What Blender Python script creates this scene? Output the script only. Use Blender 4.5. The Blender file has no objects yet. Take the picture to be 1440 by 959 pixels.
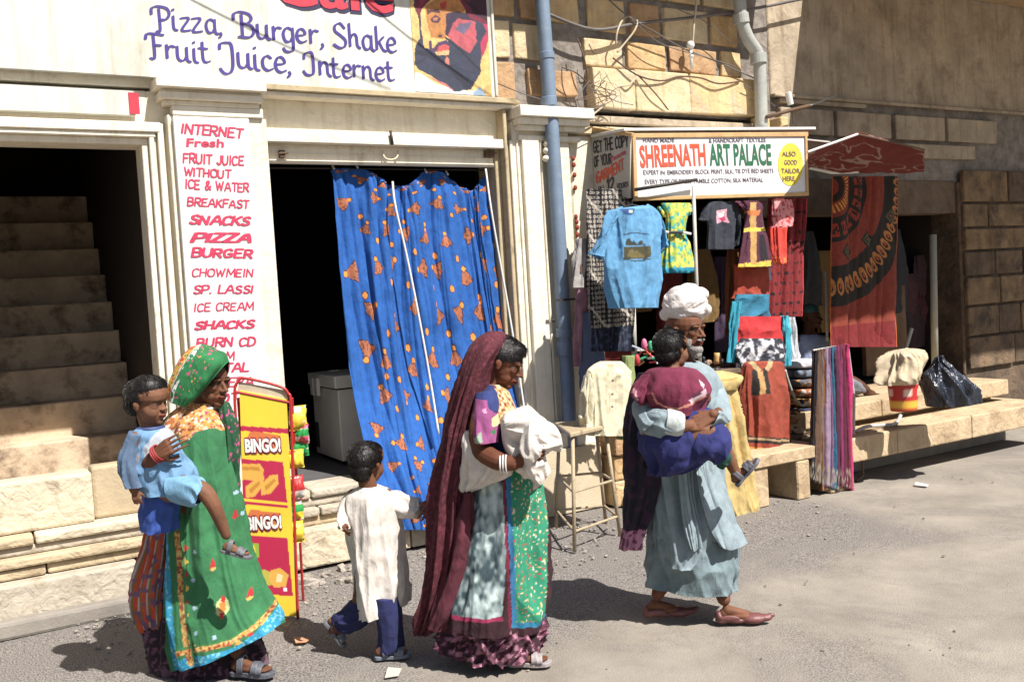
import bpy, bmesh, math, random
import numpy as np
from mathutils import Matrix, Vector
rnd = random.Random(7)
S = bpy.context.scene
COL = S.collection
PI = math.pi

# ------------------------------------------------------------------ camera
F = 1350.; TH = math.radians(30.6); PT = math.atan(65/F); RO = math.atan(.06); CH = 1.7; CD = 6.3
fw = np.array([math.sin(TH)*math.cos(PT), math.cos(TH)*math.cos(PT), -math.sin(PT)])
rt0 = np.array([math.cos(TH), -math.sin(TH), 0.]); up0 = np.cross(rt0, fw)
rt = rt0*math.cos(RO)-up0*math.sin(RO); up = up0*math.cos(RO)+rt0*math.sin(RO)
CAM = np.array([0, -CD, CH])
cam = bpy.data.cameras.new('camera'); camo = bpy.data.objects.new('camera', cam); COL.objects.link(camo)
cam.sensor_width = 36; cam.lens = 36*F/1440; cam.clip_end = 500; cam.clip_start = .05
m = Matrix.Identity(4)
for i in range(3):
    m[i][0] = rt[i]; m[i][1] = up[i]; m[i][2] = -fw[i]; m[i][3] = CAM[i]
camo.matrix_world = m
S.camera = camo
S.render.resolution_x = 1024; S.render.resolution_y = 681

# ------------------------------------------------------------------ light
SUN_EL, SUN_DX, SUN_DY = 53., -.30, 1.        # light travels towards (DX, DY) on the ground
w = bpy.data.worlds.new('World'); S.world = w; w.use_nodes = True
nt = w.node_tree; nt.nodes.clear()
sky = nt.nodes.new('ShaderNodeTexSky'); sky.sky_type = 'NISHITA'; sky.sun_disc = False
sky.sun_elevation = math.radians(SUN_EL); sky.sun_rotation = math.atan2(-SUN_DX, -SUN_DY)
sky.dust_density = 1.5
bg = nt.nodes.new('ShaderNodeBackground'); bg.inputs[1].default_value = .05
wo = nt.nodes.new('ShaderNodeOutputWorld')
nt.links.new(sky.outputs[0], bg.inputs[0]); nt.links.new(bg.outputs[0], wo.inputs[0])
sl = bpy.data.lights.new('sun', 'SUN'); sl.energy = 5.; sl.angle = math.radians(.5); sl.color = (1, .955, .89)
so = bpy.data.objects.new('sun', sl); COL.objects.link(so); so.location = (3, -8, 12)
hl = math.hypot(SUN_DX, SUN_DY); ce = math.cos(math.radians(SUN_EL))
so.rotation_euler = Vector((SUN_DX/hl*ce, SUN_DY/hl*ce, -math.sin(math.radians(SUN_EL)))).to_track_quat('-Z', 'Y').to_euler()
S.view_settings.view_transform = 'Standard'; S.view_settings.look = 'None'; S.view_settings.gamma = 1
S.view_settings.exposure = .92
S.view_settings.use_curve_mapping = False

# ------------------------------------------------------------------ frames: upright planes that stand in the place
def ray(px, py): return fw+rt*((px-720)/F)-up*((py-479.5)/F)
class Fr:
    """an upright plane through point o facing n; P() gives a point on it (w metres in front of it), uv() its flat coordinates"""
    def __init__(s, o, n):
        s.o = np.array(o, float); n = np.array(n, float); n[2] = 0; s.n = n/np.linalg.norm(n)
        s.r = np.array([-s.n[1], s.n[0], 0.]); s.z = np.array([0, 0, 1.])
    def P(s, px, py, w=0.):
        d = ray(px, py); return CAM+d*(((s.o+s.n*w-CAM)@s.n)/(d@s.n))
    def uv(s, p): p = np.atleast_2d(p); return np.stack([(p-s.o)@s.r, p[:, 2]], 1)
    def poly(s, pts, w=0.): return s.uv(np.array([s.P(q[0], q[1], q[2] if len(q) > 2 else w) for q in pts]))
def wallf(Y): return Fr((0, Y, 0), (0, -1, 0))
def ground(px, py, z=0.):
    d = ray(px, py); return CAM+d*((z-CAM[2])/d[2])
def figf(px, py): return Fr(ground(px, py), -fw)

# ------------------------------------------------------------------ colours, noise
def c(r, g, b):
    f = lambda v: (v/255/12.92) if v <= 10 else ((v/255+.055)/1.055)**2.4
    k = np.array((f(r), f(g), f(b))); l = k@np.array([.3, .6, .1]); return tuple((l+(k-l)*.92)*.74)
def vn(p, sc=1., seed=0):
    """value noise, p Nx3 -> N in -1..1"""
    q = np.asarray(p, float)*sc+seed*17.31; i = np.floor(q).astype(np.int64); f = q-i; f = f*f*(3-2*f)
    def h(a, b, d):
        n = (a*73856093) ^ (b*19349663) ^ (d*83492791); n = (n ^ (n >> 13))*1274126177 & 0x7fffffff
        return ((n ^ (n >> 16)) & 0xffff)/32767.5-1
    o = 0
    for dx in (0, 1):
        for dy in (0, 1):
            for dz in (0, 1):
                wgt = (f[:, 0] if dx else 1-f[:, 0])*(f[:, 1] if dy else 1-f[:, 1])*(f[:, 2] if dz else 1-f[:, 2])
                o = o+wgt*h(i[:, 0]+dx, i[:, 1]+dy, i[:, 2]+dz)
    return o
def inpoly(uv, poly):
    x, y = uv[:, 0], uv[:, 1]; r = np.zeros(len(x), bool); n = len(poly); j = n-1
    for i in range(n):
        xi, yi = poly[i]; xj, yj = poly[j]
        if yi != yj:
            r ^= ((yi > y) != (yj > y)) & (x < (xj-xi)*(y-yi)/(yj-yi)+xi)
        j = i
    return r
def near(uv, line, d):
    r = np.zeros(len(uv), bool)
    for a, b in zip(line[:-1], line[1:]):
        a = np.array(a); b = np.array(b); ab = b-a; t = np.clip(((uv-a)@ab)/(ab@ab+1e-12), 0, 1)
        r |= np.linalg.norm(uv-(a+t[:, None]*ab), axis=1) < d
    return r

# ------------------------------------------------------------------ materials
MC = {}
def M(name, col, rough=.85, var=.12, scale=6., bump=.15, bs=60., metal=0., dirt=None, dsc=3., dlo=.5, streak=0., wrk=0.):
    if name in MC: return MC[name]
    m = bpy.data.materials.new(name); m.use_nodes = True; MC[name] = m; nt = m.node_tree; N = nt.nodes; L = nt.links
    b = N['Principled BSDF']; b.inputs['Roughness'].default_value = rough; b.inputs['Metallic'].default_value = metal
    tc = N.new('ShaderNodeNewGeometry')
    n1 = N.new('ShaderNodeTexNoise'); n1.inputs['Scale'].default_value = scale; n1.inputs['Detail'].default_value = 8; n1.inputs['Roughness'].default_value = .65
    L.new(tc.outputs['Position'], n1.inputs['Vector'])
    r = N.new('ShaderNodeMapRange'); r.inputs[1].default_value = .3; r.inputs[2].default_value = .7; r.inputs[3].default_value = 1-var*1.6; r.inputs[4].default_value = 1+var
    L.new(n1.outputs[0], r.inputs[0])
    mx = N.new('ShaderNodeMix'); mx.data_type = 'RGBA'; mx.blend_type = 'MULTIPLY'; mx.inputs[0].default_value = 1
    if col is None:
        at = N.new('ShaderNodeAttribute'); at.attribute_name = 'Col'; L.new(at.outputs['Color'], mx.inputs[6])
    else: mx.inputs[6].default_value = (*col, 1)
    L.new(r.outputs[0], mx.inputs[7]); out = mx.outputs[2]
    if dirt:
        n2 = N.new('ShaderNodeTexNoise'); n2.inputs['Scale'].default_value = dsc; n2.inputs['Detail'].default_value = 10; n2.inputs['Roughness'].default_value = .7
        L.new(tc.outputs['Position'], n2.inputs['Vector'])
        r2 = N.new('ShaderNodeMapRange'); r2.inputs[1].default_value = dlo; r2.inputs[2].default_value = dlo+.2; L.new(n2.outputs[0], r2.inputs[0])
        m2 = N.new('ShaderNodeMix'); m2.data_type = 'RGBA'; L.new(r2.outputs[0], m2.inputs[0]); L.new(out, m2.inputs[6]); m2.inputs[7].default_value = (*dirt, 1); out = m2.outputs[2]
    if streak:
        mp = N.new('ShaderNodeMapping'); mp.inputs['Scale'].default_value = (9, 9, .8); L.new(tc.outputs['Position'], mp.inputs[0])
        n5 = N.new('ShaderNodeTexNoise'); n5.inputs['Scale'].default_value = 1.3; n5.inputs['Detail'].default_value = 9; n5.inputs['Roughness'].default_value = .75; L.new(mp.outputs[0], n5.inputs['Vector'])
        r5 = N.new('ShaderNodeMapRange'); r5.inputs[1].default_value = .50; r5.inputs[2].default_value = .72; r5.inputs[4].default_value = streak; L.new(n5.outputs[0], r5.inputs[0])
        m5 = N.new('ShaderNodeMix'); m5.data_type = 'RGBA'; m5.blend_type = 'MULTIPLY'; L.new(r5.outputs[0], m5.inputs[0]); L.new(out, m5.inputs[6]); m5.inputs[7].default_value = (.50, .40, .30, 1); out = m5.outputs[2]
    L.new(out, b.inputs['Base Color'])
    if bump:
        n3 = N.new('ShaderNodeTexNoise'); n3.inputs['Scale'].default_value = bs; n3.inputs['Detail'].default_value = 5; L.new(tc.outputs['Position'], n3.inputs['Vector'])
        bp = N.new('ShaderNodeBump'); bp.inputs['Strength'].default_value = bump; bp.inputs['Distance'].default_value = .01
        L.new(n3.outputs[0], bp.inputs['Height']); L.new(bp.outputs[0], b.inputs['Normal'])
        if wrk:
            m6 = N.new('ShaderNodeMapping'); m6.inputs['Scale'].default_value = (1, 1, .45) if wrk > 0 else (1, 1, 1); L.new(tc.outputs['Position'], m6.inputs[0])
            n6 = N.new('ShaderNodeTexNoise'); n6.inputs['Scale'].default_value = 24 if wrk > 0 else 9; n6.inputs['Detail'].default_value = 3; n6.inputs['Distortion'].default_value = 1.2; L.new(m6.outputs[0], n6.inputs['Vector'])
            b6 = N.new('ShaderNodeBump'); b6.inputs['Strength'].default_value = abs(wrk); b6.inputs['Distance'].default_value = .03; L.new(n6.outputs[0], b6.inputs['Height']); L.new(b6.outputs[0], bp.inputs['Normal'])
    return m
CLOTH = M('printed_cloth', None, .9, .14, 18, .25, 420, wrk=.26)
BOARD = M('painted_board', None, .5, .05, 5, .03, 40)
SKIN = M('skin', None, .68, .14, 24, .12, 220)
SKIN.node_tree.nodes['Principled BSDF'].inputs['Specular IOR Level'].default_value = .22
HAIRM = M('hair', c(26, 20, 18), .5, .15, 120, .15, 300)

# ------------------------------------------------------------------ objects
def props(o, label=None, cat=None, group=None, kind=None):
    if label: o['label'] = label
    if cat: o['category'] = cat
    if group: o['group'] = group
    if kind: o['kind'] = kind
    return o
def thing(name, label, cat, loc, group=None):
    o = bpy.data.objects.new(name, None); COL.objects.link(o); o.location = [float(v) for v in loc]; o.empty_display_size = .1
    o['_l'] = [float(v) for v in loc]
    return props(o, label, cat, group)
def worldloc(o):
    v = Vector((0, 0, 0))
    while o is not None: v = v+Vector(o.location); o = o.parent
    return v
def link(name, me, mat, parent=None, origin=None, bevel=0, bseg=1):
    if mat is not None and len(me.materials) == 0: me.materials.append(mat)
    o = bpy.data.objects.new(name, me); COL.objects.link(o)
    if parent is not None:
        o.parent = parent; off = worldloc(parent)
        me.transform(Matrix.Translation(-off))
    elif origin is not None:
        off = Vector([float(v) for v in origin]); me.transform(Matrix.Translation(-off)); o.location = off
    if bevel:
        b = o.modifiers.new('b', 'BEVEL'); b.width = bevel; b.segments = bseg; b.limit_method = 'ANGLE'; b.angle_limit = math.radians(40)
    return o
def mesh_np(V, Fc, smooth=True, col=None):
    me = bpy.data.meshes.new('m'); V = np.asarray(V, np.float32)
    me.from_pydata(V.tolist(), [], Fc if isinstance(Fc, list) else Fc.tolist())
    if smooth: me.polygons.foreach_set('use_smooth', np.ones(len(me.polygons), bool))
    if col is not None: setcol(me, col, V)
    me.update(); return me
def setcol(me, col, V):
    a = me.color_attributes.new('Col', 'FLOAT_COLOR', 'POINT'); n = len(me.vertices); k = np.ones((n, 4), np.float32)
    k[:, :3] = col(V) if callable(col) else np.asarray(col)
    a.data.foreach_set('color', k.ravel())
class MB:
    """collects simple closed shapes into one mesh"""
    def __init__(s): s.v = []; s.f = []
    def add(s, v, f):
        b = len(s.v); s.v += [tuple(float(q) for q in p) for p in v]; s.f += [[i+b for i in q] for q in f]; return s
    def box(s, x0, x1, y0, y1, z0, z1):
        v = [(x, y, z) for x in (x0, x1) for y in (y0, y1) for z in (z0, z1)]
        return s.add(v, [(0, 1, 3, 2), (4, 6, 7, 5), (0, 4, 5, 1), (2, 3, 7, 6), (0, 2, 6, 4), (1, 5, 7, 3)])
    def prism(s, pts, d):
        pts = [np.array(p, float) for p in pts]; d = np.array(d, float); n = len(pts)
        f = [list(range(n)), list(range(2*n-1, n-1, -1))]+[[i, i+n, (i+1) % n+n, (i+1) % n] for i in range(n)]
        return s.add(pts+[p+d for p in pts], [q[::-1] for q in f])
    def tube(s, pts, r, n=8, r2=None):
        pts = [np.array(p, float) for p in pts]; m = len(pts); v = []; f = []
        ref = None
        for i, p in enumerate(pts):
            t = pts[min(i+1, m-1)]-pts[max(i-1, 0)]; t = t/(np.linalg.norm(t)+1e-9)
            if ref is None: ref = np.array([0, 0, 1.]) if abs(t[2]) < .9 else np.array([1., 0, 0])
            a = ref-t*(ref@t); a /= np.linalg.norm(a)+1e-9; ref = a; b = np.cross(t, a)
            rr = r if r2 is None else r+(r2-r)*i/(m-1)
            v += [p+rr*(math.cos(2*PI*k/n)*a+math.sin(2*PI*k/n)*b) for k in range(n)]
        for i in range(m-1):
            for k in range(n): f.append([i*n+k, i*n+(k+1) % n, (i+1)*n+(k+1) % n, (i+1)*n+k])
        f.append(list(range(n))[::-1]); f.append([(m-1)*n+k for k in range(n)])
        return s.add(v, f)
    def ball(s, ce, r, n=8, rot=None):
        r = np.array(r if hasattr(r, '__len__') else (r, r, r), float); ce = np.array(ce, float); v = [np.array([0, 0, 1.])]; f = []
        for i in range(1, n):
            for k in range(2*n):
                a = PI*i/n; b = PI*k/n; v.append(np.array([math.sin(a)*math.cos(b), math.sin(a)*math.sin(b), math.cos(a)]))
        v.append(np.array([0, 0, -1.])); q = 2*n
        for k in range(q): f.append([0, 1+k, 1+(k+1) % q]); f.append([len(v)-1, 1+(n-2)*q+(k+1) % q, 1+(n-2)*q+k])
        for i in range(n-2):
            for k in range(q): f.append([1+i*q+k, 1+(i+1)*q+k, 1+(i+1)*q+(k+1) % q, 1+i*q+(k+1) % q])
        Rm = np.eye(3) if rot is None else np.array(rot)
        return s.add([ce+Rm@(p*r) for p in v], f)
    def build(s, name, mat, parent=None, origin=None, bevel=0, smooth=False, bseg=1, col=None):
        me = mesh_np(s.v, s.f, smooth, col); return link(name, me, mat, parent, origin, bevel, bseg)
def box(name, mat, parent, x0, x1, y0, y1, z0, z1, bevel=.004, **k):
    return MB().box(x0, x1, y0, y1, z0, z1).build(name, mat, parent, bevel=bevel, **k)
def sag(a, b, d, n=14):
    a = np.array(a, float); b = np.array(b, float)
    return [a+(b-a)*t-np.array([0, 0, 4*d*t*(1-t)]) for t in np.linspace(0, 1, n)]
def crv(pts, n=24):
    return list(crom([np.array(p, float) for p in pts], n))
def crom(K, n):
    """Catmull-Rom through the rows of K, n samples"""
    K = np.asarray(K, float); m = len(K); t = np.linspace(0, m-1, n); i = np.clip(np.floor(t).astype(int), 0, m-2); f = (t-i)
    f = f.reshape((-1,)+(1,)*(K.ndim-1))
    p0 = K[np.clip(i-1, 0, m-1)]; p1 = K[i]; p2 = K[i+1]; p3 = K[np.clip(i+2, 0, m-1)]
    if m == 2: return p1+(p2-p1)*f
    return .5*((2*p1)+(-p0+p2)*f+(2*p0-5*p1+4*p2-p3)*f*f+(-p0+3*p1-3*p2+p3)*f**3)

def foldf(th, t, folds, seed):
    r = random.Random(seed); o = 0
    for n, a in folds:
        ph = r.uniform(0, 40); dr = r.uniform(-1.6, 1.6); ts = r.uniform(1.2, 2.4); R_ = n/2.6
        q = np.stack([(np.cos(th+dr*t*.5)*R_).ravel()+ph, (np.sin(th+dr*t*.5)*R_).ravel(), (t*ts).ravel()], 1)
        v = vn(q, 1., seed+n).reshape(th.shape); o = o+a*1.5*(1-2.4*np.abs(v)**.8)
    return o
def loft(name, rows, parent, col, D=None, n=120, m=90, folds=(), crumple=.004, cs=14, e=2., mat=None, hem=True, top=True, seed=1, fl=None):
    """closed cloth tube. rows: (left point, right point, half depth, fold amount 0..1)"""
    D = np.array(D, float)
    K = np.array([np.concatenate([r[0], r[1], [r[2], r[3]]]) for r in rows]); Q = crom(K, m)
    L_, R_, B, A = Q[:, :3], Q[:, 3:6], np.maximum(Q[:, 6], .003), Q[:, 7]
    C_ = (L_+R_)/2; H_ = (R_-L_)/2
    th = np.linspace(0, 2*PI, n, endpoint=False); T = np.linspace(0, 1, m)
    cx = np.sign(np.cos(th))*np.abs(np.cos(th))**(2/e); sx = np.sign(np.sin(th))*np.abs(np.sin(th))**(2/e)
    V = C_[:, None, :]+H_[:, None, :]*cx[None, :, None]+D[None, None, :]*(B[:, None]*sx[None, :])[:, :, None]
    TH_, TT = np.meshgrid(th, T)
    nr = (H_/(np.linalg.norm(H_, axis=1)[:, None]+1e-9))[:, None, :]*np.cos(th)[None, :, None]+D[None, None, :]*np.sin(th)[None, :, None]
    ff = foldf(TH_, TT, folds, seed)*A[:, None]
    V = V+nr*ff[:, :, None]
    P = V.reshape(-1, 3)
    if crumple: P = P+nr.reshape(-1, 3)*((vn(P, cs, seed)+.5*vn(P, cs*2.3, seed+3))*crumple)[:, None]
    V = P.reshape(m, n, 3)
    G = [V]
    if hem:
        last = V[-1]; prev = V[-3]; cen = last.mean(0); inn = last+(cen-last)/(np.linalg.norm(cen-last, axis=1)[:, None]+1e-9)*.006
        G.append(inn[None]); G.append((inn+(prev-last)*2)[None])
    V = np.concatenate(G); mm = len(V); P = V.reshape(-1, 3)
    idx = np.arange(mm*n).reshape(mm, n); a = idx[:-1]; b = np.roll(idx, -1, 1)[:-1]; cc = np.roll(idx, -1, 1)[1:]; d = idx[1:]
    Fc = np.stack([a, d, cc, b], -1).reshape(-1, 4).tolist()
    if top: Fc.append(idx[0].tolist())
    U = np.tile(th/(2*PI), mm); TV = np.repeat(np.clip(np.linspace(0, (mm-1)/(m-1), mm), 0, 1), n)
    cl = col(U, TV, P) if callable(col) else np.tile(np.array(col), (len(P), 1))
    me = mesh_np(P, Fc, True); setcol(me, cl, P)
    return link(name, me, mat or CLOTH, parent)
def sheet(name, K, parent, col, nu=120, nv=120, thick=.004, folds=(), crumple=.004, cs=14, seed=1, mat=None, origin=None, label=None):
    """cloth sheet through a grid of control points K[row][col]; rows run down (v), columns across (u)"""
    K = np.array(K, float); A = crom(K, nv); A = np.swapaxes(crom(np.swapaxes(A, 0, 1), nu), 0, 1)
    du = np.gradient(A, axis=1); dv = np.gradient(A, axis=0); N = np.cross(du, dv); N /= np.linalg.norm(N, axis=2)[:, :, None]+1e-9
    U, Vv = np.meshgrid(np.linspace(0, 1, nu), np.linspace(0, 1, nv))
    f = foldf(U*2*PI, Vv, folds, seed) if folds else np.zeros_like(U)
    if crumple: f = f+((vn(A.reshape(-1, 3), cs, seed)+.5*vn(A.reshape(-1, 3), cs*2.3, seed+5))*crumple).reshape(nv, nu)
    A = A+N*f[:, :, None]
    du = np.gradient(A, axis=1); dv = np.gradient(A, axis=0); N = np.cross(du, dv); N /= np.linalg.norm(N, axis=2)[:, :, None]+1e-9
    B = A+N*thick
    P = np.concatenate([A.reshape(-1, 3), B.reshape(-1, 3)]); k = nu*nv; idx = np.arange(k).reshape(nv, nu)
    q = np.stack([idx[:-1, :-1], idx[1:, :-1], idx[1:, 1:], idx[:-1, 1:]], -1).reshape(-1, 4)
    Fc = np.concatenate([q, q[:, ::-1]+k]); ed = np.concatenate([idx[0], idx[1:, -1], idx[-1, -2::-1], idx[-2:0:-1, 0]]); e2 = np.roll(ed, -1)
    Fc = np.concatenate([Fc, np.stack([ed, e2, e2+k, ed+k], 1)])
    UU = np.tile(U.ravel(), 2); VV = np.tile(Vv.ravel(), 2)
    cl = col(UU, VV, P) if callable(col) else np.tile(np.array(col), (len(P), 1))
    me = mesh_np(P, Fc, True); setcol(me, cl, P)
    o = link(name, me, mat or CLOTH, parent, origin)
    return o
def pcol(base, fr, polys, w=0., noise=0., lines=()):
    """flat print: base colour plus coloured polygons (given on the plane of fr)"""
    pp = [(fr.poly(p, w), k) for p, k in polys]; ll = [(fr.poly(p, w), d, k) for p, d, k in lines]
    def f(*a):
        P = a[-1]; uv = fr.uv(P); o = base(*a) if callable(base) else np.tile(np.array(base, float), (len(P), 1))
        if noise: uv = uv+noise*np.stack([vn(P, 45, 3), vn(P, 45, 8)], 1)
        for p, k in pp: o[inpoly(uv, p)] = k
        for p, d, k in ll: o[near(uv, p, d)] = k
        return o
    return f
def panel(name, mat, parent, fr, quad, th=.02, col=None, nu=2, nv=2, w=0., bevel=0, origin=None):
    """a flat board whose front face is a grid (painted if col is given); quad = TL, TR, BR, BL"""
    q = [fr.P(x, y, w) for x, y in quad]; return slab(name, mat, parent, q, -fr.n*th, col, nu, nv, bevel, origin)
def slab(name, mat, parent, q, d, col=None, nu=2, nv=2, bevel=0, origin=None):
    q = [np.array(p, float) for p in q]; d = np.array(d, float)
    U, Vv = np.meshgrid(np.linspace(0, 1, nu), np.linspace(0, 1, nv)); U = U[..., None]; Vv = Vv[..., None]
    A = (q[0]*(1-U)+q[1]*U)*(1-Vv)+(q[3]*(1-U)+q[2]*U)*Vv
    P = A.reshape(-1, 3); k = len(P); idx = np.arange(k).reshape(nv, nu)
    Fc = np.stack([idx[:-1, :-1], idx[1:, :-1], idx[1:, 1:], idx[:-1, 1:]], -1).reshape(-1, 4).tolist()
    ed = np.concatenate([idx[0], idx[1:, -1], idx[-1, -2::-1], idx[-2:0:-1, 0]]).tolist(); ne = len(ed)
    P = np.concatenate([P, P[ed]+d]); 
    Fc += [[ed[i], ed[(i+1) % ne], k+(i+1) % ne, k+i] for i in range(ne)]; Fc.append([k+i for i in range(ne)])
    me = mesh_np(P, Fc, False)
    if col is not None:
        UU = np.concatenate([U.ravel(), U.ravel()[ed]]); VV = np.concatenate([Vv.ravel(), Vv.ravel()[ed]])
        cl = col(UU, VV, P) if callable(col) else col
        setcol(me, cl, P)
    return link(name, me, mat, parent, origin, bevel)
# lettering
TC = {}
def textmesh(s, bold=0., shear=0.):
    k = (s, bold, shear)
    if k not in TC:
        cu = bpy.data.curves.new('t', 'FONT'); cu.body = s; cu.size = 1; cu.offset = bold; cu.shear = shear; cu.resolution_u = 3; cu.fill_mode = 'FRONT'
        o = bpy.data.objects.new('t', cu); COL.objects.link(o); dg = bpy.context.evaluated_depsgraph_get(); me = bpy.data.meshes.new_from_object(o.evaluated_get(dg))
        V = np.zeros(len(me.vertices)*3); me.vertices.foreach_get('co', V); V = V.reshape(-1, 3)
        TC[k] = (V, [list(p.vertices) for p in me.polygons]); bpy.data.objects.remove(o); bpy.data.curves.remove(cu); bpy.data.meshes.remove(me)
    return TC[k]
CAPH = .729
def text(s, fr, parent, mat, x0, yb0, x1, yb1, cap, w=.003, bold=.01, shear=0., name='lettering'):
    """lettering between two baseline points, cap = height of capitals at the left end"""
    V, Fc = textmesh(s, bold, shear)
    a = fr.P(x0, yb0, w); b = fr.P(x1, yb1, w); h = np.linalg.norm(fr.P(x0, yb0-cap, w)-a)/CAPH
    mn, mxx = V[:, 0].min(), V[:, 0].max(); ex = b-a; upv = np.array([0, 0, 1.])
    P = a+ex*((V[:, 0:1]-mn)/(mxx-mn))+upv*V[:, 1:2]*h
    P = P+(ex/np.linalg.norm(ex))*vn(P, 3.2/h*.1, 3)[:, None]*h*.05+upv*vn(P, 3.2/h*.1, 9)[:, None]*h*.06
    return link(name, mesh_np(P, Fc, False), mat, parent)
def ink(name, col): return M(name, col, .6, .1, 20, 0)

# broad-nib strokes for the painted script on the hoarding
_st = [(.1, 1), (.1, .08)]
NIB = {'a': ([[(.62, .9), (.3, 1), (.06, .6), (.16, .1), (.45, .08), (.64, .4)], [(.66, 1), (.66, .15), (.86, 0)]], .95), 'u': ([[(.08, 1), (.08, .25), (.25, .02), (.5, .1), (.66, .4)], [(.68, 1), (.68, .15), (.88, 0)]], .97),
 'B': ([[(.38, 1.5), (.38, 0)], [(-.12, 1.1), (-.08, 1.5), (.3, 1.68), (.85, 1.58), (.98, 1.25), (.7, .95), (.42, .9)], [(.42, .92), (.95, .82), (1.1, .42), (.8, .02), (.15, 0)]], 1.3),
 'P': ([[(.38, 1.5), (.38, 0), (.15, -.08)], [(-.12, 1.1), (-.08, 1.5), (.3, 1.68), (.9, 1.58), (1.05, 1.2), (.8, .8), (.42, .75)]], 1.2), 'F': ([[(.38, 1.5), (.38, 0), (.12, -.08)], [(-.1, 1.2), (0, 1.55), (.4, 1.62), (1, 1.6)], [(.38, .85), (.8, .86)]], 1.1),
 'r': ([_st, [(.12, .6), (.32, .95), (.6, .92)]], .7), 'g': ([[(.62, .9), (.3, 1), (.06, .6), (.16, .1), (.45, .08), (.64, .4)], [(.66, 1), (.66, -.3), (.48, -.6), (.15, -.62), (0, -.42)]], .92),
 'e': ([[(.1, .48), (.6, .6), (.56, .92), (.28, 1), (.06, .6), (.12, .15), (.38, 0), (.66, .15)]], .82), ',': ([[(.12, .08), (.16, -.08), (.02, -.3)]], .6), 'S': ([[(.8, 1.35), (.5, 1.66), (.15, 1.45), (.15, 1.1), (.5, .85), (.82, .55), (.75, .15), (.4, 0), (0, .2)]], 1.05),
 'h': ([[(.1, 1.7), (.1, .08)], [(.12, .6), (.35, .98), (.6, .85), (.64, .2), (.84, 0)]], .95), 'n': ([_st, [(.12, .6), (.35, .98), (.6, .85), (.64, .2), (.84, 0)]], .95), 'k': ([[(.1, 1.7), (.1, .08)], [(.62, 1), (.16, .5)], [(.3, .6), (.55, .1), (.8, 0)]], .9),
 'J': ([[(-.1, 1.15), (-.05, 1.5), (.3, 1.62), (.62, 1.5), (.64, .2), (.45, -.35), (.1, -.45), (-.15, -.15)]], 1.0), 'I': ([[(0, 1.1), (.05, 1.45), (.35, 1.62), (.62, 1.5), (.64, .25), (.45, -.05), (.1, -.05), (-.1, .2)]], 1.0),
 'i': ([[(.1, 1), (.1, .15), (.32, 0)], [(.1, 1.42), (.14, 1.5)]], .48), 'c': ([[(.6, .85), (.35, 1), (.08, .7), (.1, .2), (.38, 0), (.66, .15)]], .8), 't': ([[(.2, 1.45), (.2, .2), (.42, 0), (.62, .1)], [(-.05, 1), (.5, 1)]], .78), 'z': ([[(.05, .92), (.6, .95), (.05, .05), (.65, .08)]], .85)}
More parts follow.
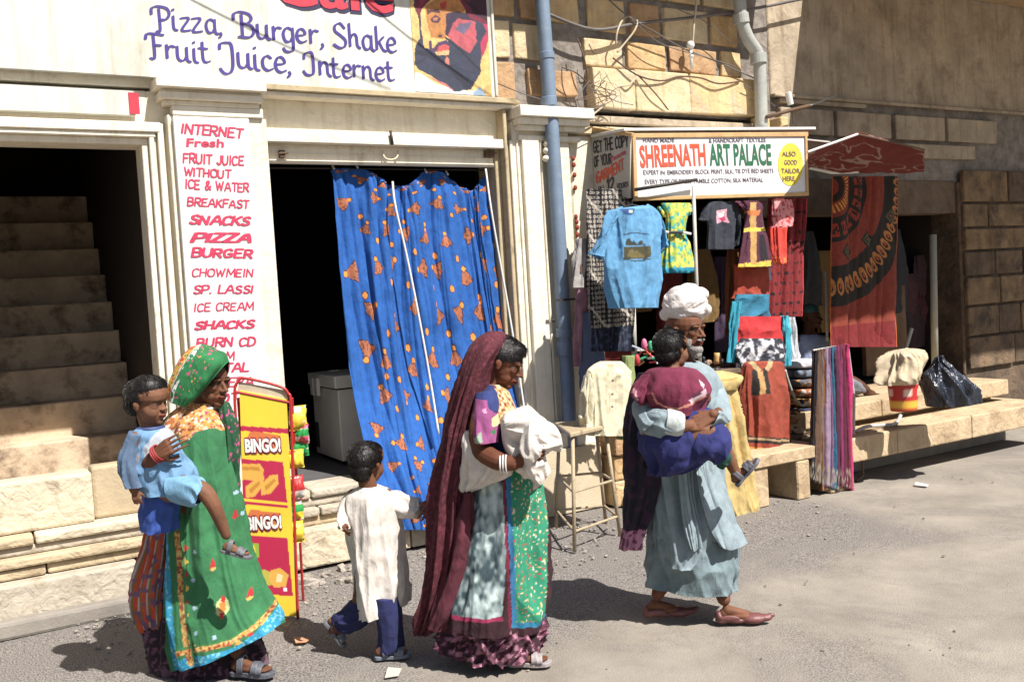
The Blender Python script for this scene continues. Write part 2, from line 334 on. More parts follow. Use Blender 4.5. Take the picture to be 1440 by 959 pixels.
_C = {'A': ([[(0, 0), (.35, 1), (.7, 0)], [(.14, .36), (.56, .36)]], .86), 'B': ([[(0, 0), (0, 1)], [(0, 1), (.4, .98), (.5, .76), (.38, .54), (0, .52)], [(0, .52), (.45, .5), (.56, .26), (.4, .02), (0, 0)]], .76), 'C': ([[(.55, .85), (.34, 1), (.06, .8), (.02, .35), (.2, .02), (.56, .14)]], .74),
 'D': ([[(0, 0), (0, 1)], [(0, 1), (.4, .92), (.58, .5), (.4, .06), (0, 0)]], .78), 'E': ([[(0, 0), (0, 1)], [(0, 1), (.5, 1)], [(0, .52), (.42, .52)], [(0, 0), (.52, 0)]], .7), 'F': ([[(0, 0), (0, 1)], [(0, 1), (.5, 1)], [(0, .52), (.42, .52)]], .66), 'G': ([[(.55, .85), (.34, 1), (.06, .8), (.02, .35), (.2, .02), (.56, .12), (.56, .45)], [(.34, .45), (.6, .45)]], .8),
 'H': ([[(0, 0), (0, 1)], [(.55, 0), (.55, 1)], [(0, .5), (.55, .5)]], .76), 'I': ([[(.05, 0), (.05, 1)]], .3), 'J': ([[(.45, 1), (.45, .25), (.25, 0), (.02, .2)]], .64), 'K': ([[(0, 0), (0, 1)], [(.52, 1), (.02, .45)], [(.16, .55), (.56, 0)]], .74), 'L': ([[(0, 1), (0, 0)], [(0, 0), (.48, 0)]], .64),
 'M': ([[(0, 0), (.06, 1)], [(.06, 1), (.38, .25)], [(.38, .25), (.7, 1)], [(.7, 1), (.76, 0)]], .96), 'N': ([[(0, 0), (0, 1)], [(0, 1), (.56, 0)], [(.56, 0), (.56, 1)]], .78), 'O': ([[(.32, 1), (.04, .8), (.04, .2), (.32, 0), (.6, .2), (.6, .8), (.32, 1)]], .82), 'P': ([[(0, 0), (0, 1)], [(0, 1), (.42, .98), (.54, .74), (.4, .48), (0, .46)]], .72),
 'R': ([[(0, 0), (0, 1)], [(0, 1), (.42, .98), (.52, .76), (.4, .53), (0, .5)], [(.22, .5), (.56, 0)]], .74), 'S': ([[(.5, .86), (.28, 1), (.04, .8), (.14, .58), (.42, .44), (.52, .2), (.28, 0), (0, .14)]], .7), 'T': ([[(0, 1), (.6, 1)], [(.3, 1), (.3, 0)]], .72), 'U': ([[(0, 1), (.02, .25), (.28, 0), (.54, .25), (.56, 1)]], .78),
 'V': ([[(0, 1), (.32, 0), (.64, 1)]], .8), 'W': ([[(0, 1), (.2, 0)], [(.2, 0), (.4, .8)], [(.4, .8), (.6, 0)], [(.6, 0), (.8, 1)]], 1.0), 'Y': ([[(0, 1), (.28, .5), (.56, 1)], [(.28, .5), (.28, 0)]], .72), 'Z': ([[(0, 1), (.52, 1)], [(.52, 1), (0, 0)], [(0, 0), (.55, 0)]], .72), 'X': ([[(0, 1), (.5, 0)], [(.5, 1), (0, 0)]], .7),
 '&': ([[(.6, 0), (.14, .7), (.28, 1), (.42, .78), (.04, .3), (.22, 0), (.6, .42)]], .8), '.': ([[(.04, .0), (.08, .04)]], .3), ' ': ([], .45), '1': ([[(.02, .8), (.2, 1), (.2, 0)]], .44), '2': ([[(.02, .75), (.25, 1), (.5, .75), (.02, 0)], [(.02, 0), (.55, 0)]], .7), ',': ([[(.1, .05), (.02, -.15)]], .3), '-': ([[(0, .45), (.35, .45)]], .5)}
CAPS = {k: ([[(x*1.62, y*1.62) for x, y in l] for l in v[0]], v[1]*1.62) for k, v in _C.items()}
def hull(pts):
    pts = sorted(set((round(a, 6), round(b, 6)) for a, b in pts)); cr_ = lambda o, a, b: (a[0]-o[0])*(b[1]-o[1])-(a[1]-o[1])*(b[0]-o[0])
    lo = []; hi = []
    for p in pts:
        while len(lo) > 1 and cr_(lo[-2], lo[-1], p) <= 0: lo.pop()
        lo.append(p)
    for p in reversed(pts):
        while len(hi) > 1 and cr_(hi[-2], hi[-1], p) <= 0: hi.pop()
        hi.append(p)
    return lo[:-1]+hi[:-1]
def nib(s, fr, parent, mat, x0, yb0, x1, yb1, cap, w=.003, font=None, pen=(.088, .05, .02, .035), shear=0., gap=0.):
    """painted script, one word"""
    a = fr.P(x0, yb0, w); ex = fr.P(x1, yb1, w)-a; h = np.linalg.norm(fr.P(x0, yb0-cap, w)-a)/1.62; G_ = font or NIB; tot = sum(G_[k][1] for k in s)-gap; jr = random.Random(s); sp_ = kx_ = 1; kx = np.linalg.norm(ex)/tot; ex = ex/np.linalg.norm(ex); cur = 0
    v = []; f = []
    for ch in s:
        st_, adv = G_[ch]; q = 0; jx, jy, js = jr.uniform(-.05, .05), jr.uniform(-.06, .06), jr.uniform(.95, 1.05)
        for line in st_:
            L_ = [tuple(p[:2]) for p in crom([(*p, 0) for p in line], max(2, 5*(len(line)-1)))] if len(line) > 2 else line
            for p0, p1 in zip(L_[:-1], L_[1:]):
                hp = hull([((p[0]+p[1]*shear)*js+jx+sx*pen[0]+sy*pen[2], p[1]*js+jy+sx*pen[1]-sy*pen[3]) for p in (p0, p1) for sx in (-1, 1) for sy in (-1, 1)]); b = len(v); q += 1
                v += [a+ex*((cur+p[0])*kx)+np.array([0, 0, p[1]*h])+fr.n*q*.00006 for p in hp]; f.append(list(range(b, b+len(hp))))
        cur += adv
    link('lettering', mesh_np(v, f, False), mat, parent)
# ------------------------------------------------------------------ bodies: many overlapping swellings fused into one skin
def blob(name, mb, vox, mat, parent, col, sm=3, noise=0., ns=30, origin=None, ridge=False):
    me = mesh_np(mb.v, mb.f, False); o = bpy.data.objects.new('t', me); COL.objects.link(o)
    r = o.modifiers.new('r', 'REMESH'); r.mode = 'VOXEL'; r.voxel_size = vox
    if sm: s = o.modifiers.new('s', 'SMOOTH'); s.factor = .5; s.iterations = sm
    dg = bpy.context.evaluated_depsgraph_get(); n = bpy.data.meshes.new_from_object(o.evaluated_get(dg)); bpy.data.objects.remove(o)
    V = np.zeros(len(n.vertices)*3, np.float32); n.vertices.foreach_get('co', V); V = V.reshape(-1, 3)
    if noise:
        N = np.zeros(len(V)*3, np.float32); n.vertex_normals.foreach_get('vector', N)
        q_ = V+.03*np.stack([vn(V, ns*.5, 11), vn(V, ns*.5, 12), vn(V, ns*.5, 13)], 1); k_ = (1-2.2*np.abs(vn(q_, ns, 2))+.5*(1-2.2*np.abs(vn(q_, ns*2.1, 4)))) if ridge else (vn(V, ns, 2)+.6*vn(V, ns*2.2, 4)); V = V+N.reshape(-1, 3)*(k_*noise)[:, None]; n.vertices.foreach_set('co', V.astype(np.float32).ravel())
    n.polygons.foreach_set('use_smooth', np.ones(len(n.polygons), bool)); n.materials.clear(); setcol(n, col, V); n.update()
    return link(name, n, mat, parent, origin)
def cone(mb, a, b, ra, rb, n=14):
    a = np.array(a, float); b = np.array(b, float); mb.tube([a, b], ra, n, r2=rb); mb.ball(a, ra, 7); mb.ball(b, rb, 7)
def limb(mb, pts, rad):
    pts = crv(pts, len(pts)*4); rr = np.interp(np.linspace(0, 1, len(pts)), np.linspace(0, 1, len(rad)), rad)
    for i in range(len(pts)-1): mb.tube([pts[i], pts[i+1]], rr[i], 12, r2=rr[i+1])
    for i in range(len(pts)): mb.ball(pts[i], rr[i], 6)
def basis(f, u):
    f = np.array(f, float); f /= np.linalg.norm(f); u = np.array(u, float); u = u-f*(u@f); u /= np.linalg.norm(u); s = np.cross(u, f)
    return np.stack([f, s, u], 1)                 # columns: forward, left, up
class Head:
    def __init__(s, ce, f, u, h, skin, old=0): s.R = basis(f, u); s.h = h; s.o = np.array(ce, float)-s.R@np.array([0, 0, .5])*h; s.skin = np.array(skin)
    def p(s, x, y, z): return s.o+s.R@np.array([x, y, z])*s.h
    def e(s, mb, x, y, z, a, b, cc, n=10): mb.ball(s.p(x, y, z), np.array([a, b, cc])*s.h, n, s.R)
    def add(s, mb, baby=0):
        h = s.h; e = lambda *a: s.e(mb, *a)
        e(-.05, 0, .62, .43, .34, .37); e(.10, 0, .40, .28, .27, .30); e(.10, 0, .26, .24, .22, .22); e(.26, 0, .09, .10, .10, .08)
        cone(mb, s.p(.36, 0, .50 if baby else .52), s.p(.42 if baby else .45, 0, .38), .03*h, .04*h if baby else .048*h); e(.43 if baby else .46, 0, .365, .055, .05, .04)
        for k in (-1, 1):
            e(.41, .052*k, .35, .045, .035, .03); e(.34, .12*k, .58, .075, .11, .038); e(.325, .135*k, .535, .06, .075, .028); e(.32, .135*k, .462, .055, .07, .02); e(.27, .16*k, .43, .09, .09, .09)
            e(.16, .16*k, .25, .14, .09, .12); e(-.02, .335*k, .46, .065, .025, .11); e(-.05, .35*k, .49, .05, .03, .07); e(-.01, .34*k, .39, .03, .02, .035)
            if baby: e(.20, .15*k, .31, .16, .14, .16)
        if baby: e(.06, 0, .68, .42, .36, .32); e(.12, 0, .24, .26, .24, .22)
        e(.385, 0, .235, .06, .10, .026); e(.37, 0, .19, .06, .085, .028); e(.30, 0, .22, .1, .12, .09)
        return s
    def neck(s, mb, base, r=.21): cone(mb, s.p(-.10, 0, .28), base, r*s.h, r*1.1*s.h)
    def extras(s, parent, brow=True):
        h = s.h
        for k in (-1, 1):
            mb = MB(); ce = s.p(.318, .135*k, .50); mb.ball(ce, .055*h, 8)
            fwv = s.R[:, 0]+s.R[:, 1]*.1*k; fwv = fwv/np.linalg.norm(fwv)
            o = mb.build('eye', BOARD, parent, smooth=True, col=lambda V, ce=ce, fwv=fwv: np.where((((V-ce)@fwv/(.055*h)) > .55)[:, None], c(22, 12, 8), c(150, 134, 120)))
            if brow:
                b = MB(); b.tube([s.p(.375, .05*k, .60), s.p(.39, .12*k, .625), s.p(.33, .22*k, .60)], .022*h, 6, r2=.012*h); b.build('eyebrow', HAIRM, parent, smooth=True)
    def col(s, extra=None):
        sk = s.skin
        def f(V):
            q = (V-s.o)@s.R/s.h; n = vn(V, 22, 5); o = sk[None]*(1+.14*n[:, None])
            hd = (q[:, 2] > -.1) & (q[:, 2] < 1.1) & (np.abs(q[:, 0]) < .7) & (np.abs(q[:, 1]) < .5)
            lip = hd & (q[:, 0] > .33) & (np.abs(q[:, 1]) < .10) & (q[:, 2] > .165) & (q[:, 2] < .262); o[lip] = o[lip]*np.array([.95, .55, .6])
            mo = lip & (np.abs(q[:, 2]-.213) < .010); o[mo] *= .3
            ey = hd & (q[:, 0] > .2) & (np.abs(np.abs(q[:, 1])-.135) < .10) & (np.abs(q[:, 2]-.50) < .055); o[ey] *= .45
            ns = hd & (q[:, 0] > .40) & (np.abs(np.abs(q[:, 1])-.035) < .016) & (q[:, 2] < .342) & (q[:, 2] > .30); o[ns] *= .2
            if extra: extra(q, o, hd)
            return o
        return f
def hair(name, hd, parent, shapes, noise=.0035, strands=900, tip=.02, seed=3, mat=None, vox=.0045):
    mb = MB()
    for a in shapes: hd.e(mb, *a)
    o = blob(name, mb, vox, mat or HAIRM, parent, c(24, 18, 16), 2, noise, 38)
    me = o.data; n = len(me.vertices); r = random.Random(seed); off = np.array(worldloc(parent)); v = []; f = []
    cen = hd.p(-.05, 0, .6)
    for i in range(strands):
        k = r.randrange(n); co = np.array(me.vertices[k].co)+off; nn = np.array(me.vertices[k].normal)
        dn = hd.R@np.array([r.uniform(-.5, .7), r.uniform(-.5, .5), -1.]); dn = dn-nn*(dn@nn); dn = dn/(np.linalg.norm(dn)+1e-6)
        l = tip*r.uniform(.5, 1.3); s = np.cross(nn, dn)*.0008; a = co+nn*.001
        b = len(v); v += [a-s, a+s, a+dn*l*.6+nn*.003, a+dn*l+nn*.0015]; f += [[b, b+1, b+2], [b+1, b+3, b+2]]
    if strands: link('hair_strands', mesh_np(v, f, False), HAIRM, o)
    return o
def hand(mb, wr, d, nrm, L, curl=.5, flip=1, spread=.12, thumb=.9):
    """palm and five fingers; d = towards the fingertips, nrm = back of the hand, thumb on the flip side"""
    R = basis(d, nrm); wr = np.array(wr, float)
    def p(x, y, z): return wr+R@np.array([x, y*flip, z])*L
    for y in (-.16, -.055, .055, .15): cone(mb, p(.06, y*.6, 0), p(.46, y, 0), .075*L, .062*L, 8)
    cone(mb, p(.08, .10, -.02), p(.28, .17, -.03), .08*L, .07*L, 8)
    for k, (y, ln) in enumerate(((.17, .40), (.058, .46), (-.055, .43), (-.165, .33))):
        a = p(.47, y, 0); ang = 0; dirv = spread*(y/.15)*.6
        cur = np.array([.47, y, 0.]); r = .044
        for j, fr_ in enumerate((.45, .32, .25)):
            ang += curl*(.7+.12*k) if j else curl*.6
            nx = cur+np.array([math.cos(ang)*ln*fr_, dirv*ln*fr_, -math.sin(ang)*ln*fr_])
            cone(mb, p(*cur), p(*nx), r*L, (r-.006)*L, 8); cur = nx; r -= .006
    a = np.array([.14, .15, -.03]); b = a+np.array([.17, .13*thumb, -.07]); d2 = b+np.array([.16, .02, -.06-.05*curl])
    cone(mb, p(*a), p(*b), .068*L, .058*L, 8); cone(mb, p(*b), p(*d2), .056*L, .044*L, 8)
def foot(mb, heel, d, u, L, side=1):
    """bare foot: heel point on the sole line, d towards the toes"""
    R = basis(d, u); heel = np.array(heel, float)
    def p(x, y, z): return heel+R@np.array([x, y*side, z])*L
    mb.ball(p(.13, 0, .12), np.array([.14, .115, .13])*L, 8, R); cone(mb, p(.2, 0, .2), p(.62, .0, .11), .13*L, .085*L, 10)
    cone(mb, p(.2, .02, .09), p(.68, .07, .07), .10*L, .08*L, 10); cone(mb, p(.2, -.03, .08), p(.66, -.08, .055), .09*L, .06*L, 10)
    for k, (y, x, r) in enumerate(((.11, .93, .055), (.045, .95, .042), (-.015, .92, .038), (-.07, .88, .036), (-.12, .82, .034))):
        cone(mb, p(.68, y*.8, .06), p(x, y, .045), r*1.05*L, r*L, 8)
    return p
def sandal(parent, heel, d, u, L, col, side=1, strap=True, name='sandal'):
    R = basis(d, u); heel = np.array(heel, float)
    def p(x, y, z): return heel+R@np.array([x, y*side, z])*L
    out = [(-.03, 0), (.0, .10), (.12, .15), (.35, .13), (.6, .18), (.8, .21), (.95, .16), (1.03, .06), (1.0, -.07), (.88, -.17), (.6, -.18), (.35, -.12), (.12, -.14), (0, -.10)]
    out = [tuple(q) for q in crom([(*q, 0) for q in out+[out[0]]], 40)[:-1, :2]]
    mb = MB(); mb.prism([p(x, y, .0) for x, y in out], -R[:, 2]*.10*L); 
    o = mb.build(name, M('sandal_'+str(len(MC)), col, .6, .2, 30, .2), parent, bevel=.002, smooth=False)
    if strap:
        for xx, hh, ww in ((.62, .20, .17), (.74, .16, .19), (.28, .36, .16)):
            pts = [p(xx, ww*math.cos(t), .0+hh*math.sin(t)) for t in np.linspace(0, PI, 9)]
            s = MB()
            for dx in np.linspace(-.05, .05, 4): s.tube([q+R[:, 0]*dx*L for q in pts], .03*L, 6)
            s.build('strap', M('strap_'+str(len(MC)), col, .5, .15, 30, .1), o, smooth=True)
    return o
# ================================================================== SETTING: street
def mk_ground():
    m = M('street_dirt', c(158, 148, 135), .95, .18, 1.7, .6, 120, dirt=c(158, 144, 128), dsc=1.1, dlo=.56); nt = m.node_tree; N = nt.nodes; L = nt.links
    b = N['Principled BSDF']; src = b.inputs['Base Color'].links[0].from_socket
    g = N.new('ShaderNodeNewGeometry'); sp = N.new('ShaderNodeSeparateXYZ'); L.new(g.outputs['Position'], sp.inputs[0])
    n = N.new('ShaderNodeTexNoise'); n.inputs['Scale'].default_value = 1.6; n.inputs['Detail'].default_value = 9; n.inputs['Roughness'].default_value = .7; L.new(g.outputs['Position'], n.inputs['Vector'])
    def math_(op, a, b_):
        k = N.new('ShaderNodeMath'); k.operation = op
        for i, q in enumerate((a, b_)):
            if isinstance(q, (int, float)): k.inputs[i].default_value = q
            else: L.new(q, k.inputs[i])
        return k.outputs[0]
    # dark grit strip along the shops: y from -.3 to about -2, fading to the right of x = 5.3
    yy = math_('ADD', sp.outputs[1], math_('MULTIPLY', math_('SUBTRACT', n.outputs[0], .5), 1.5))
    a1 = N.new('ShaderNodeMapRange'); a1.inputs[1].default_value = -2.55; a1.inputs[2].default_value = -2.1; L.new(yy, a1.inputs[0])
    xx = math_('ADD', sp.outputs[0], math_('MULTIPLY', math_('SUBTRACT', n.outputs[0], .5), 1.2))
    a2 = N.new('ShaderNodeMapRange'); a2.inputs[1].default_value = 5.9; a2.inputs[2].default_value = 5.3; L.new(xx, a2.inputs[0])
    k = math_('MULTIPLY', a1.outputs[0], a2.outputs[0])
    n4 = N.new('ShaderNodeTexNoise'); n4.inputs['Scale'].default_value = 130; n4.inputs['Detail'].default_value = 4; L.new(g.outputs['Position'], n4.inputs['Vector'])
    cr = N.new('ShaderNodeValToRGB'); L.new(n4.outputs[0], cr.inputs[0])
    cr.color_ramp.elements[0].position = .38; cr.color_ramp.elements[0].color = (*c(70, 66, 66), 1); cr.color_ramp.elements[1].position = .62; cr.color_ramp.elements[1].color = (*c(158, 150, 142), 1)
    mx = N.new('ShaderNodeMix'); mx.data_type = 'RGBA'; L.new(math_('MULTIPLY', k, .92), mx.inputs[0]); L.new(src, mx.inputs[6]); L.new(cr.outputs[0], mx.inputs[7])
    # worn asphalt patches showing through the sand, and hairline cracks
    n7 = N.new('ShaderNodeTexNoise'); n7.inputs['Scale'].default_value = .75; n7.inputs['Detail'].default_value = 11; n7.inputs['Roughness'].default_value = .72; n7.inputs['Distortion'].default_value = .6; L.new(g.outputs['Position'], n7.inputs['Vector'])
    r7 = N.new('ShaderNodeMapRange'); r7.inputs[1].default_value = .50; r7.inputs[2].default_value = .60; r7.inputs[4].default_value = .60; L.new(n7.outputs[0], r7.inputs[0])
    m7 = N.new('ShaderNodeMix'); m7.data_type = 'RGBA'; L.new(r7.outputs[0], m7.inputs[0]); L.new(mx.outputs[2], m7.inputs[6]); L.new(cr.outputs[0], m7.inputs[7]); mx = m7
    v8 = N.new('ShaderNodeTexVoronoi'); v8.feature = 'DISTANCE_TO_EDGE'; v8.inputs['Scale'].default_value = .9
    w8 = N.new('ShaderNodeMix'); w8.data_type = 'VECTOR'; w8.inputs[0].default_value = .12; L.new(g.outputs['Position'], w8.inputs[4]); L.new(n7.outputs[1] if len(n7.outputs) > 1 else n7.outputs[0], w8.inputs[5]); L.new(w8.outputs[1], v8.inputs['Vector'])
    r8 = N.new('ShaderNodeMapRange'); r8.inputs[1].default_value = .0; r8.inputs[2].default_value = .012; r8.inputs[3].default_value = .45; r8.inputs[4].default_value = 1; L.new(v8.outputs[0], r8.inputs[0])
    m8 = N.new('ShaderNodeMix'); m8.data_type = 'RGBA'; m8.blend_type = 'MULTIPLY'; m8.inputs[0].default_value = .10; L.new(mx.outputs[2], m8.inputs[6]); L.new(r8.outputs[0], m8.inputs[7]); mx = m8
    # fine speckle everywhere
    v = N.new('ShaderNodeTexVoronoi'); v.inputs['Scale'].default_value = 170; L.new(g.outputs['Position'], v.inputs['Vector'])
    r = N.new('ShaderNodeMapRange'); r.inputs[1].default_value = .0; r.inputs[2].default_value = .5; r.inputs[3].default_value = .80; r.inputs[4].default_value = 1.05; L.new(v.outputs[0], r.inputs[0])
    m3 = N.new('ShaderNodeMix'); m3.data_type = 'RGBA'; m3.blend_type = 'MULTIPLY'; m3.inputs[0].default_value = .8; L.new(mx.outputs[2], m3.inputs[6]); L.new(r.outputs[0], m3.inputs[7])
    L.new(m3.outputs[2], b.inputs['Base Color'])
    # sheet: fine near the camera, reaching far
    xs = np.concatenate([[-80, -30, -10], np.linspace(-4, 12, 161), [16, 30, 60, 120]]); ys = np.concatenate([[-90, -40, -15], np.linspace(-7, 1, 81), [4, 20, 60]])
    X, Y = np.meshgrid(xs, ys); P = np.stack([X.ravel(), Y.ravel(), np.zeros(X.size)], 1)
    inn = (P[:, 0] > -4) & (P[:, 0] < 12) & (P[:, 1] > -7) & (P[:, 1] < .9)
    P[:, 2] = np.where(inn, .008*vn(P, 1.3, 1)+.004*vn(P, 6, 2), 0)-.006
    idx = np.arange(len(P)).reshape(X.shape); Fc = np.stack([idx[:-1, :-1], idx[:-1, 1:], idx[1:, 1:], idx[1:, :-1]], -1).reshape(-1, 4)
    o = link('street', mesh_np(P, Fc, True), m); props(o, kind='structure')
mk_ground()
# rubble and pebbles along the steps
def pebbles():
    r = random.Random(5); mb = MB()
    for i in range(900):
        x = r.uniform(.5, 5.6); y = -.40-abs(r.gauss(0, .55)); s = r.choice((.005, .007, .009, .012)) if i > 25 else r.uniform(.02, .045)
        if i <= 25: x = r.uniform(1.5, 2.3); y = r.uniform(-.75, -.42)
        b = len(mb.v); mb.ball((x, y, s*.3), (s*r.uniform(.8, 1.5), s, s*r.uniform(.5, .8)), 3)
        for k in range(b, len(mb.v)): q = mb.v[k]; mb.v[k] = (q[0]+r.uniform(-.2, .2)*s, q[1]+r.uniform(-.2, .2)*s, q[2]+r.uniform(-.1, .1)*s)
    o = mb.build('gravel', M('gravel', c(170, 160, 148), .95, .35, 30, .2)); props(o, 'loose grey gravel and rubble scattered along the stone steps', kind='stuff')
pebbles()
sc = Fr(ground(470, 870), -fw)
def pebbles2():
    r = random.Random(15); mb = MB()
    for i in range(160):
        x = r.uniform(-.5, 8.5); y = r.uniform(-5.2, -1.2); s = r.choice((.003, .004, .005, .006, .009))
        b = len(mb.v); mb.ball((x, y, s*.2), (s*r.uniform(.8, 1.6), s, s*r.uniform(.5, .8)), 3)
        for k in range(b, len(mb.v)): q = mb.v[k]; mb.v[k] = (q[0]+r.uniform(-.2, .2)*s, q[1]+r.uniform(-.2, .2)*s, q[2])
    o = mb.build('grit', M('grit', c(160, 148, 132), .95, .4, 60, .2)); props(o, 'scattered grit and tiny stones on the open street', kind='stuff')
pebbles2()
def scrap(pts, col, lab, name='paper_scrap', cat='litter'):
    P = [ground(x, y, .006) for x, y in pts]; P[0] = P[0]+np.array([0, 0, .012])
    o = MB().prism(P, (0, 0, .003)).build(name, M('scrap'+str(len(MC)), col, .8, .05), origin=P[1]); props(o, lab, cat)
scrap([(546, 942), (565, 940), (560, 950), (541, 953)], c(205, 196, 180), 'pale paper scrap lying on the ground in front of the boy', )
scrap([(413, 899), (424, 896), (436, 899), (430, 903), (416, 904)], c(205, 150, 110), 'small orange and grey wrapper lying flat beside the snack rack', 'wrapper')
scrap([(1288, 680), (1306, 682), (1303, 684), (1287, 682)], c(235, 235, 240), 'thin white scrap lying at the right end of the street')

# ================================================================== cafe building (left)
CREAM = c(246, 236, 212)
MW = M('cream_plaster', CREAM, .9, .07, 3.5, .35, 45, dirt=c(188, 172, 146), dsc=2.6, dlo=.56, streak=.45, wrk=-.3)
MW2 = M('cream_paint_moulding', c(250, 240, 218), .8, .06, 6, .2, 60, dirt=c(170, 152, 126), dsc=5, dlo=.60, streak=.45, wrk=-.25)
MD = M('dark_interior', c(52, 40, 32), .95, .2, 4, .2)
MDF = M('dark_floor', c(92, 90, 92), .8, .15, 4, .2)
cafe = thing('cafe_building', 'cream plastered cafe front with pilasters beside the shuttered doorway', 'building', (1.9, 0, 0))
def W(n, *a, mat=None, bevel=.005): return box(n, mat or MW, cafe, *a, bevel=bevel)
# walls around the stair opening and the shop door
W('wall', -3, .02, .02, .35, .5, 3.1); W('wall', 1.20, 1.36, .02, .32, .5, 3.1); W('wall', .02, 1.20, .02, .35, 2.80, 3.1)
W('wall', 3.76, 4.58, .02, .35, 0, 3.12); W('wall', -3, 3.70, .02, .35, 3.12, 4.9)
# left pilaster
W('pilaster', 1.295, 1.925, -.06, .30, .5, 2.94); W('pilaster_neck', 1.33, 1.90, -.085, .0, 2.94, 3.0, mat=MW2)
for k, (z0, z1, o_) in enumerate(((3.0, 3.03, .03), (3.03, 3.075, .075), (3.075, 3.09, .06), (3.09, 3.15, .12))):
    W('capital_moulding', 1.30-o_*.6, 1.87+o_*.3, -.06-o_, .05, z0, z1, mat=MW2)
W('pilaster_neck', 1.298, 1.315, -.075, 0, .5, 2.94, mat=MW2)
# stair door frame, three mouldings
for x0, x1, d in ((1.145, 1.185, .02), (1.185, 1.215, .055), (1.215, 1.235, .03), (1.235, 1.27, .07)):
    W('door_frame_moulding', x0, x1, -d, .2, .5, 2.76+(x1-1.145), mat=MW2)
for z0, z1, d in ((2.76, 2.80, .02), (2.80, 2.83, .055), (2.83, 2.89, .07)):
    W('door_frame_moulding', -.02, 1.145+(z0-2.72), -d-.003, .2, z0, z1, mat=MW2)
W('door_frame_moulding', .0, .06, -.05, .2, .5, 2.757, mat=MW2)
# stair hall inside
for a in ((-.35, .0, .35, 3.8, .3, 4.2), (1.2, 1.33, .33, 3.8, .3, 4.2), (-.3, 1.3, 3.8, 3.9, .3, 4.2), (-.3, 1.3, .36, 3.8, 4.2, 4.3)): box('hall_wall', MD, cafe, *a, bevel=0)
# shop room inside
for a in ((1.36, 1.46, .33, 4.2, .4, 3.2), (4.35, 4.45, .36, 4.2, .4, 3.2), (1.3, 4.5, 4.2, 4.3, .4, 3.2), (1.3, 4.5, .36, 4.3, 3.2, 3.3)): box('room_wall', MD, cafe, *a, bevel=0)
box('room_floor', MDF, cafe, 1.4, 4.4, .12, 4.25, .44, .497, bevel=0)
# head of the doorway: frame, recessed panel, beam, roller shutter bar
TAN = M('tan_frame', c(196, 176, 138), .8, .12, 8, .2, dirt=c(120, 96, 66), dsc=7, dlo=.55)
W('door_head_frame', 1.86, 3.86, -.10, .05, 3.125, 3.165, mat=TAN); W('door_head_frame', 1.86, 3.84, -.075, .05, 3.095, 3.124, mat=MW2)
W('door_head_panel', 1.93, 3.76, .06, .3, 2.86, 3.12, mat=MW); W('door_head_beam', 1.93, 3.74, -.035, .3, 2.80, 2.868, mat=MW2)
W('door_side_frame', 3.69, 3.735, .03, .30, .5, 2.80, mat=TAN); W('door_side_frame', 3.735, 3.765, -.05, .30, .5, 3.094, mat=TAN)
W('door_side_frame', 1.925, 1.95, .03, .30, .5, 2.8, mat=MW2)
sh = box('roller_shutter', MW2, cafe, 1.955, 3.685, .045, .09, 2.672, 2.80, bevel=.004)
wf = wallf(.04)
h_ = MB(); h_.tube(crv([wf.P(538, 213, .01), wf.P(541, 222, .035), wf.P(549, 225, .04), wf.P(558, 222, .035), wf.P(560, 213, .01)], 12), .006); h_.build('handle', M('handle_paint', c(225, 210, 175), .6), sh, smooth=True)
for px in (396, 684, 690): 
    k = MB(); a = wf.P(px, 216, .01); k.box(a[0]-.018, a[0]+.018, a[1]-.02, a[1]+.03, a[2]-.03, a[2]+.02); k.tube([a+np.array([-.03, -.025, -.005]), a+np.array([.04, -.025, 0])], .006); k.build('bolt', M('rust', c(104, 74, 48), .7, .3), sh, bevel=.002)
for z in (2.69, 2.735, 2.78): box('shutter_rib', MW2, sh, 1.957, 3.683, .036, .046, z-.004, z+.004, bevel=.002)
# peg on beam
k = MB(); k.tube([wf.P(549, 184, .09), wf.P(552, 204, .09)], .011); k.build('peg', M('dark_iron', c(50, 44, 42), .6), cafe, smooth=True)
# right pilaster of the door, with mouldings, base and capital
W('pilaster', 3.80, 4.32, -.05, .3, .62, 3.0); 
for x0, x1, d in ((3.775, 3.80, .06), (3.83, 3.845, .065), (3.87, 4.02, .085), (4.035, 4.055, .075), (4.10, 4.115, .065)): W('pilaster_moulding', x0, x1, -d, .1, .64, 2.86, mat=MW2)
for z0, z1, o_ in ((2.86, 2.9, .03), (2.93, 2.97, .07), (2.97, 3.02, .11), (3.02, 3.1, .15)): W('capital_moulding', 3.86-o_*.4, 4.4+o_*.5, -.05-o_, .05, z0, z1, mat=MW2)
for z0, z1, o_ in ((.5, .62, .11), (.62, .66, .09), (.66, .70, .06)): W('pilaster_base', 3.79-.2*o_, 4.32+o_*.3, -.05-o_, .1, z0, z1, mat=MW2)
W('pilaster_base', 3.80, 4.36, -.20, .1, 0, .5, mat=M('pale_stone', c(214, 196, 164), .9, .1, 5, .3))
# capital ornament balls
for i, z in enumerate((2.72, 2.78, 2.83)):
    MB().ball((4.08, -.11, z), (.05-.01*i, .035, .03), 8).build('capital_ornament', MW2, cafe, smooth=True)
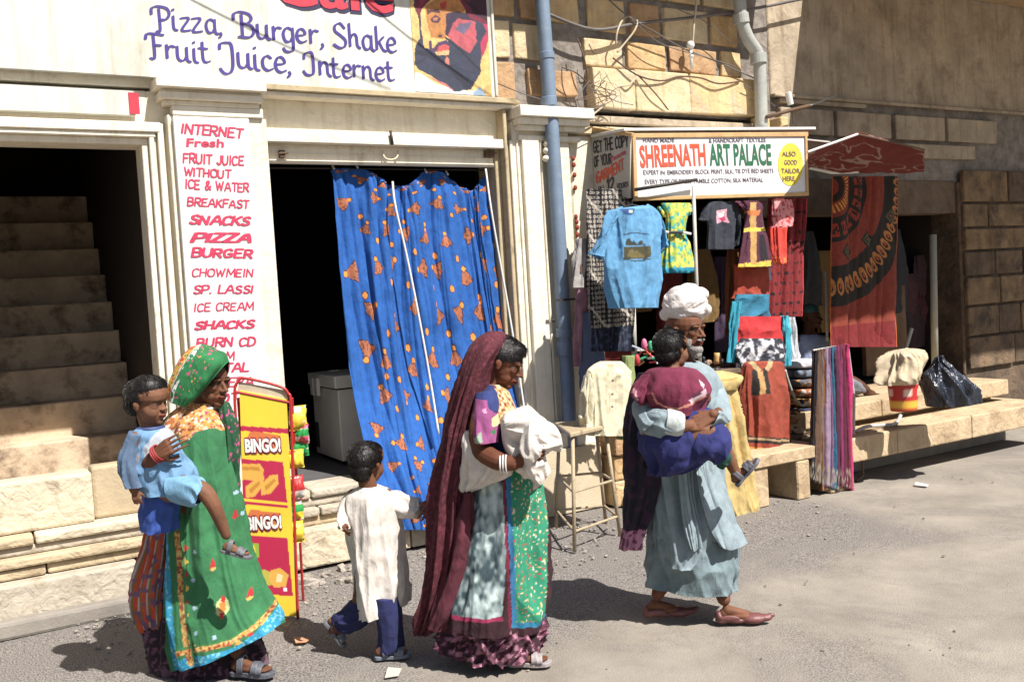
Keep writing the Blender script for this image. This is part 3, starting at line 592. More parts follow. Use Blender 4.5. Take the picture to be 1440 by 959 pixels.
# left stone steps / plinth, each slab a part
STN = [M('step_stone_%s' % n, col, .92, .12, 4, .5, 40, dirt=c(150, 130, 104), dsc=5, dlo=.52, wrk=-.7) for n, col in (('pale', c(224, 208, 178)), ('warm', c(206, 184, 148)), ('grey', c(196, 184, 164)))]
steps = thing('front_steps', 'long worn sandstone steps running below the cafe doorway', 'steps', (1.6, -.34, 0))
def course(x0, x1, y0, y1, z0, z1, lo, hi, rr, name='stone_slab'):
    x = x0
    while x < x1-.05:
        wd = min(rr.uniform(lo, hi), x1-x); 
        if x1-(x+wd) < .2: wd = x1-x
        j = rr.uniform(-.006, .006); box(name, rr.choice(STN), steps, x+.004, x+wd-.004, y0+j, y1, z0, z1+j*.5, bevel=.014, bseg=2); x += wd
rs = random.Random(3)
course(-2.5, 3.6, -.34, .0, .02, .265, .7, 1.1, rs)
course(-2.5, 3.5, -.24, .0, .268, .33, .8, 1.4, rs)
course(-2.5, 3.5, -.27, .0, .333, .385, .8, 1.4, rs)
course(-2.5, 3.5, -.20, .0, .388, .44, .8, 1.4, rs)
course(-2.5, 3.75, -.22, .13, .443, .50, .7, 1.2, rs)
box('stone_slab', STN[1], steps, -2.4, 3.7, -.0, .3, 0, .44, bevel=0)
box('curb_stone', M('curb', c(150, 142, 132), .9, .15, 6, .3), steps, -2.4, 1.02, -.44, -.345, -.01, .09, bevel=.02, bseg=2)
# stair to the left: plinth blocks and the flight
st = thing('indoor_staircase', 'dim plastered stair climbing away inside the left doorway', 'staircase', (.6, .1, .5))
MST = M('stair_plaster', c(222, 196, 164), .95, .18, 5, .4, 50, dirt=c(84, 66, 50), dsc=4, dlo=.5)
tr = [wallf(1.05+.25*k).P(150, y)[2] for k, y in enumerate((612, 559, 511, 465, 424, 386, 349, 312, 276))]
z_ = .5
box('stair_landing', MST, st, .0, 1.2, .08, 1.06, .42, .50, bevel=0)
for k, z in enumerate(tr):
    y0 = 1.05+.25*k; box('stair_step', MST, st, .0, 1.20, y0, y0+.30 if k < 8 else 3.6, z_ if k == 0 else tr[k-1]-.02, z, bevel=.012, bseg=2)
box('stair_block', STN[0], st, -.4, .70, -.12, .075, .50, .80, bevel=.02, bseg=2)
box('stair_block', M('stair_block', c(196, 176, 142), .95, .15, 5, .4), st, .702, 1.14, -.06, .075, .50, .82, bevel=.02, bseg=2)

# ---------------- big hoarding over the door
SP = wallf(-.06)
hoard = thing('cafe_signboard', 'large white hoarding over the doorway with purple lettering and a turbaned man', 'sign', (2, -.05, 3.17))
y_top = 4.35
def WX(x, z, Y=-.06): return np.array([x, Y, z])
xr = SP.P(697, 146)[0]
slab('board', M('hoarding_white', c(226, 226, 216), .55, .05, 2, .05, 30, dirt=c(204, 200, 184), dsc=2, dlo=.48, streak=.55), hoard, [WX(-.6, y_top), WX(xr, y_top), WX(xr, 3.17), WX(-.6, 3.17)], (0, .04, 0))
PUR = ink('purple_ink', c(62, 44, 140)); RED = ink('red_ink', c(206, 32, 62)); NAVY = ink('navy_ink', c(34, 30, 78))
for s_, x0, y0, x1, y1, cp in (('Pizza,', 218, 42, 320, 50, 32), ('Burger,', 333, 52, 462, 65, 33), ('Shake', 470, 66, 560, 75, 33), ('Fruit', 208, 80, 298, 90, 33), ('Juice,', 312, 93, 417, 104, 34), ('Internet', 428, 105, 557, 115, 31)):
    nib(s_, SP, hoard, PUR, x0, y0, x1, y1, cp)
for bo, mt, ww, dx, dy in ((.05, NAVY, .003, 2, 3), (.022, RED, .006, 0, 0)):
    text('Cafe', SP, hoard, mt, 384+dx, 4+dy, 554+dx, 20+dy, 62, w=ww, bold=bo)
# portrait on the hoarding (flat print)
def portrait():
    q = [(575, -60), (692, -52), (697, 143), (578, 133)]
    sk, skd, tur, turd, brd = c(196, 128, 58), c(150, 84, 44), c(120, 20, 52), c(70, 14, 46), c(52, 58, 82)
    polys = [
        ([(575, -70), (700, -70), (700, 150), (575, 150)], c(240, 200, 118)),
        ([(640, 128), (700, 128), (700, 150), (575, 150), (575, 103), (590, 103), (612, 118)], c(240, 240, 238)),
        ([(676, 128), (700, 112), (700, 150), (682, 150)], c(228, 188, 110)), ([(665, 132), (674, 122), (690, 145), (668, 146)], c(150, 178, 208)),
        ([(581, -60), (690, -60), (691, 35), (688, 50), (682, 72), (676, 85), (675, 105), (662, 126), (640, 130), (610, 110), (588, 98), (582, 90), (583, 65), (590, 55), (588, 26), (582, 8)], brd),
        ([(591, -40), (640, -40), (660, 0), (652, 30), (632, 55), (628, 62), (606, 70), (596, 68), (592, 40)], c(236, 190, 110)),
        ([(597, 10), (640, -20), (662, 5), (640, 30), (626, 55), (606, 54), (600, 32)], sk),
        ([(640, 25), (650, 22), (668, 32), (670, 60), (660, 76), (640, 62), (629, 52), (632, 36)], c(196, 84, 96)),
        ([(646, 34), (664, 32), (652, 50), (640, 42)], c(104, 96, 128)),
        ([(627, 20), (640, 17), (668, 22), (664, 30), (644, 27), (636, 34), (630, 52), (626, 50)], c(52, 34, 66)),
        ([(600, 14), (616, 14), (620, 19), (606, 18), (600, 22)], c(84, 46, 50)), ([(604, 28), (612, 22), (620, 27), (616, 33), (607, 33)], c(88, 44, 60)),
        ([(609, 26), (616, 26), (614, 30), (609, 30)], c(190, 120, 90)), ([(616, 50), (622, 49), (621, 53), (616, 53)], c(90, 40, 40)),
        ([(602, 58), (606, 57), (608, 70), (616, 60), (628, 57), (632, 66), (622, 64), (612, 76), (604, 72)], c(84, 56, 96)),
        ([(616, 66), (626, 63), (632, 66), (631, 72), (614, 74)], c(220, 84, 84)), ([(612, 74), (632, 71), (630, 78), (614, 78)], c(248, 190, 130)),
        ([(627, 80), (631, 82), (632, 92), (628, 95), (625, 88)], c(206, 120, 104)),
        ([(594, 104), (612, 112), (626, 118), (638, 128), (640, 130), (622, 120)], c(216, 120, 120)),
        ([(583, 70), (600, 74), (630, 92), (650, 108), (666, 122), (655, 127), (632, 100), (604, 82), (584, 76)], c(38, 38, 58)),
        ([(586, -60), (690, -60), (691, 34), (676, 33), (660, 26), (646, 0), (622, -14), (604, 2), (592, 14), (590, 30), (583, 8)], tur),
        ([(646, -60), (691, -60), (691, 34), (664, 20)], turd), ([(600, -60), (612, -60), (600, 0), (588, 14)], c(150, 34, 70)), ([(650, 0), (662, 4), (680, 22), (672, 22)], c(46, 10, 36)),
        ([(678, 34), (690, 35), (689, 50), (682, 72), (677, 82), (675, 60), (684, 45)], c(196, 50, 92)),
        ([(618, 5), (628, 2), (626, 14), (620, 14)], c(190, 50, 40)),
    ]
    lines = [([(627, 54), (650, 74), (675, 100)], .008, c(34, 34, 52)), ([(583, 92), (598, 82)], .005, c(40, 40, 60)), ([(635, 92), (655, 102), (668, 104)], .006, c(44, 50, 72))]
    slab('portrait_print', M('printed_poster', None, .6, .22, 22, .05, 40, streak=.4), hoard, [WX(SP.P(576, 0)[0], y_top-.02, -.064), WX(xr-.03, y_top-.02, -.064), WX(xr-.03, 3.18, -.064), WX(SP.P(576, 0)[0], 3.18, -.064)], (0, .002, 0), pcol(c(240, 200, 118), SP, polys, lines=lines, noise=.004), 110, 240)
portrait()
box('frame_edge', M('alu_edge', c(225, 220, 205), .5), hoard, xr, xr+.022, -.075, -.02, 3.165, y_top)
# ---------------- menu board on the pilaster
MP = wallf(-.10)
menu = thing('menu_board', 'tall narrow white menu board with red hand painted words', 'sign', (1.58, -.1, 1.0))
box('board', M('menu_white', c(240, 238, 236), .5, .06, 3, .08, 30, dirt=c(222, 214, 200), dsc=4, dlo=.56, streak=.5), menu, 1.328, 1.80, -.10, -.062, .98, 2.93, bevel=.003)
MR = ink('menu_red', c(208, 36, 84))
for s_, x0, y0, x1, y1, cp, b_, sh_ in (('INTERNET', 253, 187, 340, 194, 14, .02, .15), ('Fresh', 261, 206, 315, 207, 12, .03, .1), ('FRUIT JUICE', 256, 229, 343, 233, 14, .02, 0), ('WITHOUT', 257, 247, 324, 251, 12, .02, 0),
        ('ICE & WATER', 259, 265, 350, 270, 13, .02, 0), ('BREAKFAST', 262, 289, 349, 293, 12, .02, .1), ('SNACKS', 265, 315, 350, 317, 13, .04, .3), ('PIZZA', 268, 340, 352, 341, 13, .05, .35), ('BURGER', 268, 361, 354, 363, 13, .035, .15),
        ('CHOWMEIN', 268, 389, 355, 389, 12, .004, .1), ('SP. LASSI', 270, 413, 355, 412, 12, .02, .15), ('ICE CREAM', 271, 438, 356, 436, 12, .004, .1), ('SHACKS', 273, 463, 356, 461, 12, .04, .2), ('BURN CD', 275, 488, 359, 486, 13, .02, .1),
        ('FROM', 284, 507, 329, 506, 13, .004, .1), ('DIGITAL', 276, 524, 349, 522, 13, .025, .15), ('CAMERA', 278, 545, 356, 542, 13, .004, .1), ('PHOTO', 280, 566, 350, 563, 13, .02, .05)):
    if s_ == 'Fresh': text(s_, MP, menu, MR, x0, y0, x1, y1, cp, bold=b_, shear=sh_)
    else: nib(s_, MP, menu, MR, x0+2, y0, x1, y1, cp-1, font=CAPS, pen=(.10+b_*1.6, .03+b_*.5, .02, .09+b_), shear=.10+sh_*.5, gap=.25)
# small wall sign left
sg = thing('wall_sign', 'white sign panel with a red stroke above the stair doorway', 'sign', (.9, -.04, 2.95))
box('board', M('hoarding_white', c(232, 232, 222), .6), sg, -.9, 1.12, -.045, .018, 2.93, 3.08, bevel=.003)
a = wallf(-.05).P(191, 160); box('lettering', RED, sg, a[0]-.035, a[0]+.025, -.05, -.044, 2.94, 3.07, bevel=0)
# soft drink style downpipes
def pipe(fr, pts, r, name, lab, mat, collars, parent=None, hood=0):
    P = [fr.P(x, y, 0) for x, y in pts]; t = thing(name, lab, 'pipe', (P[-1][0], P[-1][1], max(P[-1][2], 0)))
    MB().tube(crv(P, 30), r, 20).build('pipe_run', mat, t, smooth=True)
    for a, b, k in collars:
        A, B = fr.P(*a), fr.P(*b); MB().tube([A, B], r*k, 20).build('pipe_collar', mat, t, bevel=.003, smooth=False)
    return t
GP = M('blue_grey_pipe', c(122, 142, 166), .55, .1, 6, .15, 40, dirt=c(168, 172, 172), dsc=9, dlo=.6)
pf = wallf(-.13)
p1 = pipe(pf, [(758, -40), (762, 0), (775, 170), (787, 350), (797, 520), (806, 700)], .055, 'downpipe', 'long blue grey downpipe running down between the two shops', GP,
     [((768, 74), (769, 84), 1.12), ((771, 137), (772, 150), 1.12), ((793, 462), (793.5, 474), 1.2), ((794, 480), (795, 500), 1.15)])
k = MB(); k.box(4.02, 4.30, -.21, -.196, 1.63, 1.645); k.ball(pf.P(778, 451, .05), .014, 6); k.build('pipe_clip', M('dark_iron', c(50, 44, 42), .6), p1)

for a_, b_, d_, lab in (((1.9, -.1, 4.45), (4.4, -1.5, 5.0), .1, 'long slanting service cable above the cafe hoarding'), ((.2, -.1, 4.4), (3.2, -1.3, 4.9), .1, 'short slanting service cable above the cafe hoarding')):
    props(MB().tube(sag(a_, b_, d_, 20), .0045, 6).build('cable', M('cable_grey', c(112, 104, 102), .7, .2), origin=a_, smooth=True), lab, 'cable')
# ================================================================== stone building (right)
SB = thing('stone_building', 'golden sandstone block building with grey mortar above the textile shop', 'building', (5.4, 0, 0))
MORT = M('grey_mortar', c(146, 136, 126), .95, .3, 9, .6, 30, wrk=-.6)
SAND = [M('sandstone_%s' % n, col, .92, .16, 5, .5, 35, dirt=d, dsc=3.5, dlo=.50, streak=.6, wrk=-.6) for n, col, d in
        (('gold', c(222, 190, 136), c(190, 176, 156)), ('honey', c(214, 178, 124), c(176, 130, 86)), ('brown', c(196, 156, 112), c(160, 118, 84)), ('pale', c(226, 202, 158), c(196, 184, 164)))]
PLAS = M('grey_plaster', c(190, 172, 146), .95, .2, 2.5, .4, 30, dirt=c(140, 122, 102), dsc=3, dlo=.50, streak=.8, wrk=-.4)
box('wall', MORT, SB, 3.705, 6.60, .015, .35, 3.125, 5.2, bevel=0)
rs = random.Random(12)
def stone(x0, x1, z0, z1, y, mt=None):
    mb = MB().box(x0, x1, y, .03, z0, z1)
    for i in range(8):
        q = mb.v[i]; mb.v[i] = (q[0]+rs.uniform(-.012, .012), q[1]+(rs.uniform(-.008, .008) if q[1] < .01 else 0), q[2]+rs.uniform(-.01, .01))
    return mb.build('stone_block', mt or rs.choice(SAND), SB, bevel=.010, bseg=2)
for z0, z1, cuts in ((3.13, 3.45, (3.72, 3.93)), (3.49, 3.76, (3.72, 3.90, 4.26)), (3.80, 4.06, (3.72, 3.96, 4.22, 4.55)), (4.11, 4.42, (3.72, 4.1, 4.5))):
    for a, b in zip(cuts[:-1], cuts[1:]): stone(a+.0, b-.045, z0, z1, -.012)
for z0, z1, cuts in ((3.22, 3.42, (4.0, 4.22, 4.50)), (3.49, 3.70, (4.55, 4.98, 5.42, 6.0, 6.28)), (3.76, 4.02, (4.60, 5.02, 5.38, 5.9, 6.26)), (4.08, 4.36, (4.54, 4.9, 5.35, 5.82, 6.3)), (4.42, 4.7, (4.0, 4.5, 5.0, 5.6, 6.3))):
    for a, b in zip(cuts[:-1], cuts[1:]): stone(a, b-.05, z0+rs.uniform(-.01, .01), z1, rs.uniform(-.03, -.01))
for a, b in ((4.56, 4.98), (4.985, 5.56), (5.565, 6.42)): stone(a, b-.004, 3.14, 3.46, -.09, SAND[0] if b > 5.6 else SAND[3])
box('ledge', PLAS, SB, 4.45, 6.5, -.05, .1, 3.02, 3.085, bevel=.01); box('ledge', SAND[3], SB, 4.4, 6.6, -.04, .1, 2.93, 3.0, bevel=.01)
for x0, x1 in ((6.32, 6.43), (6.56, 6.66)): box('bracket_stone', SAND[0], SB, x0, x1, -.14, .0, 3.0, 3.14, bevel=.01)
# plaster part further right
box('wall', PLAS, SB, 6.60, 13, .0, .35, 3.36, 5.4, bevel=.01); box('wall', MORT, SB, 6.60, 13, .06, .36, 2.6, 3.36, bevel=0)
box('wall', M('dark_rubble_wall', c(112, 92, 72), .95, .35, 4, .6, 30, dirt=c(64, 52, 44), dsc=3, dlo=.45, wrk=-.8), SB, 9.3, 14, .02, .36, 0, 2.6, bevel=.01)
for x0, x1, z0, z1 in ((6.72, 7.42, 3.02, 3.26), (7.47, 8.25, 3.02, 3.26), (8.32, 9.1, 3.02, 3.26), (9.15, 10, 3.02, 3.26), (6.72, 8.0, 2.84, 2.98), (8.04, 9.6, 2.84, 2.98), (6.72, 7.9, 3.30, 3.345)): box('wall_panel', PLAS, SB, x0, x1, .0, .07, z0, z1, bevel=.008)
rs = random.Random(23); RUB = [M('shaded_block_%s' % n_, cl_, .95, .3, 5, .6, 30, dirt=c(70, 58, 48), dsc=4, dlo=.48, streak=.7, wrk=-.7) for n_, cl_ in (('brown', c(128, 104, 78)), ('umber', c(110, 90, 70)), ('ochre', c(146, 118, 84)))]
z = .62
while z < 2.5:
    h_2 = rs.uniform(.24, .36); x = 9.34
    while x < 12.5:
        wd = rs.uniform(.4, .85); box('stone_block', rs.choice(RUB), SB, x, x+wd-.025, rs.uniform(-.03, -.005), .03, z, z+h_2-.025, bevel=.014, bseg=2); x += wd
    z += h_2
for z0, z1 in ((3.345, 3.375),): box('string_course', PLAS, SB, 6.62, 13, -.03, .01, z0, z1, bevel=.006)
# left cheek of the textile shop and the dark room behind the clothes
box('wall', M('cream_plaster', CREAM), SB, 4.36, 4.60, .0, .4, .0, 2.93, bevel=.01)
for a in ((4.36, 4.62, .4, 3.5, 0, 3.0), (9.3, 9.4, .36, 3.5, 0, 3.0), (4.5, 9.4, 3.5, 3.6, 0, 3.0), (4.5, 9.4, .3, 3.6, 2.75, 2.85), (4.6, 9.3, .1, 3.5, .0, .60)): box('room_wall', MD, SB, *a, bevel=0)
box('lintel', M('brown_beam', c(120, 100, 80), .95, .25, 6, .4), SB, 6.3, 9.3, .05, .3, 2.28, 2.62, bevel=.01)
box('back_panel', M('brown_panel', c(126, 98, 74), .9, .25, 5, .3), SB, 8.1, 8.75, .3, .35, .65, 1.55, bevel=0)
# balconies above the picture keep the top of the walls in shade
BAL = M('balcony_stone', c(190, 160, 120), .9, .12, 4, .4)
b1 = box('balcony', BAL, None, -3, 6.55, -.60, .014, 4.50, 4.62, bevel=.01); props(b1, 'shallow sandstone balcony slab above the cafe hoarding', 'balcony')
b2 = box('balcony', BAL, None, 7.15, 14, -2.75, -.004, 4.52, 4.66, bevel=.01); props(b2, 'unseen balcony slab made deep to shade the right wall and mandala cloth', 'balcony')  # unseen slab, depth chosen so its shade reaches the mandala cloth
# drain pipe
GG = M('grey_drain_paint', c(176, 178, 172), .7, .12, 6, .2, 40, dirt=c(130, 128, 122), dsc=6, dlo=.58)
pipe(wallf(-.18), [(1037, -60), (1040, 0), (1043, 30), (1052, 55), (1066, 78), (1069, 110), (1071, 186)], .055, 'drainpipe', 'thick grey drainpipe with an elbow above the textile shop sign', GG, [((1066, 76), (1067, 90), 1.3), ((1041, 20), (1043, 34), 1.25)])
# lamp bracket
t = thing('tube_lamp_bracket', 'rusty bracket with a small white lamp holder over the canopy', 'lamp bracket', wallf(-.2).P(1110, 155))
f2 = wallf(-.25)
MB().tube([f2.P(1078, 165), f2.P(1110, 156), f2.P(1138, 149)], .017, 8).build('bracket_arm', M('rust', c(104, 74, 48)), t, smooth=True)
MB().tube([f2.P(1136, 150), f2.P(1175, 135)], .008, 8).build('bracket_rod', GG, t, smooth=True)
MB().tube([f2.P(1108, 130), f2.P(1112, 148)], .028, 12).build('lamp_holder', M('white_enamel', c(236, 238, 232), .4, .05), t, bevel=.004)
MB().tube([f2.P(1114, 158), f2.P(1115, 172), f2.P(1124, 186)], .003, 6).build('wire', M('dark_iron', c(50, 44, 42)), t)
# cables over the stones
CAB = M('cable_grey', c(112, 104, 102), .7, .2); CABW = M('cable_tan', c(206, 188, 160), .7, .15); CABB = M('cable_brown', c(104, 76, 60), .7, .2)
for pts, r, mt, lab in (
    ([(770, 20), (835, 42), (900, 33), (1000, 22), (1075, 10), (1150, -6)], .013, CAB, 'thick grey cable sagging across the upper stones'),
    ([(856, 0), (884, 24), (925, 48), (960, 68), (1010, 88), (1060, 110)], .006, CAB, 'thin grey cable slanting down over the stone blocks'),
    ([(866, 64), (868, 45), (876, 28), (886, 24), (896, 30), (892, 44), (878, 62), (868, 74)], .008, CABW, 'pale cable bent into a loop on the stones'),
    ([(862, 82), (896, 106), (930, 114), (955, 108), (985, 110), (1010, 118), (1040, 115)], .007, CABB, 'brown cable running along the ledge stones'),
    ([(897, 106), (920, 130), (940, 155)], .006, CABB, 'short brown cable dropping across the ledge block'),
    ([(812, 55), (822, 85), (826, 115), (822, 150)], .006, CABB, 'brown cable hanging down beside the blue pipe'),
    ([(790, 95), (812, 104), (826, 118)], .005, CABB, 'thin dark wire curving from the blue pipe'),
    ([(822, 170), (850, 148), (858, 130), (870, 122), (884, 120), (896, 108)], .007, CABW, 'pale wire rising from the shop roof to the ledge'),
    ([(790, 97), (792, 125), (805, 153)], .005, CABB, 'brown wire dropping right of the blue pipe'),
    ([(828, 62), (836, 76), (848, 74)], .004, CABB, 'tiny curl of brown wire at the left stones'),
    ([(981, -10), (976, 35), (974, 62)], .009, CABW, 'pale rod hanging from above with a white knob')):
    fr = wallf(-.11); P = [fr.P(x, y, .02*math.sin(i*1.7)) for i, (x, y) in enumerate(pts)]
    props(MB().tube(crv(P, 26), r, 8).build('cable', mt, origin=P[0], smooth=True), lab, 'cable')
rs = random.Random(77)
for i in range(9):
    x, y = rs.uniform(826, 862), rs.uniform(100, 118); P = [wallf(-.12-.01*i).P(x+rs.uniform(-14, 14)*t, y+t*rs.uniform(10, 18), 0) for t in range(4)]
    props(MB().tube(crv(P, 20), .0035, 6).build('wire', (CABB, CABW, CAB)[i % 3], origin=P[0], smooth=True), 'thin wire of the tangle hanging over the left end of the ledge stones', 'wire', 'tangle of thin wires at the left end of the ledge')
for i, pts in enumerate(([(700, 118), (735, 132), (760, 140)], [(888, 28), (930, 62), (990, 80), (1040, 96)], [(1046, 120), (1062, 128), (1090, 150)], [(930, -5), (955, 14), (990, 30), (1030, 62)])):
    P = [wallf(-.13).P(x, y, 0) for x, y in pts]; props(MB().tube(crv(P, 20), .004, 6).build('cable', CAB, origin=P[0], smooth=True), ('thin cable sloping down from the hoarding edge to the capital', 'thin dark cable drooping from the pale loop to the drainpipe', 'thin cable hanging from the ledge end past the drainpipe', 'thin cable crossing behind the pale rod')[i], 'cable')
k = MB(); q = wallf(-.11).P(971, 64); k.ball(q, .035, 8); k.tube([q, q-np.array([0, 0, .2])], .012, 8); k.ball(q-np.array([0, 0, .09]), .022, 8)
props(k.build('insulator', M('white_enamel', c(236, 238, 232)), origin=q, smooth=True), 'white porcelain insulator knob on the stone wall', 'insulator')

# ================================================================== textile shop: roof, signs
roof = thing('shop_roof', 'thin white sheet roof over the textile shop sign', 'roof', (5.4, -.3, 2.86))
WHT = M('white_sheet', c(236, 232, 224), .6, .06, 4, .1)
MB().prism([(4.55, -.46, 2.885), (6.28, -.78, 2.90), (6.62, -.02, 2.925), (4.55, -.02, 2.91)], (0, 0, .022)).build('sheet', WHT, roof, bevel=.003)
MB().prism([(6.30, -.55, 2.86), (7.3, -.45, 2.84), (7.5, -.03, 2.84), (6.63, -.03, 2.87)], (0, 0, .015)).build('sheet', M('roof_tin', c(206, 200, 190), .6, .1), roof, bevel=.003)
WOOD = M('sign_wood', c(216, 172, 112), .6, .15, 10, .2, 40)
yaw = math.radians(10.7); SF = Fr((4.60, -.50, 0), (-math.sin(yaw), -math.cos(yaw), 0))
sg2 = thing('textile_shop_sign', 'long white wooden framed sign with orange and green capitals over the clothes', 'sign', SF.P(1013, 275))
qd = [(893, 194), (1134, 192), (1135, 272), (896, 279)]
panel('board', M('sign_white', c(240, 238, 236), .5, .04, 5, .04, 30), sg2, SF, qd, .03)
def bar(fr, a, b, wpx, mt, parent, name='frame_bar', d=.02, w0=.012):
    A, B = fr.P(*a, w0), fr.P(*b, w0); t = B-A; t /= np.linalg.norm(t); s = np.cross(t, fr.n); h = wpx/2/170.
    return MB().prism([A-s*h, B-s*h, B+s*h, A+s*h], -fr.n*(d+w0)).build(name, mt, parent, bevel=.003)
bar(SF, (890, 191), (1137, 189), 6, WOOD, sg2); bar(SF, (893, 280), (1138, 272.5), 5, WOOD, sg2); bar(SF, (892, 193), (895, 279), 5, WOOD, sg2); bar(SF, (1134, 191), (1136, 271), 4, WOOD, sg2)
OR = ink('orange_ink', c(226, 78, 36)); GRN = ink('green_ink', c(24, 110, 72)); BLK = ink('black_ink', c(40, 38, 50)); SMI = ink('violet_grey_ink', c(92, 78, 104)); YEL = ink('yellow_paint', c(240, 214, 30))
text('SHREENATH', SF, sg2, OR, 901, 236, 994, 234, 31, bold=.03); text('ART PALACE', SF, sg2, GRN, 999, 234, 1086, 233, 30, bold=.03)
text('HAND MADE', SF, sg2, SMI, 904, 201, 948, 200, 6, bold=.02); text('& HANDICRAFT  TEXTILES', SF, sg2, SMI, 997, 201, 1077, 200, 6, bold=.02)
text('EXPERT IN: EMBROIDERY BLOCK PRINT, SILK, TIE DYE BED SHEETS', SF, sg2, SMI, 905, 246, 1088, 243, 6.5, bold=.01)
text('EVERY TYPE OF DRESS TAMBLE COTTON, SILK MATERIAL', SF, sg2, SMI, 907, 259, 1073, 256, 6.5, bold=.01)
MB().prism([SF.P(1111.5+17.5*math.cos(t), 231.5-30*math.sin(t), .002) for t in np.linspace(0, 2*PI, 32, endpoint=False)], SF.n*.001).build('yellow_disc', YEL, sg2)
for s_, x0, x1, y in (('ALSO', 1100, 1119, 220), ('GOOD', 1103, 1121, 232), ('TAILOR', 1099, 1125, 244), ('HERE', 1101, 1118, 255)): text(s_, SF, sg2, SMI, x0, y, x1, y, 7, w=.006, bold=.01)
GF = Fr((4.57, 0, 0), (-1, 0, 0))
sg3 = thing('side_sign', 'grey cloth side sign with slanting black and red words, left of the long sign', 'sign', GF.P(858, 275))
panel('board', M('cloth_sign', c(196, 190, 180), .9, .1, 6, .2), sg3, GF, [(829, 183), (886, 192), (886, 279), (829, 268)], .015)
bar(GF, (828, 181), (888, 190), 5, WOOD, sg3, d=.015); bar(GF, (828, 182), (829, 268), 4, WOOD, sg3, d=.015)
nib('GET THE COPY', GF, sg3, BLK, 835, 215, 884, 206, 15, font=CAPS, pen=(.16, .06, .03, .10)); nib('OF YOUR', GF, sg3, BLK, 836, 235, 861, 230, 14, font=CAPS, pen=(.16, .06, .03, .10)); text('Favourite', GF, sg3, ink('menu_red', RED), 861, 227, 880, 217, 8, bold=.02)
nib('GARMENT', GF, sg3, OR, 839, 258, 878, 238, 14, font=CAPS, pen=(.16, .06, .03, .10)); text('IN', GF, sg3, BLK, 842, 271, 849, 269, 9); nib('12', GF, sg3, BLK, 854, 269, 865, 266, 16, font=CAPS, pen=(.16, .06, .03, .10)); nib('HOURS', GF, sg3, BLK, 868, 266, 884, 262, 7, font=CAPS, pen=(.16, .06, .03, .10))
# red garland marks on the cheek
k = MB(); q = wallf(-.02)
for x, y in ((806, 223), (807, 232), (808, 246), (809, 264), (810, 305), (811, 312), (812, 320), (812, 330)): k.ball(q.P(x, y), (.018, .012, .022), 5)
props(k.build('garland', M('garland_red', c(150, 54, 30), .8), origin=q.P(808, 250), smooth=True), 'small dried red garland hanging on the cream wall beside the side sign', 'garland')
# poles and rod
IRON = M('dark_iron', c(50, 44, 42)); ALU = M('pale_pole', c(198, 192, 180), .5, .12, 8, .1)
def pole(fr, pts, r, mt, lab, name='pole', cat='pole'):
    P = [fr.P(x, y) for x, y in pts]; return props(MB().tube(P, r, 10).build(name, mt, origin=P[-1], smooth=True), lab, cat)
pole(Fr(SF.P(940, 260, .06), SF.n), [(893, 267), (980, 253)], .013, IRON, 'black rod lying across the bottom of the long sign', 'rod', 'rod')
pole(wallf(-.95), [(975, 262), (979, 380), (986, 545)], .013, ALU, 'thin pale pole standing in front of the shop behind the turbaned man')
pole(wallf(-.30), [(1161, 382), (1163, 480)], .012, ALU, 'short pale pole between the dark red cloth and the mandala hanging')
pole(wallf(-.25), [(1312, 330), (1315, 530)], .035, M('pale_green_pole', c(170, 166, 150), .6, .1), 'stout pale pole at the right end of the shop')
pole(wallf(-.35), [(890, 433), (892, 500)], .022, ALU, 'grey post under the hanging blue t-shirt')
# red canopy
KF = lambda x, y, Y: wallf(Y).P(x, y)
can = thing('red_canopy', 'sagging dark red cloth canopy with white brush pattern at the right', 'canopy', KF(1200, 215, -1.0))
def cancol(U, V, P):
    o = np.tile(np.array(c(124, 40, 34)), (len(P), 1)); q = np.stack([U*5, V*4, U*0], 1); n = vn(q, 1.3, 4)+.5*vn(q, 3, 6)
    o[np.abs(n-.1) < .08] = c(170, 140, 128); return o
sheet('cloth', [[KF(1136, 216, -1.1), KF(1172, 200, -1.1), KF(1206, 190, -1.1), KF(1250, 200, -1.1), KF(1300, 212, -1.1)],
      [KF(1136, 226, -.8), KF(1172, 218, -.8), KF(1206, 218, -.8), KF(1250, 224, -.8), KF(1300, 230, -.8)],
      [KF(1136, 236, -.5), KF(1172, 241, -.5), KF(1206, 243, -.5), KF(1250, 244, -.5), KF(1300, 242, -.5)]], can, cancol, 160, 70, .006, crumple=.02, cs=4)
MB().tube([KF(1136, 214, -1.11), KF(1206, 189, -1.11)], .009, 8).build('canopy_pole', WHT, can); MB().tube([KF(1206, 189, -1.11), KF(1250, 199, -1.11), KF(1300, 211, -1.11)], .008, 8).build('canopy_pole', CABB, can)
MB().tube([KF(1137, 236, -.5), KF(1170, 243, -.5), KF(1206, 242, -.5)], .014, 8).build('canopy_pole', WHT, can)
# ---------------- platforms and step blocks
bench = thing('shop_platform', 'two tiered pale sandstone platform in front of the textile shop', 'platform', (7.2, -.8, 0))
ST2 = M('platform_stone', c(206, 180, 142), .9, .12, 4, .4, 40, dirt=c(160, 132, 100), dsc=3, dlo=.5, streak=.5, wrk=-.6)
for x0, x1 in ((6.0, 6.95), (6.955, 7.9), (7.905, 8.8)): box('stone_slab', ST2, bench, x0, x1, -.78, .1, .455, .60, bevel=.012, bseg=2); 
for x0, x1 in ((5.95, 6.7), (6.705, 7.7), (7.705, 8.9)): box('stone_slab', ST2, bench, x0, x1, -1.12, -.3, .20, .40, bevel=.014, bseg=2)
box('stone_slab', M('curb', None or c(150, 142, 132)), bench, 5.9, 8.85, -.7, .2, .0, .198, bevel=.0); box('stone_slab', ST2, bench, 6.0, 8.8, -.6, .1, .40, .454, bevel=0)
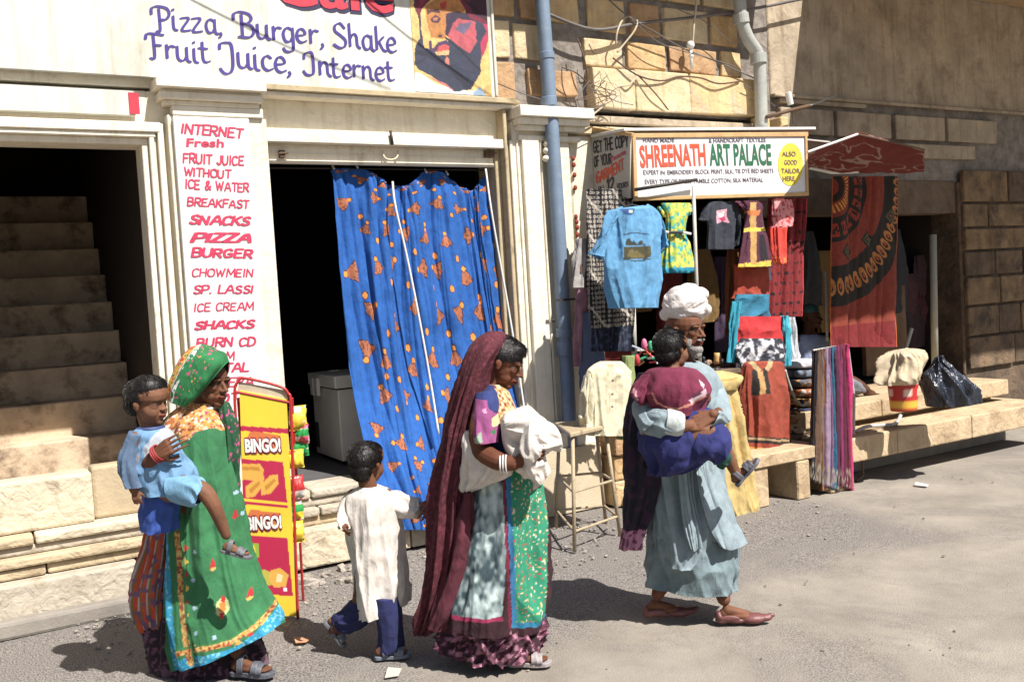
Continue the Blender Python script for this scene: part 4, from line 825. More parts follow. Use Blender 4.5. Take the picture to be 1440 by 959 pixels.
blk = thing('stone_step_block', 'low pale stone step on two stone legs in front of the orange kurta', 'step', (5.3, -1.1, 0))
box('step_slab', ST2, blk, 5.06, 5.82, -1.12, -.55, .30, .40, bevel=.01); box('step_leg', ST2, blk, 5.08, 5.24, -1.10, -.6, .0, .298, bevel=.01); box('step_leg', ST2, blk, 5.52, 5.66, -1.12, -.6, .0, .298, bevel=.01)
blk2 = box('stone_block', ST2, None, 5.86, 6.12, -1.14, -.8, .0, .33, bevel=.015, bseg=2); props(blk2, 'upright pale stone block under the hanging scarves', 'stone block')
low = thing('shop_base_wall', 'tan stone base wall behind the metal stool', 'wall', (4.9, -.3, 0))
rs = random.Random(4)
for z0, z1 in ((.0, .2), (.205, .40), (.405, .60)):
    x = 4.40
    while x < 5.9:
        wd = rs.uniform(.35, .7); box('stone_block', rs.choice(SAND), low, x, min(x+wd, 6.0)-.006, -.32+rs.uniform(-.02, .02), .09, z0, z1, bevel=.015, bseg=2); x += wd
# ================================================================== curtain
def rws(fr, L_, w=0.):
    o = []
    for r in L_:
        if len(r) == 5: y, a, b, d, f = r; o.append((fr.P(a, y, w), fr.P(b, y, w), d, f))
        elif len(r) == 6: a, ya, b, yb, d, f = r; o.append((fr.P(a, ya, w), fr.P(b, yb, w), d, f))
        else: a, ya, b, yb, d, f, ww = r; o.append((fr.P(a, ya, ww), fr.P(b, yb, ww), d, f))
    return o
def curtcol():
    r = random.Random(21); mot = []; dots = []
    for j in range(13):
        for i in range(8):
            x = (i+.5+(j % 2)*.5)*.205+r.uniform(-.04, .04); y = (j+.4)*.2+r.uniform(-.04, .04)
            mot.append((x, y, r.choice((0, .4, -.35, 1.3, -1.5, PI*.9, .1, -1.1, 1.7, -.7)), r.uniform(.62, .82))); dots.append((x+.10+r.uniform(-.02, .02), y+.10+r.uniform(-.02, .02)))
    def f(U, V, P):
        x = U*1.55; y = V*2.45; b = c(19, 94, 178); o = np.tile(np.array(b), (len(x), 1)); OR_ = np.array(c(182, 106, 70)); DK = np.array(c(60, 26, 34)); DO = np.array(c(252, 156, 48))
        for mx_, my_, an, s in mot:
            dx = (x-mx_)/s; dy = (y-my_)/s; k = (np.abs(dx) < .16) & (np.abs(dy) < .16)
            if not k.any(): continue
            a = dx[k]*math.sin(an)+dy[k]*math.cos(an)+.045; q = dx[k]*math.cos(an)-dy[k]*math.sin(an); rr = np.hypot(a, q); ph = np.arctan2(q, a)
            col = o[k]; R_ = .112+.005*np.cos(ph*11); ins = (rr > .028) & (rr < R_) & (np.abs(ph) < .60)
            rim = (rr > .022) & (rr < R_+.006) & (np.abs(ph) < .68) & ~ins; col[rim] = DK; col[ins] = OR_
            st_ = ins & (rr > .062) & (rr < R_-.014) & (np.abs(np.sin(ph*7)) < .22); col[st_] = DK
            d = np.hypot(a-.004, q); col[d < .024] = DK; col[d < .018] = DO; o[k] = col
        for mx_, my_ in dots:
            d = np.hypot(x-mx_, y-my_); o[d < .020] = DK*1.0; o[d < .0155] = DO
        return o
    return f
cu = thing('blue_curtain', 'bright blue cotton curtain printed with orange fans and dots hanging in the doorway', 'curtain', (3.1, .1, .5))
def cr(Y, L_): return [wallf(Y).P(x, y) for x, y in L_]
xs_ = np.array([0, .14, .27, .36, .48, .58, .72, .84, .92, 1.])
def crow(Y, x0, x1, y0, y1, jit=None, dY=0):
    return [wallf(Y+(dY*xs_[i])+(.02 if i % 2 else -.02)).P(x0+(x1-x0)*xs_[i], (y0+(y1-y0)*xs_[i])+(jit[i] if jit else 0)) for i in range(10)]
KC = [crow(.13, 469, 690, 238, 240, [0, -2, 6, 20, 20, 2, 4, 28, 20, 0]), crow(.12, 471, 692, 262, 264, [0, 0, 3, 9, 9, 1, 2, 14, 10, 0]), crow(.10, 475, 697, 330, 332), crow(.06, 484, 710, 430, 430), crow(.0, 498, 726, 540, 540),
      crow(-.20, 514, 742, 630, 630), crow(-.38, 532, 754, 690, 690), crow(-.44, 546, 760, 744, 750)]
sheet('cloth', KC, cu, curtcol(), 330, 460, .004, folds=((6, .018), (11, .010), (18, .005)), crumple=.010, cs=5, seed=6)
cord = M('white_cord', c(222, 220, 214), .7, .05)
for pts in ([(552, 256, .10), (556, 290, .03), (572, 360, .01), (590, 450, -.05), (606, 540, -.10), (617, 610, -.2)], [(683, 238, .1), (690, 290, .02), (700, 350, .0), (716, 440, -.04), (732, 540, -.10), (738, 580, -.14)]):
    MB().tube(crv([wallf(Y-.05).P(x, y) for x, y, Y in pts], 24), .008, 8).build('cord', cord, cu, smooth=True)
MB().tube([(1.97, .16, 2.655), (3.7, .16, 2.665)], .006, 6).build('curtain_wire', IRON, cu)
for x, y in ((470, 238), (503, 236), (600, 243), (630, 246), (688, 238)):
    a = wallf(.13).P(x, y); MB().tube([a, a+np.array([0, .03, .03])], .008, 6).build('curtain_loop', cord, cu)
# ================================================================== chest freezer
a = ground(446, 641, .5); b = ground(499, 661, .5); xd = b-a; xd[2] = 0; xd /= np.linalg.norm(xd); yd = np.array([-xd[1], xd[0], 0]); zt = Fr(a, -yd).P(440, 524)[2]-.5
FZ = thing('chest_freezer', 'white chest freezer with two latches standing in the dark doorway', 'freezer', a)
WF = M('freezer_white', c(250, 246, 238), .4, .06, 4, .04, 30, dirt=c(170, 160, 148), dsc=5, dlo=.62)
def fb(name, mt, x0, x1, y0, y1, z0, z1, bevel=.008, par=None):
    mb = MB().box(x0, x1, y0, y1, z0, z1); mb.v = [tuple(a+xd*p[0]+yd*p[1]+np.array([0, 0, p[2]])) for p in mb.v]; return mb.build(name, mt, par or FZ, bevel=bevel, bseg=2)
fb('body', WF, 0, .62, 0, .62, .03, zt-.10); fb('lid', WF, -.025, .64, -.025, .64, zt-.095, zt)
for x in (.10, .20): fb('latch', WF, x, x+.07, -.05, -.02, zt-.17, zt-.03, .006)
fb('vent_grille', M('grille_grey', c(60, 60, 64)), .02, .10, -.006, .02, .08, .28, 0); fb('gasket', IRON, 0.0, .62, -.004, .6, zt-.108, zt-.095, 0)

# ================================================================== snack rack
gl, gr = ground(342, 862), ground(416, 870); rr_ = gr-gl; RF = Fr(ground(417, 869), -fw+.12*rt0)
rack = thing('snack_rack', 'red wire snack rack with yellow and magenta BINGO! panel on the street', 'rack', (gl+gr)/2)
YL, MG, CH_, CD_ = c(250, 212, 14), c(196, 28, 76), c(236, 178, 66), c(206, 140, 40)
polys = [([(330, 598), (410, 603), (410, 610), (330, 605)], MG), ([(338, 645), (398, 649), (404, 706), (338, 700)], MG), ([(338, 752), (404, 756), (412, 838), (338, 832)], MG),
  ([(330, 652), (366, 652), (371, 660), (369, 676), (332, 674)], CH_), ([(334, 656), (364, 656), (366, 662), (336, 660)], CD_), ([(345, 684), (362, 672), (372, 668), (370, 682), (358, 698), (346, 700)], CH_), ([(366, 682), (380, 668), (391, 667), (392, 680), (380, 694), (368, 696)], CH_),
  ([(372, 684), (386, 672), (388, 676), (374, 690)], CD_), ([(350, 688), (364, 676), (366, 680), (353, 694)], CD_),
  ([(342, 762), (364, 764), (365, 784), (343, 782)], c(150, 186, 50)), ([(350, 768), (358, 766), (360, 776), (352, 779)], YL),
  ([(356, 806), (372, 800), (384, 806), (382, 822), (360, 826)], c(196, 186, 70)), ([(380, 802), (394, 798), (406, 808), (402, 824), (386, 826), (378, 815)], CH_), ([(390, 806), (398, 808), (396, 818), (388, 818)], c(250, 226, 170)),
  ([(330, 703), (405, 710), (405, 714), (330, 708)], MG), ([(399, 826), (404, 826), (404, 831), (399, 831)], c(250, 250, 250)), ([(352, 606), (394, 612), (396, 632), (388, 628), (374, 638), (352, 637), (344, 622)], c(224, 120, 60)), ([(352, 716), (394, 721), (396, 740), (386, 737), (372, 746), (352, 745), (345, 732)], c(224, 120, 60)),
  ([(338, 637), (368, 640), (385, 634), (402, 640), (402, 646), (338, 644)], YL)]
TLp, TRp, BRp, BLp = (337, 549), (403, 562), (417, 866), (346, 866)
panel('panel', BOARD, rack, RF, [TLp, TRp, BRp, BLp], .012, pcol(YL, RF, polys, w=.0, noise=.0), 70, 240, w=.002)
WI = ink('white_ink', c(246, 244, 240)); MI = ink('magenta_ink', c(150, 24, 60))
for x0, y0, x1, y1 in ((345, 634, 396, 633), (347, 744, 396, 741)):
    text('BINGO!', RF, rack, MI, x0, y0+1, x1+1, y1+1, 20, w=.006, bold=.09); text('BINGO!', RF, rack, WI, x0, y0, x1, y1, 18, w=.009, bold=.05)
RT = M('red_wire_paint', c(196, 34, 36), .4, .1)
MB().tube(crv([RF.P(*p) for p in ((346, 866), (338, 760), (333, 620), (330, 552), (335, 537), (345, 532), (392, 543), (405, 553), (409, 572), (413, 700), (419, 873))], 60), .008, 8).build('wire_frame', RT, rack, smooth=True)
MB().tube([RF.P(332, 551), RF.P(408, 566)], .007, 8).build('cross_bar', RT, rack); MB().tube([RF.P(344, 867), RF.P(419, 874)], .010, 8).build('cross_bar', RT, rack)
slab('header_card', M('clear_card', c(214, 196, 170), .4), rack, [RF.P(336, 537, -.01), RF.P(402, 549, -.01), RF.P(406, 566, -.01), RF.P(334, 551, -.01)], -RF.n*.004)
bk = -RF.n
for y0, y1 in ((560, 862),):
    for dxx in (0, 1):
        A = RF.P((334, 410)[dxx], 560)+bk*.02; B = RF.P((344, 419)[dxx], 870)+bk*.32; MB().tube([A, B], .008, 8).build('rear_leg', RT, rack)
for i, y in enumerate((600, 650, 700, 745)):
    A = RF.P(411+i*1.5, y); k = MB(); k.tube([A, A+bk*(.14+.05*i)], .005, 6); k.tube([A+bk*(.14+.05*i), A+bk*(.14+.05*i)+np.array([0, 0, .03])], .005, 6); A2 = RF.P(345, y)
    k.tube([A+bk*.12, A2+bk*.12], .005, 6); k.build('hook_bar', RT, rack)
def packet(ce, sx, sz, tilt, cols, lab, k):
    r = RF.r*math.cos(tilt)-RF.n*math.sin(tilt); nn = np.cross(r, [0, 0, 1.]); rw = []
    ce = np.array(ce)
    for t, ww, d in ((-.5, 1.0, .003), (-.42, .98, .004), (-.3, .95, .022), (0, .97, .034), (.3, .95, .022), (.42, .98, .004), (.5, 1.0, .003)):
        p = ce-np.array([0, 0, 1.])*t*sz; rw.append((p-r*sx*ww/2, p+r*sx*ww/2, d, 1.))
    t = thing('snack_packet', lab, 'snack packet', ce+np.array([0, 0, sz/2]), 'snack packets hanging on the rack')
    def cf(U, V, P):
        n = vn(P, 22, k); o = np.tile(np.array(cols[0]), (len(P), 1)); o[n > .15] = cols[1]; o[(V > .35) & (V < .55)] = cols[2]; o[(V < .08) | (V > .92)] = cols[0]; return o
    loft('bag', rw, t, cf, nn, 40, 40, ((4, .004),), .004, 30, mat=BOARD, seed=k, hem=False)
YY, GG2, PK, WH, RD = c(250, 214, 30), c(30, 160, 70), c(226, 70, 120), c(240, 236, 230), c(200, 40, 40)
for i, (x, y, w_, h_, tl, cl, lb) in enumerate(((417, 590, .12, .16, .5, (YY, WH, YY), 'yellow and white snack packet, topmost on the rack side'), (421, 613, .11, .13, -.3, (PK, WH, GG2), 'pink and white snack packet below the top yellow one'), (419, 632, .12, .13, .3, (GG2, WH, GG2), 'green snack packet in the middle of the rack side'),
      (414, 648, .10, .12, .1, (YY, RD, YY), 'yellow and red snack packet under the green one'), (415, 690, .10, .16, .4, (RD, WH, RD), 'red and white snack packet at half height of the rack'), (413, 722, .10, .13, -.2, (WH, YY, GG2), 'white and green snack packet low on the rack side'), (416, 752, .10, .14, .5, (YY, WH, YY), 'pale yellow snack packet, lowest on the rack side'))):
    packet(RF.P(x, y)+bk*(.07+.02*(i % 3)), w_*.82, h_*.85, tl, cl, lb, i+3)

# ================================================================== hanging clothes of the textile shop
def garment(name, label, cat, Y, rows, col, folds=((4, .010), (7, .006)), extra=(), n=120, m=110, crumple=.005, e=2.2, seed=1, group=None, cs=14, fr=None, D=(0, -1, 0)):
    fr = fr or wallf(Y); rw = rws(fr, rows); t = thing(name, label, cat, (rw[-1][0]+rw[-1][1])/2, group)
    loft('cloth' if not extra else 'body_cloth', rw, t, col, D, n, m, folds, crumple, cs, e, seed=seed)
    for k, (nm, rr) in enumerate(extra): loft(nm, rws(fr, rr), t, col, D, 48, 50, folds, crumple*.7, cs, 2, seed=seed+k+5)
    return t, fr
def hanger(t, fr, x, y, wpx):
    P = lambda a, b: fr.P(a, b, .0)
    MB().tube(crv([P(x-wpx, y+7), P(x-wpx*.5, y+2), P(x, y-1), P(x+wpx*.5, y+2), P(x+wpx, y+7)], 12), .005, 6).build('hanger', IRON, t); MB().tube(crv([P(x, y-1), P(x, y-6), P(x+3, y-10), P(x+1, y-14)], 10), .004, 6).build('hanger_hook', IRON, t)
def bwcol(fr):
    lim = fr.uv(fr.P(850, 461))[0][1]; lim2 = fr.uv(fr.P(850, 490))[0][1]
    def f(U, V, P):
        uv = fr.uv(P); a = uv[:, 0]/.036; b = uv[:, 1]/.036; i = np.floor(a); j = np.floor(b); q = np.hypot(a-i-.5, b-j-.5)
        n = vn(P, 60, 3); k = (q < .36+.12*n) & (q > .14); o = np.tile(np.array(c(48, 44, 48)), (len(P), 1)); o[k] = c(196, 186, 172); o[(np.abs((i+j) % 2) < .5) & (q < .2)] = c(150, 140, 130)
        g = (a*.5+b*.5) % 4 < .35; o[g] = c(210, 200, 184)
        d = uv[:, 1] < lim; o[d] = np.where((vn(P, 40, 6) > .25)[d][:, None], c(60, 72, 96), c(28, 34, 56)); o[uv[:, 1] < lim2] = c(30, 36, 60); return o
    return f
f_ = wallf(-.38)
def flat(name, label, Y, rows, col, nu, nv, folds, seed, crumple=.004):
    fr = wallf(Y); K = []
    for k, (y, a, b) in enumerate(rows): K.append([fr.P(a+(b-a)*t, y) for t in np.linspace(0, 1, 5)])
    A, B = np.array(K[-1][0]), np.array(K[-1][-1]); o = sheet(name, K, None, col, nu, nv, .004, folds, crumple, 9, seed, origin=(A+B)/2); props(o, label, 'cloth'); return o
flat('block_print_cloth', 'long black and white block printed cloth with navy border behind the blue t-shirt', -.38, [(266, 826, 888), (300, 826, 889), (380, 827, 890), (450, 830, 892), (494, 832, 893)], bwcol(f_), 130, 300, ((4, .016), (7, .008)), 3)
if 0: garment('block_print_cloth', 'long black and white block printed cloth with navy border behind the blue t-shirt', 'cloth', -.38, [(266, 826, 888, .03, .3), (300, 826, 889, .03, .6), (380, 827, 890, .03, 1), (450, 830, 892, .03, 1), (494, 832, 893, .03, 1)], bwcol(f_), ((3, .008), (5, .006)), n=220, m=260, e=4)
TB, TBD = c(96, 160, 206), c(70, 130, 184)
fT = wallf(-.80)
ar = [(874+34*(i/12.), 331-3*math.sin(PI*i/12.)) for i in range(13)]
tp = pcol(TB, fT, [([(873, 347), (909, 346), (909, 363), (873, 366)], c(74, 70, 44)), ([(875, 346), (877, 337), (882, 335), (885, 341), (889, 339), (894, 344), (899, 337), (903, 346)], c(58, 60, 50)),
    ([(878, 362), (881, 353), (886, 350), (890, 356), (893, 352), (899, 358), (902, 362)], c(120, 106, 60)), ([(872, 294), (890, 294), (887, 302), (881, 304), (875, 302)], c(46, 84, 140)), ([(880, 296), (886, 296), (886, 300), (880, 300)], c(210, 214, 214))],
    w=.05, lines=[(ar, .004, c(40, 62, 84)), ([(873, 364), (890, 368), (908, 365)], .005, c(52, 70, 70))])
t, _ = garment('blue_tshirt', 'light blue t-shirt with a dark camel print hanging outside the shop', 't-shirt', -.80, [(873, 293, 905, 289, .03, .1), (862, 295, 914, 292, .05, .3), (854, 300, 921, 297, .06, .6), (852, 330, 926, 326, .07, 1), (856, 380, 925, 380, .07, 1), (866, 434, 921, 433, .07, 1)], tp,
   ((3, .018), (5, .014), (8, .006)), extra=(('sleeve', [(853, 322, 874, 291, .04, .3), (842, 340, 862, 305, .045, .6), (834, 358, 851, 366, .04, 1)]), ('sleeve', [(906, 290, 922, 318, .04, .3), (921, 294, 930, 335, .045, .6), (941, 345, 929, 352, .035, 1)])), n=160, m=160, seed=4)
hanger(t, fT, 889, 289, 24)
GY = lambda fr, base, sec, thr, sc, brd, ylim, xx=950: (lambda U, V, P: _gy(fr, base, sec, thr, sc, brd, ylim, xx, P))
def _gy(fr, base, sec, thr, sc, brd, ylim, xx, P):
    o = np.tile(np.array(base), (len(P), 1)); n = vn(P, sc, 2)+.5*vn(P, sc*2.1, 6); o[n > thr] = sec[0]; o[n < -thr] = sec[1]; l = fr.uv(fr.P(xx, ylim))[0][1]; o[P[:, 2] < l] = brd; return o
fd = wallf(-.62)
t, _ = garment('kids_dress', 'small yellow green and turquoise patterned child dress beside the blue t-shirt', 'dress', -.62, [(286, 930, 970, .03, .2), (300, 936, 966, .04, .3), (325, 938, 962, .04, .6), (345, 935, 966, .05, 1), (376, 932, 975, .06, 1), (384, 936, 970, .05, 1)], GY(fd, c(168, 196, 70), (c(60, 176, 180), c(226, 214, 90)), .25, 40, c(30, 160, 196), 377), extra=(('sleeve', [(927, 290, 936, 306, .02, .3), (925, 292, 930, 304, .02, .5)]), ('sleeve', [(964, 286, 966, 304, .02, .3), (972, 288, 970, 302, .02, .5)])), seed=3)
MB().tube([fd.P(938, 327, .07), fd.P(966, 327, .07)], .012, 8).build('belt', ink('black_ink', c(40, 38, 50)), t)
MB().tube([fd.P(932, 326, .07), fd.P(940, 327, .085)], .010, 8).build('belt_bow', WHT, t); MB().tube([fd.P(960, 327, .085), fd.P(971, 329, .07)], .010, 8).build('belt_bow', WHT, t)
ft = wallf(-.60)
t, _ = garment('dark_tshirt', 'small charcoal t-shirt with a pink and white print, under the long sign', 't-shirt', -.60, [(284, 997, 1030, .03, .2), (294, 994, 1034, .04, .5), (320, 996, 1033, .045, 1), (351, 995, 1031, .045, 1)], pcol(c(52, 56, 68), ft, [([(1009, 296), (1022, 294), (1023, 306), (1026, 314), (1016, 311), (1008, 315)], c(232, 170, 186)), ([(1011, 299), (1018, 297), (1018, 304), (1012, 306)], c(250, 240, 240)), ([(1012, 307), (1020, 304), (1022, 310), (1014, 312)], c(210, 60, 110))], w=.04),
   extra=(('sleeve', [(1029, 285, 1033, 312, .03, .3), (1036, 290, 1036, 330, .035, .6), (1040, 340, 1031, 348, .03, 1)]), ('sleeve', [(988, 300, 998, 285, .03, .3), (984, 310, 994, 312, .03, .6)])), seed=7); hanger(t, ft, 1013, 283, 14)
fm = wallf(-.66)
mp = pcol(c(92, 40, 62), fm, [([(1036, 372), (1084, 366), (1084, 374), (1036, 380)], c(246, 196, 60)), ([(1056, 285), (1064, 285), (1062, 372), (1055, 372)], c(206, 160, 90)), ([(1046, 321), (1078, 320), (1078, 325), (1046, 326)], c(246, 206, 70)), ([(1066, 330), (1074, 330), (1080, 366), (1066, 368)], c(34, 22, 34)), ([(1052, 296), (1070, 296), (1066, 304), (1056, 304)], c(214, 120, 60))], w=.04, noise=.006)
t, _ = garment('maroon_dress', 'small maroon dress with gold trim and gold bow, hanging right of the charcoal t-shirt', 'dress', -.66, [(283, 1042, 1078, .03, .2), (298, 1048, 1072, .035, .4), (322, 1047, 1073, .04, .5), (335, 1045, 1075, .05, 1), (376, 1038, 1082, .06, 1)], mp, extra=(('sleeve', [(1040, 283, 1048, 296, .02, .3), (1034, 285, 1042, 294, .02, .5)]),), seed=9)
fr_ = wallf(-.70)
def redc(U, V, P):
    o = np.tile(np.array(c(222, 60, 40)), (len(P), 1)); l = fr_.uv(fr_.P(1098, 320))[0][1]; n = vn(P, 55, 3); top = P[:, 2] > l; o[top] = c(236, 150, 150); o[top & (n > .2)] = c(200, 60, 70); l2 = fr_.uv(fr_.P(1098, 362))[0][1]; k = (P[:, 2] < l2) & (n > .1); o[k] = c(250, 130, 60); return o
garment('red_child_dress', 'little orange red dress with speckled pink top, right of the maroon dress', 'dress', -.70, [(281, 1086, 1112, .03, .2), (300, 1086, 1116, .035, .5), (318, 1088, 1114, .035, .6), (322, 1085, 1106, .04, 1), (366, 1086, 1104, .05, 1), (372, 1090, 1101, .04, 1)], redc, seed=5)
f7 = wallf(-.50)
def dkred(U, V, P):
    uv = f7.uv(P); a = uv[:, 0]/.085; b = uv[:, 1]/.085; i = np.floor(b); a = a+.5*(i % 2); q = (a-np.floor(a)-.5); r_ = b-i-.5; o = np.tile(np.array(c(132, 20, 26)), (len(P), 1)); o[(np.abs(q) < .22) & (np.abs(r_) < .14) & (vn(P, 70, 3) > -.3)] = c(30, 10, 16); o[(U < .03) | (U > .97)] = c(214, 56, 60); return o
flat('dark_red_cloth', 'dark red cloth with small black prints hanging under the right end of the long sign', -.50, [(279, 1080, 1134), (330, 1080, 1133), (400, 1080, 1130), (445, 1080, 1128)], dkred, 100, 200, ((4, .014),), 2)
f8 = wallf(-.42); mcx, mcz = f8.uv(f8.P(1168, 262))[0]
def mand(U, V, P):
    uv = f8.uv(P); dx = uv[:, 0]-mcx; dz = uv[:, 1]-mcz; r_ = np.hypot(dx, dz)*150; an = np.arctan2(dz, dx); o = np.tile(np.array(c(146, 54, 32)), (len(P), 1)); DK = np.array(c(44, 36, 30)); n = vn(P, 70, 3)
    for r0, r1 in ((14, 22), (42, 74), (106, 118), (118, 150), (150, 160)): o[(r_ > r0) & (r_ < r1)] = DK
    k = (r_ > 25) & (r_ < 36) & (np.sin(an*40) > 0); o[k] = c(236, 160, 60)
    k = (r_ > 50) & (r_ < 68) & (np.abs(((an*r_.clip(59, 59)/16) % 1)-.5) < .34); o[k] = c(170, 56, 26); k2 = k & (np.abs(r_-59) < 5) & (n > 0); o[k2] = DK
    q = (an*134/13) % 1-.5; pr = (r_-134)/14; k = (r_ > 120) & (r_ < 148) & (np.hypot(q*2, pr) < .85) & (np.hypot(q*2+.1, pr-.1) > .45); o[k] = c(198, 124, 52); o[(r_ > 120) & (r_ < 148) & (np.hypot(q*2, pr) < .25)] = c(190, 80, 40)
    for x_, y_ in ((1191, 354), (1222, 337), (1251, 304)):
        cx_, cz_ = f8.uv(f8.P(x_, y_))[0]; d1 = np.abs(uv[:, 0]-cx_)+np.abs(uv[:, 1]-cz_); o[d1 < .085] = DK; o[d1 < .062] = c(86, 90, 60); o[d1 < .035] = c(60, 50, 36); o[d1 < .014] = c(190, 90, 50)
    l = f8.uv(f8.P(1215, 455))[0][1]; o[uv[:, 1] < l] = c(126, 16, 22); l2 = f8.uv(f8.P(1168, 300))[0][0]
    o[U < .012] = c(220, 110, 40); o[U > .988] = c(220, 110, 40); 
    return o*(1+.12*n[:, None])
flat('mandala_cloth', 'large orange bedcover with dark mandala rings hanging at the right', -.42, [(248, 1172, 1264), (320, 1171, 1264), (400, 1171, 1263), (488, 1170, 1263)], mand, 240, 420, ((3, .016), (6, .006)), 3)
# stacked hanging pieces
for lab, Y, rows, col_, sd in (
  ('brown cloth strip hanging behind the maroon dress', -.40, [(350, 1024, 1044, .02, 1), (425, 1022, 1040, .02, 1), (470, 1020, 1034, .02, 1)], c(150, 84, 36), 1),
  ('slate grey cloth hanging just below the maroon dress', -.50, [(350, 1040, 1082, .03, .5), (395, 1036, 1082, .03, 1)], c(66, 70, 86), 2),
  ('rust orange cloth folded under the maroon dress', -.56, [(372, 1034, 1080, .03, .5), (395, 1034, 1080, .04, 1), (420, 1030, 1080, .04, 1)], c(176, 62, 34), 3),
  ('teal blue cloth folded between rust and red pieces', -.60, [(414, 1036, 1080, .03, .5), (430, 1032, 1080, .04, 1), (448, 1030, 1080, .04, 1)], c(34, 118, 150), 4),
  ('bright red cloth hanging above the orange kurta', -.64, [(445, 1036, 1100, .03, .4), (465, 1034, 1101, .04, 1), (492, 1034, 1102, .04, 1)], c(206, 36, 42), 5),
  ('narrow turquoise scarf at the left of the red cloth', -.67, [(424, 1032, 1041, .02, 1), (460, 1028, 1036, .02, 1), (510, 1024, 1034, .02, 1)], c(40, 160, 186), 6),
  ('narrow turquoise scarf at the right of the red cloth', -.67, [(444, 1099, 1109, .02, 1), (480, 1101, 1109, .02, 1), (515, 1101, 1110, .02, 1)], c(60, 178, 200), 7),
  ('grey and white striped trousers hanging beside the right turquoise scarf', -.60, [(446, 1109, 1115, .015, 1), (480, 1111, 1120, .015, 1), (520, 1113, 1124, .015, 1)], c(196, 200, 206), 8),
  ('grey white cloth hanging beside the blue downpipe', -.30, [(336, 810, 826, .03, .6), (370, 807, 828, .03, 1), (405, 806, 829, .03, 1)], c(176, 170, 166), 9),
  ('dusty pink cloth hanging low beside the blue downpipe', -.32, [(405, 812, 829, .03, .6), (450, 811, 830, .03, 1), (515, 810, 822, .03, 1)], c(150, 104, 116), 10),
  ('slate blue cloth hanging between downpipe and cream kurta', -.34, [(440, 818, 832, .03, .6), (520, 817, 850, .04, 1), (610, 818, 846, .03, 1)], c(86, 96, 124), 11),
  ('brown folded cloth peeping out above the pink cloth by the pipe', -.31, [(372, 815, 828, .02, .6), (408, 814, 830, .02, 1)], c(120, 78, 52), 12),
  ('sage green cloth hanging beside the man with the child', -.88, [(500, 878, 890, .03, .6), (560, 874, 892, .03, 1), (618, 872, 886, .03, 1)], c(146, 160, 96), 13)):
    garment('hanging_cloth', lab, 'cloth', Y, rows, col_, ((3, .010), (6, .006)), n=70, m=60, seed=sd)
fb_ = wallf(-.72)
def marb(U, V, P):
    n = vn(P, 26, 3)+.5*vn(P, 60, 5); o = np.tile(np.array(c(52, 54, 64)), (len(P), 1)); o[n > .25] = c(206, 206, 210); o[(n > .05) & (n <= .25)] = c(120, 124, 136); return o
garment('marbled_top', 'black and white marbled top hanging right above the orange kurta', 'top', -.72, [(476, 1042, 1098, .04, .5), (490, 1036, 1104, .05, 1), (520, 1036, 1102, .05, 1), (560, 1038, 1046, .03, 1)][:3], marb, seed=8)
fo = wallf(-.85)
ok_ = pcol(c(160, 64, 40), fo, [([(1059, 520), (1065, 520), (1065, 556), (1059, 556)], c(40, 34, 30)), ([(1072, 518), (1077, 518), (1077, 553), (1072, 553)], c(40, 34, 30)), ([(1065, 522), (1072, 522), (1072, 554), (1065, 554)], c(196, 150, 90)), ([(1056, 510), (1062, 508), (1070, 520), (1066, 524)], c(196, 170, 120)), ([(1084, 506), (1089, 508), (1078, 522), (1074, 518)], c(196, 170, 120)),
   ([(1040, 612), (1112, 616), (1112, 625), (1040, 622)], c(36, 30, 30)), ([(1040, 614), (1112, 618), (1112, 621), (1040, 618)], c(180, 150, 110)), ([(1040, 628), (1112, 631), (1112, 634), (1040, 631)], c(214, 150, 60)), ([(1040, 634), (1112, 637), (1112, 639), (1040, 637)], c(90, 30, 26))], w=.05, noise=.004)
garment('orange_kurta', 'rust orange kurta with dark embroidered placket and bordered hem hanging over the stone step', 'kurta', -.85, [(508, 1052, 1096, .04, .1), (515, 1046, 1102, .05, .4), (545, 1046, 1103, .06, 1), (600, 1051, 1107, .07, 1), (640, 1054, 1106, .07, 1)], ok_, ((3, .018), (5, .012)), n=160, m=170, seed=6)
fy = wallf(-1.02)
yd_ = thing('yellow_dress', 'pale yellow pleated dress with a flared shoulder frill behind the walking man', 'dress', (4.9, -1.02, .2))
YC = pcol(c(204, 176, 108), fy, [], lines=[([(988, 541), (1010, 536), (1034, 531)], .006, c(190, 140, 60)), ([(1030, 560), (1046, 640), (1058, 724)], .006, c(196, 150, 70))], w=.1, noise=.004)
loft('body_cloth', rws(fy, [(541, 990, 1030, .09, .4), (580, 990, 1036, .11, 1), (640, 992, 1048, .12, 1), (700, 996, 1058, .12, 1), (731, 1000, 1063, .12, 1)]), yd_, YC, (0, -1, 0), 180, 120, ((9, .012), (14, .008), (4, .01)), .006, 12, seed=2)
loft('shoulder_frill', rws(fy, [(990, 524, 1014, 521, .06, .1), (985, 530, 1028, 524, .1, .4), (980, 540, 1040, 529, .14, .6), (982, 551, 1036, 541, .13, 1), (986, 552, 1034, 545, .11, 1)]), yd_, YC, (0, -1, 0), 120, 50, ((5, .008),), .005, seed=4)
fk = wallf(-.92)
kc = pcol(c(222, 212, 178), fk, [([(857, 517), (861, 517), (861, 521), (857, 521)], c(110, 70, 46)), ([(858, 534), (861, 534), (861, 537), (858, 537)], c(110, 70, 46)), ([(858, 552), (861, 552), (861, 555), (858, 555)], c(110, 70, 46)), ([(858, 570), (861, 570), (861, 573), (858, 573)], c(110, 70, 46)), ([(855, 512), (864, 512), (862, 526), (858, 526)], c(196, 180, 140))], w=.05, lines=[([(854, 515), (855, 580)], .003, c(190, 176, 140)), ([(864, 515), (865, 580)], .003, c(190, 176, 140))])
